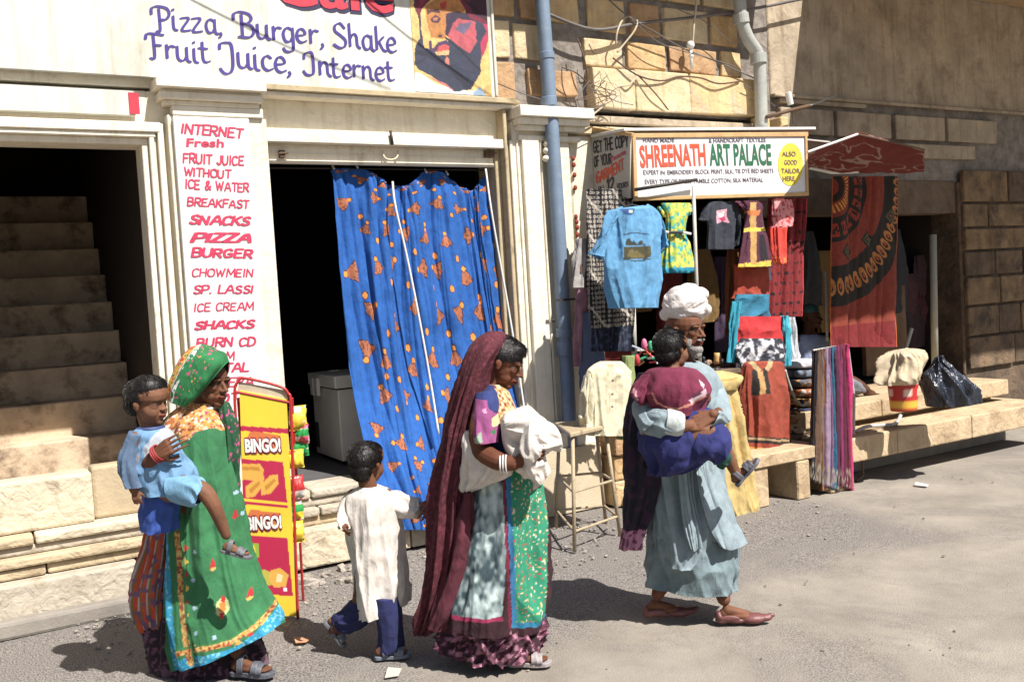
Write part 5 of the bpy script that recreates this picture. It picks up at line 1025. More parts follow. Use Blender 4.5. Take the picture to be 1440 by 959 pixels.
garment('cream_kurta', 'cream buttoned kurta top hanging above the metal stool', 'kurta', -.92, [(508, 846, 872, .03, .1), (514, 834, 880, .045, .3), (526, 824, 884, .05, .8), (570, 823, 884, .06, 1), (612, 824, 878, .06, 1)], kc, ((3, .014), (6, .010)), n=140, m=130, seed=5, extra=(('sleeve', [(822, 530, 834, 516, .03, .3), (820, 570, 830, 570, .035, 1), (822, 604, 829, 606, .03, 1)]),))
# bunch of coloured sticks and tassels
bun = thing('puppet_bunch', 'bunch of thin sticks with red, pink and green tassels beside the man', 'puppets', wallf(-.75).P(905, 520)); rs = random.Random(8); fs = wallf(-.75)
for i in range(26):
    x = rs.uniform(884, 935); y = rs.uniform(488, 512); l = rs.uniform(10, 26); an = rs.uniform(-.9, .9); w_ = rs.uniform(-.08, .08); cl = rs.choice((c(206, 50, 60), c(230, 90, 120), c(240, 236, 230), c(180, 190, 205), c(226, 160, 90), c(40, 150, 100)))
    MB().tube([fs.P(x-l*math.cos(an)*.5, y+l*math.sin(an)*.5, w_), fs.P(x+l*math.cos(an)*.5, y-l*math.sin(an)*.5, w_+.03)], rs.uniform(.006, .011), 6).build('stick', ink('stick_%d' % int(cl[0]*1000), cl), bun)
for x, y, cl in ((906, 484, c(230, 110, 150)), (915, 487, c(50, 176, 120)), (928, 494, c(190, 190, 214)), (886, 524, c(150, 190, 90)), (896, 506, c(200, 40, 50)), (880, 530, c(170, 200, 120))): MB().ball(fs.P(x, y, .05), (.022, .022, .042), 7).build('tassel', ink('tassel_%d' % int(cl[0]*1000), cl), bun, smooth=True)
# tools behind the man
junk = thing('trinket_tray', 'tray of dark trinkets with a tan pot behind the man', 'trinkets', wallf(-.55).P(1010, 530)); fj = wallf(-.55)
box('tray', M('brown_beam', c(120, 100, 80)), junk, 5.0, 5.75, -.75, -.3, .98, 1.02); 
for i in range(14):
    p = fj.P(rs.uniform(988, 1030), rs.uniform(500, 524), rs.uniform(-.1, .15)); MB().ball(p, (rs.uniform(.015, .035), .02, rs.uniform(.015, .03)), 5).build('trinket', ink('trinket_%d' % (i % 4), (c(60, 50, 50), c(150, 120, 90), c(40, 40, 46), c(180, 40, 40))[i % 4]), junk)
MB().tube(crv([fj.P(1009, 512), fj.P(1009, 496)], 4), .035, 12, r2=.028).build('pot', ink('tan_pot', c(216, 166, 100)), junk, smooth=True)
# ---------------- metal stool
sF = [ground(782, 742), ground(808, 776), ground(872, 752), ground(852, 735)]
stl = thing('metal_stool', 'tall rusty cream metal stool standing on the asphalt beside the pipe', 'stool', np.mean(sF, 0)); CM = M('stool_paint', c(190, 170, 136), .6, .2, 12, .2, dirt=c(110, 84, 62), dsc=12, dlo=.52)
top = np.array([3.77, -.98, .72]); ts = [wallf(-.98).P(800, 622)]
cen = np.mean(sF, 0); tz = .74; tq = [cen+(q-cen)*.72+np.array([0, 0, tz]) for q in sF]
for q, tp_ in zip(sF, tq): MB().tube([q, tp_], .013, 8).build('leg', CM, stl, smooth=True)
ordr = [0, 1, 2, 3]
MB().prism([cen+(q-cen)*.86+np.array([0, 0, tz]) for q in sF], (0, 0, .03)).build('seat', CM, stl, bevel=.006)
for hgt in (.13, .38):
    for i in range(4):
        a = sF[i]+(tq[i]-sF[i])*hgt/tz; b = sF[(i+1) % 4]+(tq[(i+1) % 4]-sF[(i+1) % 4])*hgt/tz; MB().tube([a, b], .009, 8).build('stretcher', CM, stl)
# ---------------- scarves on their bar
sb = thing('scarf_bar', 'wooden bar and post carrying the row of hanging scarves', 'stand', ground(1186, 690)); fs2 = wallf(-1.08)
MB().tube([fs2.P(1143, 494), fs2.P(1190, 486)], .014, 8).build('bar', ALU, sb); MB().tube([fs2.P(1192, 488, -.05), fs2.P(1201, 560, -.05), fs2.P(1200, 640, -.05)], .012, 8).build('post', ALU, sb); MB().tube([fs2.P(1190, 600, -.1), fs2.P(1212, 640, -.1), fs2.P(1214, 668, -.1), fs2.P(1204, 676, -.1)], .010, 8).build('hook', CABB, sb)
sc_ = [('black', c(34, 24, 32), 0), ('brown', c(104, 74, 56), 0), ('grey brown', c(120, 104, 96), 0), ('dark ochre', c(136, 84, 30), 0), ('lilac grey', c(150, 124, 150), 0), ('mauve', c(116, 80, 116), 0), ('petrol blue', c(22, 92, 124), 0), ('aubergine', c(74, 24, 54), 0), ('dark magenta', c(132, 24, 86), 0), ('plum', c(92, 20, 54), 0), ('wine red', c(112, 22, 52), 0), ('bright magenta', c(190, 30, 106), 0)]
for i, (nm, cl, _) in enumerate(sc_):
    x0 = 1144+i*3.9; xt = x0; xb = 1140+i*4.9; yt = 494-i*.8; yb = 684+(i % 4)*2-(8 if i < 3 else 0); garment('hanging_scarf', '%s scarf, number %d from the left on the scarf bar' % (nm, i+1) if False else '%s scarf hanging %s' % (nm, ('at the left end of the scarf row', 'right beside the black scarf', 'between the brown and the ochre scarf', 'in the left half of the row, dark and golden', 'left of the mauve scarf', 'left of the petrol blue scarf', 'in the middle of the scarf row', 'just right of the petrol blue scarf', 'between aubergine and plum scarves', 'left of the wine red scarf', 'next to the last scarf of the row', 'at the right end of the scarf row')[i]),
        'scarf', -1.10-.004*i, [(yt, xt, xt+4.6, .018, .3), (yt+6, xt-.6, xt+5, .022, 1), (560, (xt+xb)/2-.8, (xt+xb)/2+5, .022, 1), (yb, xb-1, xb+5.4, .02, 1)], (lambda cl: (lambda U, V, P: np.where(((V > .9) & (vn(P, 90, 2) > .1))[:, None], c(150, 140, 120), np.array(cl)[None]*(1+.15*vn(P, 30, 4))[:, None])))(cl), ((2, .006), (3, .005)), n=36, m=60, seed=i, group='scarves hanging in a row on the bar', crumple=.004)
# ---------------- folded goods pile on low shelf
pile = random.Random(31); fp = wallf(-.62)
labs = ['white and violet folded cloth, topmost of the goods pile', 'steel blue bowl shaped stack below the white cloth', 'grey folded cloth in the goods pile', 'black and orange folded cloth in the goods pile', 'ochre folded cloth in the middle of the goods pile', 'dark blue folded cloth under the ochre one', 'tan folded cloth in the lower goods pile', 'pale cream folded cloth above the red bundle', 'grey steel folded cloth low in the pile', 'red brown bundle at the foot of the goods pile', 'dark folded cloth at the very bottom of the pile']
cls = [c(226, 220, 230), c(120, 134, 150), c(96, 96, 104), c(170, 90, 40), c(206, 150, 70), c(44, 50, 76), c(176, 130, 90), c(220, 200, 160), c(120, 124, 130), c(160, 60, 36), c(54, 40, 40)]
for i, (lb, cl) in enumerate(zip(labs, cls)):
    y = 506+i*13.2; garment('folded_cloth', lb, 'folded cloth', -.62, [(1113, y, 1142, y-2, .10, .3), (1110+pile.uniform(-2, 2), y+2, 1145, y, .14, 1), (1110, y+9, 1144+pile.uniform(-2, 1), y+8, .14, 1), (1114, y+12, 1141, y+11, .1, .3)], (lambda cl, i: (lambda U, V, P: np.where((vn(P, 38, i) > .3)[:, None], np.array(c(*[(200, 190, 176), (60, 56, 66), (206, 140, 60)][i % 3])), np.array(cl))))(cl, i), ((3, .01), (7, .006)), n=60, m=24, seed=i, group='pile of folded cloths beside the scarves', e=4)
shf = thing('goods_shelf', 'low dark shelf carrying the pile of folded cloths', 'shelf', (5.9, -.6, 0)); box('shelf_board', M('brown_beam', c(120, 100, 80)), shf, 5.62, 6.1, -.78, -.3, .385, .41); box('shelf_leg', IRON, shf, 5.66, 5.70, -.7, -.66, 0, .384); box('shelf_leg', IRON, shf, 6.02, 6.06, -.7, -.66, 0, .384)
k = MB(); k.tube(crv([fp.P(1104, 520, .2), fp.P(1110, 540, .2), fp.P(1118, 560, .2), fp.P(1128, 570, .2), fp.P(1138, 566, .2)], 20), .010, 8); props(k.build('curved_hook', GG, origin=fp.P(1110, 540), smooth=True), 'curved grey metal hook in front of the folded cloths', 'hook')
# hose on the platform
k = MB(); k.tube(crv([(6.35, -1.0, .42), (6.55, -.95, .43), (6.8, -1.0, .42), (7.0, -.9, .42), (7.1, -.85, .45)], 24), .016, 8); props(k.build('hose', M('grey_hose', c(196, 190, 190), .5), origin=(6.4, -1, .42), smooth=True), 'grey hose lying on the lower platform slab', 'hose')
# ---------------- bucket, sack, plastic bag
bp_ = ground(1271, 577, .60); 
bk_ = thing('paint_bucket', 'small red and yellow paint bucket standing on the platform', 'bucket', bp_)
def bcol(V):
    z = V[:, 2]-bp_[2]; o = np.tile(np.array(c(236, 228, 214)), (len(V), 1)); o[z < .22] = c(206, 36, 34); o[z < .09] = c(246, 190, 40); an = np.arctan2(V[:, 1]-bp_[1], V[:, 0]-bp_[0]); o[(z > .13) & (z < .17) & (np.sin(an*5) > .1)] = c(250, 220, 200); o[z < .02] = c(220, 90, 30); return o
mb = MB(); mb.tube([bp_+np.array([0, 0, h]) for h in np.linspace(0, .28, 16)], .10, 32, r2=.12); mb.build('bucket_body', BOARD, bk_, smooth=True, col=bcol)
mb = MB(); mb.tube([bp_+np.array([.123*math.cos(t), .123*math.sin(t), .265]) for t in np.linspace(0, 2*PI, 25)], .006, 6); mb.build('rim', WHT, bk_)
SK = thing('sack', 'crumpled beige sack lying on top of the paint bucket', 'sack', bp_+np.array([0, 0, .28]))
q = bp_+np.array([0, 0, .27]); dz = lambda x, z: q+np.array([x, 0, z])
skc_ = lambda U, V, P_: np.array(c(206, 186, 154))[None]*(1+.14*vn(P_, 25, 3))[:, None]
loft('cloth', [(dz(-.02, .21), dz(.06, .22), .02, .3), (dz(-.09, .19), dz(.12, .20), .08, 1), (dz(-.14, .14), dz(.18, .15), .13, 1), (dz(-.19, .06), dz(.17, .09), .15, 1), (dz(-.24, -.01), dz(.15, .02), .15, 1), (dz(-.22, -.05), dz(.14, -.04), .13, 1)], SK, skc_, (0, -1, 0), 130, 90, ((4, .022), (7, .016), (11, .008)), .016, 10, seed=3)
q = bp_+np.array([.40, -.10, 0]); dz = lambda x, z: q+np.array([x, 0, z])
BG = thing('plastic_bag', 'shiny dark plastic bag slumped beside the paint bucket', 'plastic bag', q); BPM = M('black_plastic', c(46, 52, 66), .28, .25, 8, .3, 60, wrk=.6)
loft('bag', [(dz(-.10, .40), dz(-.04, .41), .02, .4), (dz(-.12, .35), dz(-.01, .37), .04, .8), (dz(-.15, .30), dz(.06, .31), .09, 1), (dz(-.17, .20), dz(.16, .22), .15, 1), (dz(-.17, .08), dz(.26, .10), .18, 1), (dz(-.15, .005), dz(.30, .005), .17, .6)], BG, c(46, 52, 66), (0, -1, 0), 130, 90, ((4, .020), (7, .014), (12, .006)), .012, 11, mat=BPM, seed=8)
# things stored in the gloom behind
k = MB(); k.tube([wallf(.2).P(1262, 530), wallf(.2).P(1282, 462)], .02, 8); props(k.build('broom_stick', GG, origin=wallf(.2).P(1262, 530)), 'grey stick leaning against the brown panel in the gloom', 'stick')
for i, (x, y) in enumerate(((1270, 430), (1284, 445), (1297, 372), (1276, 400), (1300, 410))):
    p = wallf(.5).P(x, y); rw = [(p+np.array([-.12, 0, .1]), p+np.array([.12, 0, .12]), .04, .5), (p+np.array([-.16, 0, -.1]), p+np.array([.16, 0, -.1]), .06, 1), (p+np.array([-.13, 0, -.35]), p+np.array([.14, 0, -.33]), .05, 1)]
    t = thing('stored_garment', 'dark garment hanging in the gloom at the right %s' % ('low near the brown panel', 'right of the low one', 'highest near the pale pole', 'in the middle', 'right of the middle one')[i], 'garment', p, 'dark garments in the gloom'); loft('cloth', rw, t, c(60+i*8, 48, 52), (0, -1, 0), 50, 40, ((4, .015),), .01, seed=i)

rs = random.Random(44)
for i in range(12):
    x0 = 4.85+i*.36+rs.uniform(-.08, .08); z1 = rs.uniform(1.9, 2.3); z0 = z1-rs.uniform(.6, 1.1); Y = rs.uniform(.25, .6); w_ = rs.uniform(.22, .4)
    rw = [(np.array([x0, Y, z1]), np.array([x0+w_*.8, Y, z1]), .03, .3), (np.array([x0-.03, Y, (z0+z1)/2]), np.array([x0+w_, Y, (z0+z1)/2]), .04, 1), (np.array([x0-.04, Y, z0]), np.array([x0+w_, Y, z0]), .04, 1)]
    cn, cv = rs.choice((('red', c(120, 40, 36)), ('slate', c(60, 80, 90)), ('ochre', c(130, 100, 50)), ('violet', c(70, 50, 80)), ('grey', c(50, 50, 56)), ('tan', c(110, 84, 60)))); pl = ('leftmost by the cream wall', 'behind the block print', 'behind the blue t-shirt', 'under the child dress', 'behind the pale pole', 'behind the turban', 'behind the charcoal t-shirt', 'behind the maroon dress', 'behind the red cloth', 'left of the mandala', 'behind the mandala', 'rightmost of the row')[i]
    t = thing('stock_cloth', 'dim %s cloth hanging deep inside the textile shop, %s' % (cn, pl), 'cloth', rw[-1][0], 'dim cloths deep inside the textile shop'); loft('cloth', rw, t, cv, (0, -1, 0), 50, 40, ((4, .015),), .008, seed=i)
# ================================================================== PEOPLE
SK1 = c(122, 80, 56); SK2 = c(116, 74, 52); SK3 = c(130, 88, 64)
def person(fr, base, label): return thing('person', label, 'person', base)
def shade_noise(base, amp=.1, sc=20, seed=3):
    base = np.array(base)
    return lambda U, V, P: base[None]*(1+amp*vn(P, sc, seed))[:, None]
def ring(name, ce, R, r1, r2, mat, parent, n=28, dots=False):
    mb = MB(); pts = [np.array(ce)+R[:, 0]*r1*math.cos(t)+R[:, 1]*r1*math.sin(t) for t in np.linspace(0, 2*PI, n+1)]
    if dots: [mb.ball(p, r2, 5) for p in pts[:-1]]
    else: mb.tube(pts, r2, 8)
    return mb.build(name, mat, parent, smooth=True)
VZ = np.array([0, 0, 1.])

# ---------------------------------------------------------------- woman in green
g = figf(300, 940); r, n = g.r, g.n; P = g.P
A = person(g, ground(300, 940), 'woman in a green embroidered dress and veil carrying a small child on her hip')
hd = Head(P(294, 537, 0), .88*r+.46*n-.10*VZ, VZ+.08*r, .235, SK2)
mb = MB(); hd.add(mb); hd.neck(mb, P(282, 590, 0), .20)
limb(mb, [P(283, 585, 0), P(280, 640, 0), P(278, 710, 0)], [.07, .12, .14])
cone(mb, P(250, 596, .08), P(302, 599, -.10), .045, .045)
limb(mb, [P(248, 600, .09), P(212, 640, .10), P(198, 668, .20)], [.042, .038, .036]); limb(mb, [P(196, 668, .20), P(206, 656, .32), P(216, 642, .375)], [.042, .036, .027])
hand(mb, P(216, 642, .375), (.86*r+.48*VZ+.10*n), n+.15*VZ-.2*r, .18, .30, -1, .05)
limb(mb, [P(308, 600, -.12), P(318, 660, -.10), P(300, 700, .05)], [.05, .045, .035])
ft = ground(326, 942, .03); limb(mb, [P(285, 720, 0), P(305, 830, 0), ft+.03*r+VZ*.09], [.10, .055, .035]); foot(mb, ft, r*.95+n*.25, VZ, .20, 1)
ft2 = ground(246, 930, .03); limb(mb, [P(268, 720, 0), P(262, 840, 0), ft2+VZ*.09], [.10, .06, .04]); foot(mb, ft2, r, VZ, .23, -1)
def lined(q, o, hdm):
    k = hdm & (q[:, 2] > .55) & (q[:, 0] < .3); o[k] = c(22, 18, 18)
blob('body', mb, .0040, SKIN, A, hd.col(lined), 1); hd.extras(A)
sandal(A, ft, r*.95+n*.25, VZ, .21, c(96, 98, 108)); sandal(A, ft2, r, VZ, .235, c(96, 98, 108))
GRN1, GRN2 = c(48, 122, 74), c(24, 96, 56); BLU = c(28, 150, 190); YG = c(206, 150, 70); RDD = c(200, 36, 44)
skirtc = lambda U, V, Q: np.where((np.abs(np.sin(U*2*PI*9))*1.+.5*vn(Q, 30, 2) > 1.05)[:, None], np.array(c(110, 80, 96)), np.where((vn(Q, 60, 5) > .35)[:, None], np.array(c(120, 74, 100)), np.array(c(50, 30, 42))))
loft('skirt', rws(g, [(740, 232, 326, .10, .3), (800, 216, 338, .12, .7), (870, 208, 352, .14, 1), (920, 214, 372, .15, 1), (951, 222, 382, .15, 1)], -.05), A, skirtc, n, 200, 130, ((9, .012), (15, .010)), .006, 12, seed=4)
def orc(U, V, Q): 
    o = np.tile(np.array(c(206, 74, 36)), (len(Q), 1)); a = (U*14) % 1; o[a < .3] = c(150, 106, 50); o[(a > .3) & (a < .42)] = c(196, 196, 200); k = vn(Q, 45, 3) > .3; o[k] = c(120, 90, 120); return o
loft('skirt_back_drape', rws(g, [(725, 214, 250, .07, .3, ), (780, 198, 246, .07, .8), (835, 187, 240, .07, 1), (872, 194, 236, .05, 1), (886, 200, 230, .03, 1)]), A, orc, n, 100, 80, ((4, .012), (7, .008)), .005, seed=2)
yok = [(232, 578), (248, 564), (268, 563), (300, 574), (318, 598), (316, 610), (296, 602), (280, 606), (268, 618), (258, 616), (248, 604), (228, 604)]
hemL = [(238, 752, .03), (243, 800, .04), (247, 850, .05), (252, 900, .06), (258, 932, .08)]; hemB = [(258, 932, .08), (290, 931, .19), (330, 925, .20), (362, 905, .17), (385, 880, .10), (396, 866, .04)]
sh_ = lambda L_, dx, dy: [(x+dx, y+dy, w+abs(dx)*.005) for x, y, w in L_]
rs = random.Random(2); dotl = []
dress_lines = [(hemL, .030, BLU), (sh_(hemB, -2, -4), .030, BLU), (sh_(hemL, 15, -4), .013, YG), (sh_(hemB, -8, -19), .013, YG), (sh_(hemL, 19, -6), .005, c(60, 130, 70)), (sh_(hemB, -10, -22), .005, c(60, 130, 70)), ([(240, 600), (228, 606)], .01, YG)]
dp = []
for i in range(9): x, y = 264+i*1.2, 768+i*18; dp.append(([(x-3, y-6, .13), (x+4, y, .13), (x-2, y+6, .13)], RDD if i % 2 == 0 else c(236, 190, 50)))
for i in range(7): x, y = 278+i*15, 905-i*1.2-(i > 4)*(i-4)*9; dp.append(([(x-6, y+3), (x, y-5), (x+6, y+3)], RDD if i % 2 else c(236, 170, 60)))
for x, y in ((275, 775), (272, 815), (277, 852), (280, 885), (306, 890), (346, 888), (322, 700), (331, 730)): dp.append(([(x+3.2*math.cos(a), y+3.2*math.sin(a)) for a in np.linspace(0, 5.5, 7)], c(170, 200, 220)))
dp += [([(x+9*math.cos(a), y+13*math.sin(a)) for a in np.linspace(0, 5.8, 12)], c(190, 200, 130)) for x, y in ((314, 852),)]+[([(310, 846), (318, 846), (318, 858), (310, 858)], c(226, 130, 40)), ([(311, 838), (317, 838), (316, 845), (312, 845)], RDD), ([(311, 860), (317, 860), (316, 867), (312, 867)], RDD)]
dp += [([(x-4, y+6), (x, y-7), (x+4, y+5), (x, y+10)], RDD) for x, y in ((300, 790), (346, 838), (323, 727), (298, 720))]+[([(x-4, y+8), (x, y+6), (x+5, y+8), (x, y+12)], c(230, 190, 90)) for x, y in ((300, 790), (346, 838))]
def dressbase(U, V, Q):
    m_ = vn(Q, 7, 3)+.5*vn(Q, 18, 5); return np.array(GRN1)[None]*(1+.12*m_)[:, None]
_dc = pcol(dressbase, g, dp, w=.17, noise=.003, lines=dress_lines); _yk = g.poly(yok, .10)
def dresscol(U, V, Q):
    o = _dc(U, V, Q); uv = g.uv(Q); e1 = np.abs(o-np.array(YG)).sum(1) < 1e-4; e2 = np.abs(o-np.array(BLU)).sum(1) < 1e-4; z1 = vn(Q, 95, 21); o[e1 & (z1 > .25)] = c(226, 190, 110); o[e1 & (z1 < -.3)] = c(150, 70, 50); o[e2 & (z1 > .35)] = c(120, 196, 214); k = inpoly(uv+.006*np.stack([vn(Q, 30, 1), vn(Q, 30, 2)], 1), _yk); nn = vn(Q, 75, 7); m2 = vn(Q, 110, 9)
    y_ = np.tile(np.array(c(214, 146, 62)), (len(Q), 1)); y_[nn > .25] = c(236, 190, 130); y_[nn < -.35] = c(150, 80, 40); y_[m2 > .55] = c(246, 240, 232); y_[m2 < -.6] = c(190, 60, 110); o[k] = y_[k]; return o
loft('dress', rws(g, [(566, 262, 298, .07, .0), (578, 244, 308, .10, .1), (596, 231, 318, .13, .2), (630, 232, 322, .15, .4), (680, 238, 332, .15, .7), (730, 236, 342, .165, 1), (790, 238, 356, .18, 1), (236, 850, 375, 838, .20, 1), (242, 900, 392, 862, .21, 1), (250, 932, 398, 872, .21, 1)]), A, dresscol, n, 300, 330, ((5, .013), (8, .010), (13, .005)), .007, 8, seed=11)
emb = lambda U, V, Q: np.where((vn(Q, 75, 7) > .1)[:, None], np.array(c(226, 170, 90)), np.where((vn(Q, 60, 2) > .3)[:, None], np.array(c(240, 230, 220)), np.array(c(176, 96, 44))))
loft('sleeve', rws(g, [(234, 592, 264, 574, .07, .1, .07), (224, 612, 252, 600, .078, .3, .10), (214, 630, 240, 626, .072, .5, .12), (206, 645, 230, 652, .06, 1, .14)]), A, emb, n, 70, 50, ((4, .006),), .004, seed=5)
loft('sleeve', rws(g, [(296, 588, 320, 600, .05, .1, -.1), (300, 640, 328, 640, .055, .6, -.09), (300, 680, 322, 690, .05, 1, -.04)]), A, GRN1, n, 60, 50, ((4, .006),), .004, seed=6)
# veil: hood over the head
def veilcol(U, V, Q):
    o = np.array(c(30, 122, 66))[None]*(1+.25*vn(Q, 14, 2))[:, None]; n1 = vn(Q, 60, 5); n2 = vn(Q, 85, 8)
    k = (n2 > .56) & (U > .25); o[k] = c(216, 70, 130); k = (n2 < -.68) & (U > .3); o[k] = c(240, 150, 60)
    k = (U > .70); o[k] = c(232, 180, 40); o[k & (n1 > .25)] = c(200, 70, 40); o[k & (n1 < -.45)] = c(60, 120, 90); o[(U > .68) & (U < .72)] = c(226, 226, 220); o[(U > .93)] = c(200, 176, 150); o[(U > .965)] = c(150, 70, 60)
    o[(U > .60) & (U < .66) & (n1 > .1)] = c(236, 236, 232); return o
vk = [[(262, 570, .10), (254, 572, .14), (240, 566, .13), (232, 560, .07)], [(277, 560, .115), (262, 556, .155), (243, 550, .14), (233, 548, .07)], [(299, 534, .125), (279, 526, .16), (255, 520, .14), (241, 524, .07)], [(314, 516, .10), (294, 502, .135), (268, 498, .12), (252, 503, .06)],
      [(324, 507, .02), (304, 489, .02), (280, 484, .01), (264, 490, .0)], [(323, 516, -.07), (303, 498, -.11), (278, 496, -.11), (258, 504, -.06)], [(319, 545, -.11), (303, 540, -.15), (275, 535, -.14), (250, 545, -.08)], [(318, 575, -.10), (306, 578, -.16), (278, 575, -.14), (252, 570, -.08)], [(322, 600, -.05), (308, 604, -.14), (282, 600, -.14), (262, 590, -.09)]]
sheet('veil', [[P(*p) for p in row] for row in vk], A, veilcol, 150, 220, .004, ((3, .004),), .004, 16, seed=3)
def tailc(U, V, Q):
    o = np.array(c(22, 84, 50))[None]*(1+.2*vn(Q, 20, 2))[:, None]; k = vn(Q, 90, 8) > .50; o[k] = c(206, 70, 140); return o
loft('veil_end', rws(g, [(566, 308, 322, .03, .2), (590, 310, 331, .045, .7), (625, 314, 335, .05, 1), (680, 320, 338, .045, 1), (740, 328, 341, .03, 1)], .0), A, tailc, n, 60, 80, ((3, .008),), .005, seed=9)
R_ = basis(r, VZ+.1*r); ring('necklace', P(284, 574, .0), np.stack([R_[:, 0], R_[:, 1], R_[:, 2]], 1), .066, .008, M('white_beads', c(228, 222, 216), .4, .05), A)
for k in range(3):
    q = P(219+k*2.2, 640-k*2, .385); Rb = basis(.86*r+.48*VZ+.1*n, n); ring('bangle', q, np.stack([Rb[:, 1], Rb[:, 2], Rb[:, 0]], 1), .036, .004, ink('bangle_red', c(170, 40, 44)), A)

# ---------------------------------------------------------------- small child on her hip
B = person(g, P(235, 690, .28), 'small child in a pale blue shirt carried on the hip of the woman in green')
hb = Head(P(207, 566, .27), .93*r+.28*n-.02*VZ, VZ-.05*r, .205, SK3)
mb = MB(); hb.add(mb, 1); hb.neck(mb, P(212, 606, .27), .17); limb(mb, [P(214, 612, .26), P(222, 650, .27), P(240, 682, .28)], [.06, .075, .08])
limb(mb, [P(190, 618, .33), P(180, 652, .36), P(189, 688, .37)], [.036, .03, .022]); hand(mb, P(189, 688, .37), -VZ+.15*r, n, .095, .5, 1)
limb(mb, [P(235, 620, .25), P(250, 650, .22)], [.035, .03])
an_ = P(318, 752, .36); limb(mb, [P(248, 680, .32), P(290, 694, .40), an_], [.046, .038, .021]); fk_ = P(312, 772, .36); foot(mb, fk_, r*.93-.25*VZ+.1*n, VZ+.3*r, .125, 1)
limb(mb, [P(245, 690, .20), P(236, 710, .23), P(230, 730, .23)], [.05, .04, .03])
blob('body', mb, .0042, SKIN, B, hb.col(), 2); hb.extras(B, False)
hair('hair', hb, B, [(-.09, 0, .68, .44, .375, .37), (-.28, 0, .48, .22, .30, .26), (.06, 0, .84, .38, .365, .26), (.16, .2, .72, .18, .13, .16), (.16, -.2, .72, .18, .13, .16)], .001, 3000, .014)
sandal(B, fk_-VZ*.0, r*.93-.25*VZ+.1*n, VZ+.3*r, .135, c(110, 112, 118))
shc = pcol(shade_noise(c(112, 156, 196), .12), g, [([(208, 628), (228, 600), (246, 612), (232, 640), (214, 646)], c(180, 186, 196)), ([(262, 634), (268, 628), (272, 650), (268, 640)], c(150, 40, 50)), ([(186, 618), (206, 640), (200, 650), (184, 640)], c(150, 150, 166))], w=.3, noise=.006)
loft('shirt', rws(g, [(600, 198, 226, .05, .0), (607, 186, 240, .075, .2), (625, 178, 252, .09, .5), (650, 184, 264, .095, .8), (186, 676, 276, 668, .10, 1), (200, 695, 282, 690, .10, 1)], .27), B, shc, n, 130, 100, ((4, .008), (7, .006)), .007, 18, seed=4)
loft('sleeve', rws(g, [(182, 606, 202, 612, .04, .2, .33), (168, 640, 192, 645, .045, .6, .355), (171, 670, 196, 670, .04, 1, .365), (178, 686, 198, 685, .034, 1, .37)]), B, shade_noise(c(88, 112, 142)), n, 60, 60, ((4, .006),), .005, seed=7)
loft('shorts', rws(g, [(236, 668, 244, 706, .075, .2, .32), (258, 668, 262, 712, .078, .6, .35), (281, 672, 272, 712, .07, 1, .385), (289, 680, 278, 710, .066, 1, .39)]), B, shade_noise(c(120, 172, 206)), n, 70, 60, ((4, .006),), .005, seed=8)
loft('trouser_leg', rws(g, [(676, 206, 256, .08, .2), (710, 201, 252, .085, .7), (745, 198, 244, .08, 1)], .24), B, shade_noise(c(46, 82, 168)), n, 80, 60, ((4, .010), (7, .005)), .006, seed=9)
ring('collar', P(212, 602, .27), basis(r, VZ), .052, .010, ink('collar_blue', c(60, 76, 130)), B)

# ---------------------------------------------------------------- boy in white
g = figf(520, 916); r, n = g.r, g.n; P = g.P
Cb = person(g, ground(520, 916), 'little boy in a long white kurta and navy trousers seen from behind')
hh = Head(P(516, 652, 0), .45*r-.88*n, VZ, .205, SK2)
mb = MB(); hh.add(mb, 1); hh.neck(mb, P(519, 690, 0), .2); limb(mb, [P(519, 696, 0), P(522, 740, 0), P(526, 790, 0)], [.06, .08, .085]); cone(mb, P(498, 698, 0), P(544, 698, 0), .04, .04)
limb(mb, [P(546, 700, 0), P(572, 709, .02), P(602, 714, .02)], [.030, .020, .015]); hand(mb, P(600, 714, .02), r*.95-.2*VZ, n+VZ*.4, .10, .45, 1)
limb(mb, [P(495, 700, 0), P(482, 728, .03), P(485, 742, .10)], [.035, .028, .02]); hand(mb, P(484, 738, .08), .2*r+n*.5-.4*VZ, r*-1., .09, .7, 1)
fr1 = ground(528, 922, .02); limb(mb, [P(535, 800, 0), P(547, 860, .0), fr1+r*.055+VZ*.06], [.06, .038, .022]); foot(mb, fr1, r*.98-n*.1, VZ, .155, 1)
dd = (.55*r-.82*VZ); fr2 = P(459, 872, -.02); limb(mb, [P(518, 800, 0), P(505, 858, 0), P(468, 884, -.02)], [.075, .045, .028]); foot(mb, fr2, dd, VZ*.55+.82*r, .15, -1)
blob('body', mb, .0042, SKIN, Cb, hh.col(), 2)
hair('hair', hh, Cb, [(-.07, 0, .68, .46, .38, .37), (-.26, 0, .44, .23, .28, .30), (.12, 0, .80, .28, .30, .20), (-.2, 0, .28, .15, .2, .16)], .0012, 3200, .020, 9)
sandal(Cb, fr1, r*.98-n*.1, VZ, .165, c(120, 128, 140)); sandal(Cb, fr2, dd, VZ*.55+.82*r, .16, c(104, 108, 116))
WK = lambda U, V, Q: np.array(c(226, 216, 206))[None]*(1+.04*vn(Q, 12, 3))[:, None]
loft('kurta', rws(g, [(683, 506, 532, .055, .0), (689, 494, 546, .08, .1), (700, 484, 558, .10, .3), (730, 484, 560, .11, .7), (775, 488, 562, .115, 1), (815, 492, 567, .12, 1), (496, 845, 572, 830, .125, 1), (504, 866, 574, 846, .125, 1)]), Cb, WK, n, 200, 170, ((3, .014), (6, .011), (10, .005)), .008, 9, seed=12)
loft('sleeve', rws(g, [(540, 724, 536, 688, .05, .1, 0), (562, 728, 560, 693, .055, .6, .0), (580, 726, 577, 702, .045, 1, .02), (592, 724, 590, 706, .035, 1, .02)]), Cb, WK, n, 90, 60, ((3, .009), (5, .005)), .006, seed=3)
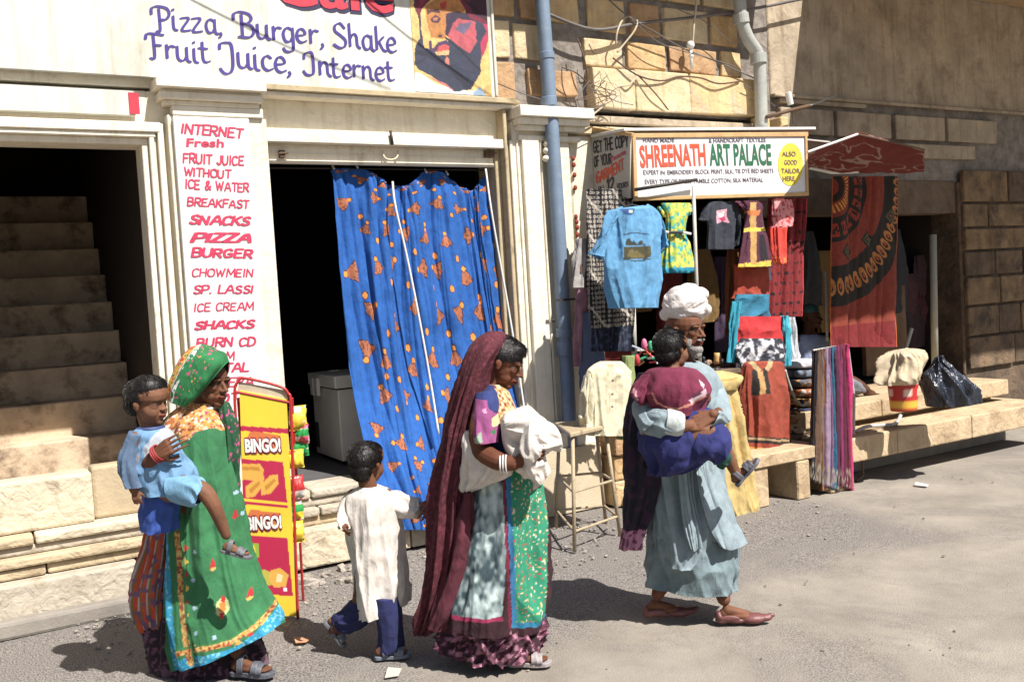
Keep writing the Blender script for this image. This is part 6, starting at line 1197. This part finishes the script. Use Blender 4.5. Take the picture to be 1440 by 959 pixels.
loft('sleeve', rws(g, [(483, 698, 504, 696, .045, .1, 0), (474, 718, 494, 724, .05, .6, .03), (474, 734, 492, 738, .045, 1, .06), (477, 742, 489, 742, .035, 1, .08)]), Cb, WK, n, 70, 50, ((3, .006), (5, .005)), .005, seed=5)
loft('cuff', rws(g, [(589, 723, 588, 705, .034, .2, .02), (598, 722, 597, 706, .032, .6, .02), (606, 720, 605, 708, .028, 1, .02)]), Cb, shade_noise(c(96, 112, 140)), n, 40, 24, ((3, .003),), .003, seed=5)
NV = shade_noise(c(34, 40, 92), .15)
loft('trouser_leg', rws(g, [(835, 524, 562, .10, .1), (870, 529, 566, .095, .5), (900, 531, 568, .09, .7), (911, 531, 567, .085, .7)], .05), Cb, NV, n, 80, 60, ((4, .008),), .006, seed=3)
loft('trouser_leg', rws(g, [(500, 842, 530, 862, .07, .1, 0), (488, 850, 512, 880, .06, .6, 0), (474, 862, 491, 888, .05, .8, -.01), (467, 869, 482, 889, .045, .8, -.02)]), Cb, NV, n, 80, 60, ((4, .008),), .006, seed=4)

# ---------------------------------------------------------------- woman in maroon veil
g = figf(705, 925); r, n = g.r, g.n; P = g.P
D_ = person(g, ground(705, 925), 'woman in a long maroon veil holding a white bundle and leading a boy')
hm = Head(P(706, 510, 0), .93*r+.12*n-.38*VZ, VZ*.9+.35*r, .225, c(110, 64, 42))
mb = MB(); hm.add(mb); hm.neck(mb, P(686, 552, 0), .19); limb(mb, [P(688, 555, 0), P(700, 610, 0), P(702, 690, 0)], [.07, .12, .14]); cone(mb, P(684, 566, .14), P(700, 566, -.14), .05, .05)
el = P(676, 634, .20); limb(mb, [P(684, 568, .14), P(674, 605, .19), el], [.055, .048, .044]); wr = P(722, 652, .31); limb(mb, [el, P(700, 648, .28), wr], [.045, .042, .030]); hand(mb, wr, r*.9+.1*VZ, n*.7-VZ*.7, .185, .55, 1)
w2 = P(614, 702, -.02); limb(mb, [P(694, 568, -.14), P(660, 640, -.14), w2], [.05, .042, .026]); hand(mb, w2, -r*.55-VZ*.85, n, .17, .6, -1)
f1 = ground(716, 930, .03); limb(mb, [P(716, 720, 0), P(722, 830, 0), f1+VZ*.09+r*.03], [.10, .055, .034]); foot(mb, f1, r*.98+n*.1, VZ, .18, 1)
f0 = ground(690, 908, .05); limb(mb, [P(690, 720, 0), P(690, 830, 0), f0+VZ*.08], [.10, .06, .04]); foot(mb, f0, r*.95-.15*VZ, VZ, .22, -1)
blob('body', mb, .0040, SKIN, D_, hm.col(), 1); hm.extras(D_)
hair('hair', hm, D_, [(-.07, 0, .70, .455, .37, .37), (-.30, 0, .42, .25, .27, .30), (.12, 0, .84, .28, .27, .18)], .0008, 2600, .03, 5, M('hair_combed', c(38, 32, 34), .3, .35, 90, .5, 200))
sandal(D_, f1, r*.98+n*.1, VZ, .19, c(170, 160, 160)); sandal(D_, f0, r*.95-.15*VZ, VZ, .23, c(120, 90, 80))
MAR = lambda U, V, Q: np.where((np.abs(vn(Q, 80, 3)) < .16)[:, None], np.array(c(112, 42, 58)), np.array(c(84, 22, 36))[None]*(1+.2*vn(Q, 9, 2))[:, None])
loft('veil', rws(g, [(466, 686, 708, .05, .0), (474, 672, 714, .09, .1), (488, 660, 713, .125, .2), (510, 651, 698, .145, .4), (540, 641, 688, .15, .7), (580, 633, 674, .15, .9), (630, 624, 664, .14, 1), (690, 613, 655, .13, 1), (760, 605, 652, .12, 1), (825, 597, 640, .10, 1), (868, 590, 618, .06, 1), (892, 585, 598, .02, .6)]), D_, MAR, n, 200, 260, ((4, .014), (7, .012), (12, .008)), .005, 14, seed=8)
NB = pcol(shade_noise(c(44, 58, 118), .15), g, [], w=.1); yk2 = g.poly([(692, 532), (706, 540), (716, 552), (730, 580), (728, 592), (702, 592), (699, 560)], .08)
def blc(U, V, Q):
    o = NB(U, V, Q); k = inpoly(g.uv(Q), yk2); nn = vn(Q, 80, 4); y_ = np.tile(np.array(c(196, 140, 84)), (len(Q), 1)); y_[nn > .2] = c(230, 200, 150); y_[nn < -.3] = c(120, 60, 44); o[k] = y_[k]; return o
loft('blouse', rws(g, [(540, 684, 706, .06, .0), (552, 674, 716, .11, .2), (580, 668, 728, .16, .5), (620, 668, 738, .16, .8), (660, 668, 736, .15, 1)]), D_, blc, n, 150, 110, ((4, .008),), .005, seed=4)
MGC = pcol(shade_noise(c(150, 72, 126), .18), g, [([(692, 588), (700, 582), (706, 592), (700, 600), (692, 598)], c(206, 206, 150)), ([(666, 616), (676, 604), (680, 618), (668, 626)], c(150, 170, 150)), ([(690, 604), (698, 602), (698, 608), (690, 610)], c(60, 130, 80)), ([(676, 578), (684, 574), (684, 582)], c(230, 150, 190))], w=.22, noise=.006)
loft('sleeve', rws(g, [(668, 560, 700, 562, .05, .1, .15), (666, 585, 702, 585, .062, .6, .18), (664, 606, 702, 606, .068, 1, .20), (662, 622, 702, 620, .068, 1, .21)]), D_, MGC, n, 90, 70, ((4, .006),), .005, seed=5)
loft('under_sleeve', rws(g, [(668, 553, 696, 548, .045, .0, .13), (667, 566, 701, 562, .056, .4, .15), (668, 580, 702, 578, .058, .5, .17)]), D_, shade_noise(c(44, 58, 118), .15), n, 60, 40, ((4, .004),), .004, seed=5)
for k in range(3):
    Rb = basis(.9*r+.1*n, VZ); ring('bangle', wr-r*(.03+.012*k)-n*.005*k, np.stack([Rb[:, 1], Rb[:, 2], Rb[:, 0]], 1), .038, .004, M('white_beads', c(228, 222, 216)), D_)
TD = [(686, 664), (708, 680), (713, 720), (712, 780), (706, 862), (640, 866), (623, 863), (640, 820), (655, 780), (660, 730), (668, 690)]; GP_ = [(716, 655), (768, 655), (772, 740), (770, 820), (766, 878), (722, 876), (720, 800), (717, 730)]
td, gp = g.poly(TD, .16), g.poly(GP_, .16); l1, l2, l3 = g.poly([(714, 660), (717, 730), (721, 800), (723, 876)], .16), g.poly([(623, 863), (640, 866), (706, 862)], .16), g.poly([(722, 876), (766, 878)], .16)
def skc(U, V, Q):
    o = np.array(c(58, 22, 32))[None]*(1+.2*vn(Q, 12, 2))[:, None]; uv = g.uv(Q)+.004*np.stack([vn(Q, 40, 1), vn(Q, 40, 2)], 1); a = inpoly(uv, td); n1 = .8*vn(Q*np.array([1, 1, .5]), 20, 4)+.8*vn(Q*np.array([1, 1, .6]), 60, 6); w_ = np.clip((n1+.5)/1.1, 0, 1)[:, None]
    o[a] = (np.array(c(62, 84, 92))*(1-w_)+np.array(c(196, 216, 214))*w_)[a]; b = inpoly(uv, gp); o[b] = c(34, 148, 112); d = vn(Q, 95, 9); o[b & (d > .50)] = c(220, 180, 90); o[b & (d > .62)] = c(230, 220, 210); o[b & (d < -.66)] = c(200, 60, 60)
    o[near(uv, l1, .011)] = c(40, 120, 170); o[near(uv, l1-np.array([.02, 0]), .006)] = c(130, 24, 60); o[near(uv, l2, .009)] = c(170, 40, 90); o[near(uv, l3, .012)] = c(30, 130, 170); return o
loft('skirt', rws(g, [(640, 668, 738, .15, .1), (670, 660, 760, .17, .3), (720, 654, 767, .185, .7), (780, 644, 769, .20, 1), (830, 630, 768, .215, 1), (620, 868, 764, 876, .22, 1)]), D_, skc, n, 280, 240, ((5, .013), (9, .010), (13, .006)), .006, 10, seed=14)
def ruf(U, V, Q):
    k = vn(Q, 55, 4); return np.where((k > .25)[:, None], np.array(c(176, 120, 140)), np.where((k < -.2)[:, None], np.array(c(50, 20, 34)), np.array(c(104, 50, 72))))
loft('petticoat', rws(g, [(840, 640, 756, .17, .3), (875, 626, 758, .20, 1), (897, 616, 757, .215, 1), (912, 632, 752, .21, 1)]), D_, ruf, n, 260, 80, ((10, .022), (16, .012)), .006, seed=6)
loft('veil_end', rws(g, [(690, 650, 668, .05, .3), (740, 640, 668, .06, 1), (800, 630, 660, .06, 1), (860, 612, 640, .05, 1), (884, 606, 622, .03, 1)], .10), D_, lambda U, V, Q: np.array(c(96, 34, 50))[None]*(1+.2*vn(Q, 20, 2))[:, None], n, 70, 90, ((3, .01), (5, .008)), .005, seed=7)
# bundle
bu = thing('cloth_bundle', 'bundle wrapped in white cotton cloth held in the arms of the woman in maroon', 'cloth bundle', P(735, 660, .2))
WB = lambda U, V, Q: np.array(c(224, 214, 204))[None]*(1+.05*vn(Q, 20, 3))[:, None]
loft('wrap', rws(g, [(706, 616, 704, 594, .04, .2, .2), (713, 634, 711, 586, .08, .6, .22), (728, 646, 728, 584, .10, .9, .22), (748, 645, 748, 588, .11, .9, .2), (768, 638, 766, 596, .10, .9, .18), (782, 632, 780, 606, .07, .8, .16), (791, 626, 789, 614, .03, .4, .15)]), bu, WB, n, 160, 120, ((3, .016), (5, .014), (8, .010)), .012, 9, seed=5, hem=False)
loft('hanging_fold', rws(g, [(726, 640, 748, 620, .07, .3, .25), (730, 660, 758, 640, .07, 1, .25), (745, 674, 765, 656, .06, 1, .24), (756, 684, 770, 668, .035, 1, .24)]), bu, WB, n, 80, 60, ((3, .010), (5, .008)), .008, seed=6)
loft('hanging_fold', rws(g, [(738, 600, 750, 590, .05, .3, .30), (732, 630, 752, 622, .05, 1, .32), (742, 655, 760, 640, .045, 1, .31)]), bu, WB, n, 60, 50, ((3, .010),), .006, seed=8)
loft('lower_wrap', rws(g, [(604, 653, 672, .06, .2), (625, 651, 690, .10, .8), (648, 651, 722, .12, 1), (668, 652, 712, .11, 1), (650, 687, 694, 676, .07, 1), (652, 692, 676, 684, .04, 1)], .12), bu, WB, n, 140, 110, ((4, .012), (7, .008)), .010, 10, seed=9)

# ---------------------------------------------------------------- man with turban
g = figf(985, 866); r, n = g.r, g.n; P = g.P
E_ = person(g, ground(985, 866), 'bearded man in white turban and grey green long shirt carrying a child')
hm = Head(P(964, 463, .03), .70*r+.70*n-.04*VZ, VZ, .228, c(126, 80, 56))
mb = MB(); hm.add(mb); hm.neck(mb, P(956, 518, 0), .20); limb(mb, [P(962, 525, 0), P(962, 580, 0), P(965, 670, 0)], [.09, .15, .15]); cone(mb, P(926, 534, .08), P(992, 536, -.08), .05, .05)
wr1 = P(968, 599, .37); limb(mb, [P(922, 538, .11), P(908, 582, .22), P(914, 598, .28)], [.045, .038, .036]); limb(mb, [P(912, 600, .28), P(940, 602, .35), wr1], [.046, .04, .031]); hand(mb, wr1, r*.98+.05*VZ, n*.85+VZ*.5, .19, .40, 1, .1)
wr2 = P(1003, 583, .36); limb(mb, [P(996, 540, -.08), P(1010, 570, .05), P(1010, 588, .22)], [.045, .036, .032]); limb(mb, [P(1012, 590, .22), wr2], [.036, .026]); hand(mb, wr2, -r*.85-VZ*.35+n*.1, n*.85+VZ*.5, .19, .45, -1, .1)
fa = ground(1008, 870, .025); limb(mb, [P(980, 700, 0), P(1000, 780, .02), fa+VZ*.1+r*.04], [.10, .055, .034]); foot(mb, fa+r*.012, r*.98+n*.12, VZ, .215, 1)
fb2 = ground(906, 862, .03); limb(mb, [P(950, 700, 0), P(950, 780, 0), fb2+VZ*.10+r*.075], [.10, .055, .034]); foot(mb, fb2+r*.012, r*.99+n*.05, VZ, .215, -1)
blob('body', mb, .0040, SKIN, E_, hm.col(), 1); hm.extras(E_)
def shoe(fp_, d, s, par):
    R = basis(d, VZ); L = .27; p = lambda x, y, z: fp_+R@np.array([x, y*s, z])*L
    mb = MB(); 
    for q, a in (((.10, 0, .02), (.14, .13, .06)), ((.35, 0, .02), (.25, .13, .06)), ((.65, .0, .04), (.24, .16, .10)), ((.85, 0, .05), (.16, .10, .07)), ((.98, 0, .09), (.08, .04, .045)), ((.04, 0, .10), (.07, .11, .10)), ((.22, .11, .08), (.2, .03, .06)), ((.22, -.11, .08), (.2, .03, .06))): mb.ball(p(*q), np.array(a)*L, 8, R)
    blob('shoe', mb, .005, M('maroon_leather', c(124, 72, 70), .5, .15, 20, .1), par, c(1, 1, 1), 2)
shoe(fa-VZ*.01, r*.98+n*.12, 1, E_); shoe(fb2-VZ*.01, r*.99+n*.05, -1, E_)
# beard and moustache
mb = MB(); [hm.e(mb, *a) for a in ((.25, 0, .06, .17, .17, .12), (.14, .21, .22, .15, .07, .17), (.14, -.21, .22, .15, .07, .17), (.27, 0, -.04, .12, .12, .11), (.40, .06, .275, .05, .07, .028), (.40, -.06, .275, .05, .07, .028))]
bd = M('grey_beard', c(160, 154, 150), .8, .35, 120, .6, 250); o = blob('beard', mb, .004, bd, E_, c(1, 1, 1), 1, .0025, 70)
hd2 = hm
mb = MB(); hm.e(mb, -.18, 0, .52, .32, .335, .22); blob('hair', mb, .006, M('grey_hair', c(70, 64, 62), .6, .3, 90, .4), E_, c(1, 1, 1), 2, .002)
# turban: wound rolls
TW = M('turban_cotton', c(232, 222, 218), .9, .06, 14, .25, 120)
tb = P(966, 432, 0); mb = MB(); Rt = basis(.9*r+.4*n, VZ+.10*r)
mb.ball(P(964, 430, 0), (.106, .104, .088), 14)
rs = random.Random(6)
def wrap_(tx, ty, d, rr):
    nn = Rt@np.array([tx, ty, 1.]); nn /= np.linalg.norm(nn); u_ = np.cross(nn, Rt[:, 0]); u_ /= np.linalg.norm(u_); v_ = np.cross(nn, u_); rad = math.sqrt(max(.0004, .106**2-d*d)); ce = P(964, 430, 0)+nn*d*.9
    mb.tube([ce+(u_*math.cos(t)+v_*math.sin(t))*(rad+.004*math.sin(3*t+d*90)) for t in np.linspace(0, 2*PI, 36)], rr, 7)
for k in range(9): wrap_(-.85+rs.uniform(-.06, .06), .15, -.055+.0145*k, .0115)
for k in range(7): wrap_(.35+rs.uniform(-.06, .06), -.5, -.060+.0150*k, .0105)
for k in range(5): wrap_(-.25+rs.uniform(-.1, .1), .5, .030+.012*k, .011)
for x, y, w_, a in ((990, 436, .05, (.028, .05, .035)), (985, 414, .02, (.035, .05, .035)), (939, 442, .0, (.03, .06, .035)), (968, 405, .0, (.05, .05, .025))): mb.ball(P(x, y, w_), a, 8)
blob('turban', mb, .0042, TW, E_, c(1, 1, 1), 2, .0022, 40)
KG = shade_noise(c(144, 162, 170), .07, 12)
def kurt(U, V, Q): return KG(U, V, Q)
loft('shirt', rws(g, [(508, 950, 984, .08, .0), (517, 932, 1000, .11, .1), (535, 916, 1012, .14, .3), (580, 908, 1016, .155, .5), (640, 908, 1014, .165, .8), (690, 912, 1016, .17, 1), (740, 915, 1020, .18, 1), (775, 917, 1012, .18, 1), (786, 918, 1000, .18, 1)]), E_, kurt, n, 220, 190, ((4, .012), (7, .010), (11, .005)), .007, 9, seed=5)
def flap(L_, name, sd):
    sheet(name, [[P(*p) for p in row] for row in L_], E_, KG, 60, 90, .004, ((1, .006), (2, .006)), .006, 12, seed=sd)
flap([[(978, 640, .17), (992, 636, .16), (1006, 640, .10)], [(984, 690, .20), (1000, 680, .19), (1020, 680, .10)], [(996, 735, .215), (1018, 725, .20), (1036, 722, .10)], [(1012, 768, .22), (1030, 774, .20), (1051, 764, .10)]], 'shirt_front_flap', 3)
flap([[(952, 650, .19), (962, 648, .19), (972, 650, .18)], [(956, 700, .21), (966, 700, .21), (976, 700, .20)], [(962, 745, .22), (974, 745, .22), (986, 745, .21)], [(970, 770, .22), (978, 776, .22), (990, 770, .21)]], 'shirt_side_flap', 4)
loft('trousers', rws(g, [(690, 924, 1018, .14, .2), (740, 918, 1034, .16, .7), (790, 915, 1040, .165, 1), (824, 914, 1040, .165, 1)]), E_, shade_noise(c(126, 146, 152), .08), n, 200, 110, ((5, .014), (8, .010)), .009, 10, seed=15)
loft('sleeve', rws(g, [(908, 545, 936, 522, .06, .1, .12), (891, 568, 922, 566, .07, .6, .20), (895, 590, 920, 582, .075, .8, .26), (902, 606, 922, 584, .07, 1, .30)]), E_, KG, n, 80, 60, ((4, .007),), .005, seed=6)
loft('sleeve', rws(g, [(900, 610, 904, 576, .055, .3, .26), (918, 614, 922, 574, .062, .7, .31), (936, 614, 940, 576, .06, 1, .34), (951, 612, 956, 580, .055, 1, .36)]), E_, KG, n, 80, 60, ((4, .007),), .005, seed=7)
loft('cuff', rws(g, [(932, 612, 938, 574, .060, .2, .345), (946, 614, 952, 577, .062, .4, .36), (958, 612, 962, 582, .056, .4, .37)]), E_, shade_noise(c(206, 214, 212), .05), n, 60, 30, ((4, .005),), .005, seed=8)
loft('sleeve', rws(g, [(988, 522, 1014, 536, .07, .1, -.09), (998, 556, 1026, 560, .075, .6, .02), (998, 578, 1028, 580, .075, .8, .14), (996, 602, 1026, 590, .065, 1, .24), (996, 604, 1016, 580, .055, 1, .33), (994, 602, 1010, 580, .05, 1, .36)]), E_, KG, n, 70, 60, ((4, .007),), .005, seed=9)
def shawl(U, V, Q):
    k = vn(Q, 30, 3); o = np.tile(np.array(c(26, 22, 44)), (len(Q), 1)); o[k > .1] = c(56, 28, 58); l = g.uv(P(890, 742, .05))[0][1]; b = Q[:, 2] < l; o[b] = c(190, 130, 160); o[b & (vn(Q, 60, 4) > .1)] = c(120, 60, 96); return o
loft('shawl', rws(g, [(525, 900, 925, .06, .1), (560, 886, 930, .10, .6), (620, 879, 930, .12, 1), (680, 878, 926, .11, 1), (720, 876, 916, .09, 1), (750, 873, 904, .06, 1), (771, 872, 900, .05, 1)], .05), E_, shawl, n, 110, 120, ((4, .012), (6, .009)), .006, seed=7)

# ---------------------------------------------------------------- child carried by the man
K_ = person(g, P(955, 600, .3), 'child in a maroon sweater held against the chest of the man with the turban')
hc = Head(P(945, 492, .20), .66*r-.58*n+.08*VZ, VZ-.1*r, .19, SK3)
mb = MB(); hc.add(mb, 1); hc.neck(mb, P(944, 528, .22), .19); limb(mb, [P(944, 530, .22), P(948, 560, .26), P(955, 605, .27)], [.065, .09, .10])
limb(mb, [P(910, 540, .24), P(898, 552, .24)], [.04, .035]); limb(mb, [P(978, 534, .2), P(992, 560, .14)], [.04, .03])
kn = P(1004, 610, .36); ak = P(1034, 664, .33); limb(mb, [P(960, 620, .32), kn, ak], [.065, .044, .024]); hk = P(1034, 681, .33); foot(mb, hk, r*.62+VZ*.72+n*.1, -r*.72+VZ*.6, .14, 1)
limb(mb, [P(950, 620, .24), P(938, 636, .22)], [.05, .045])
blob('body', mb, .0044, SKIN, K_, hc.col(), 2)
hair('hair', hc, K_, [(-.07, 0, .68, .46, .385, .38), (-.26, 0, .44, .23, .29, .28), (.12, 0, .80, .28, .30, .20), (-.15, .2, .45, .15, .13, .18), (-.15, -.2, .45, .15, .13, .18)], .0015, 3400, .024, 12, M('hair_grey_sheen', c(40, 38, 40), .4, .35, 120, .5, 300))
sandal(K_, hk, r*.62+VZ*.72+n*.1, -r*.72+VZ*.6, .16, c(112, 112, 122))
sw = pcol(shade_noise(c(122, 32, 66), .12), g, [([(966, 560), (990, 545), (992, 552), (968, 568)], c(206, 180, 190)), ([(970, 552), (982, 546), (984, 552), (972, 558)], c(90, 30, 60)), ([(980, 530), (990, 540), (986, 546)], c(210, 190, 200))], w=.3, noise=.005, lines=[([(914, 552), (922, 566), (945, 573), (968, 566), (990, 555)], .004, c(214, 140, 120)), ([(893, 548), (892, 556), (896, 562)], .006, c(200, 150, 160))])
loft('sweater', rws(g, [(516, 926, 964, .07, .0), (521, 912, 982, .10, .2), (535, 904, 991, .13, .5), (552, 905, 993, .145, .9), (568, 910, 992, .14, 1), (580, 918, 990, .135, 1)], .24), K_, sw, n, 160, 110, ((3, .014), (5, .010)), .009, 12, seed=9)
loft('sleeve', rws(g, [(902, 528, 924, 522, .05, .1, .24), (890, 542, 912, 548, .055, .6, .26), (887, 552, 906, 566, .05, 1, .27), (890, 560, 900, 570, .035, 1, .27)]), K_, sw, n, 70, 50, ((4, .007),), .005, seed=4)
NV2 = shade_noise(c(38, 44, 112), .18, 14)
loft('trousers', rws(g, [(574, 926, 998, .12, .1), (592, 908, 1004, .14, .4), (615, 902, 1002, .15, .8), (640, 908, 992, .14, 1), (914, 660, 976, 654, .11, 1), (920, 668, 960, 664, .06, 1)], .23), K_, NV2, n, 150, 110, ((3, .014), (5, .012)), .010, 12, seed=6)
loft('trouser_leg', rws(g, [(962, 640, 985, 588, .09, .2, .31), (984, 650, 1010, 596, .085, .7, .34), (998, 646, 1022, 610, .07, 1, .35), (1008, 652, 1026, 628, .06, 1, .35)]), K_, NV2, n, 90, 70, ((3, .010),), .008, seed=7)
loft('sock_cuff', rws(g, [(1002, 650, 1022, 620, .058, .2, .35), (1010, 656, 1028, 634, .056, .6, .345), (1014, 660, 1028, 642, .05, .6, .34)]), K_, shade_noise(c(20, 74, 66), .2, 40), n, 50, 24, ((4, .005),), .004, seed=8)
ring('shirt_collar', P(943, 520, .22), basis(r, VZ), .056, .009, ink('collar_pale', c(180, 196, 206)), K_)

# ---------------------------------------------------------------- shopkeeper sitting in the shade
g = wallf(-.10); r, n = g.r, g.n; P = g.P
Z_ = person(g, P(1140, 545), 'shopkeeper in a pale blue shirt sitting in the shade behind the scarves')
hz = Head(P(1140, 446, 0), .5*r+.8*n, VZ, .22, c(90, 56, 38)); mb = MB(); hz.add(mb); hz.neck(mb, P(1138, 472, 0), .22); limb(mb, [P(1138, 474, 0), P(1138, 505, .02), P(1140, 545, .05)], [.08, .13, .15])
cone(mb, P(1120, 480, 0), P(1158, 480, 0), .06, .06); limb(mb, [P(1120, 482, 0), P(1112, 510, .1), P(1128, 520, .25)], [.05, .045, .03]); hand(mb, P(1128, 520, .25), n*.6+r*.6, VZ, .17, .4, 1)
limb(mb, [P(1158, 482, 0), P(1168, 512, .1), P(1160, 530, .28)], [.05, .045, .03]); hand(mb, P(1160, 530, .28), n*.6-.3*r, VZ, .17, .4, -1)
limb(mb, [P(1148, 545, .08), P(1190, 535, .30), P(1218, 548, .40)], [.09, .06, .04]); foot(mb, P(1214, 556, .40), r*.95-.1*VZ, VZ, .22, 1)
limb(mb, [P(1130, 545, .08), P(1150, 540, .34), P(1185, 555, .40)], [.09, .06, .04]); foot(mb, P(1182, 562, .42), r*.9-.2*VZ, VZ, .22, -1)
blob('body', mb, .007, SKIN, Z_, hz.col(), 2)
mb = MB(); hz.e(mb, -.04, 0, .80, .42, .36, .26); blob('cap', mb, .006, ink('teal_cap', c(20, 78, 74)), Z_, c(1, 1, 1), 2)
SHB = shade_noise(c(142, 156, 186), .1); n_ = n
loft('shirt', rws(g, [(470, 1132, 1146, .07, .0), (476, 1116, 1164, .10, .3), (500, 1115, 1166, .14, .7), (530, 1116, 1166, .15, 1), (550, 1118, 1168, .16, 1)]), Z_, SHB, n, 90, 70, ((4, .012), (7, .006)), .008, seed=2)
loft('sleeve', rws(g, [(1112, 484, 1124, 476, .05, .1, 0), (1105, 508, 1120, 508, .06, .7, .1), (1112, 522, 1122, 514, .055, 1, .18)]), Z_, SHB, n, 50, 40, ((3, .006),), .005, seed=3)
loft('sleeve', rws(g, [(1154, 476, 1166, 486, .05, .1, 0), (1160, 508, 1176, 508, .06, .7, .1), (1160, 526, 1172, 520, .055, 1, .2)]), Z_, SHB, n, 50, 40, ((3, .006),), .005, seed=4)
loft('trousers', rws(g, [(1130, 560, 1134, 528, .12, .2, .1), (1165, 556, 1165, 526, .12, .7, .24), (1190, 555, 1190, 527, .09, 1, .32), (1208, 557, 1208, 538, .07, 1, .38)]), Z_, shade_noise(c(120, 120, 130)), n, 70, 60, ((4, .008),), .006, seed=5)
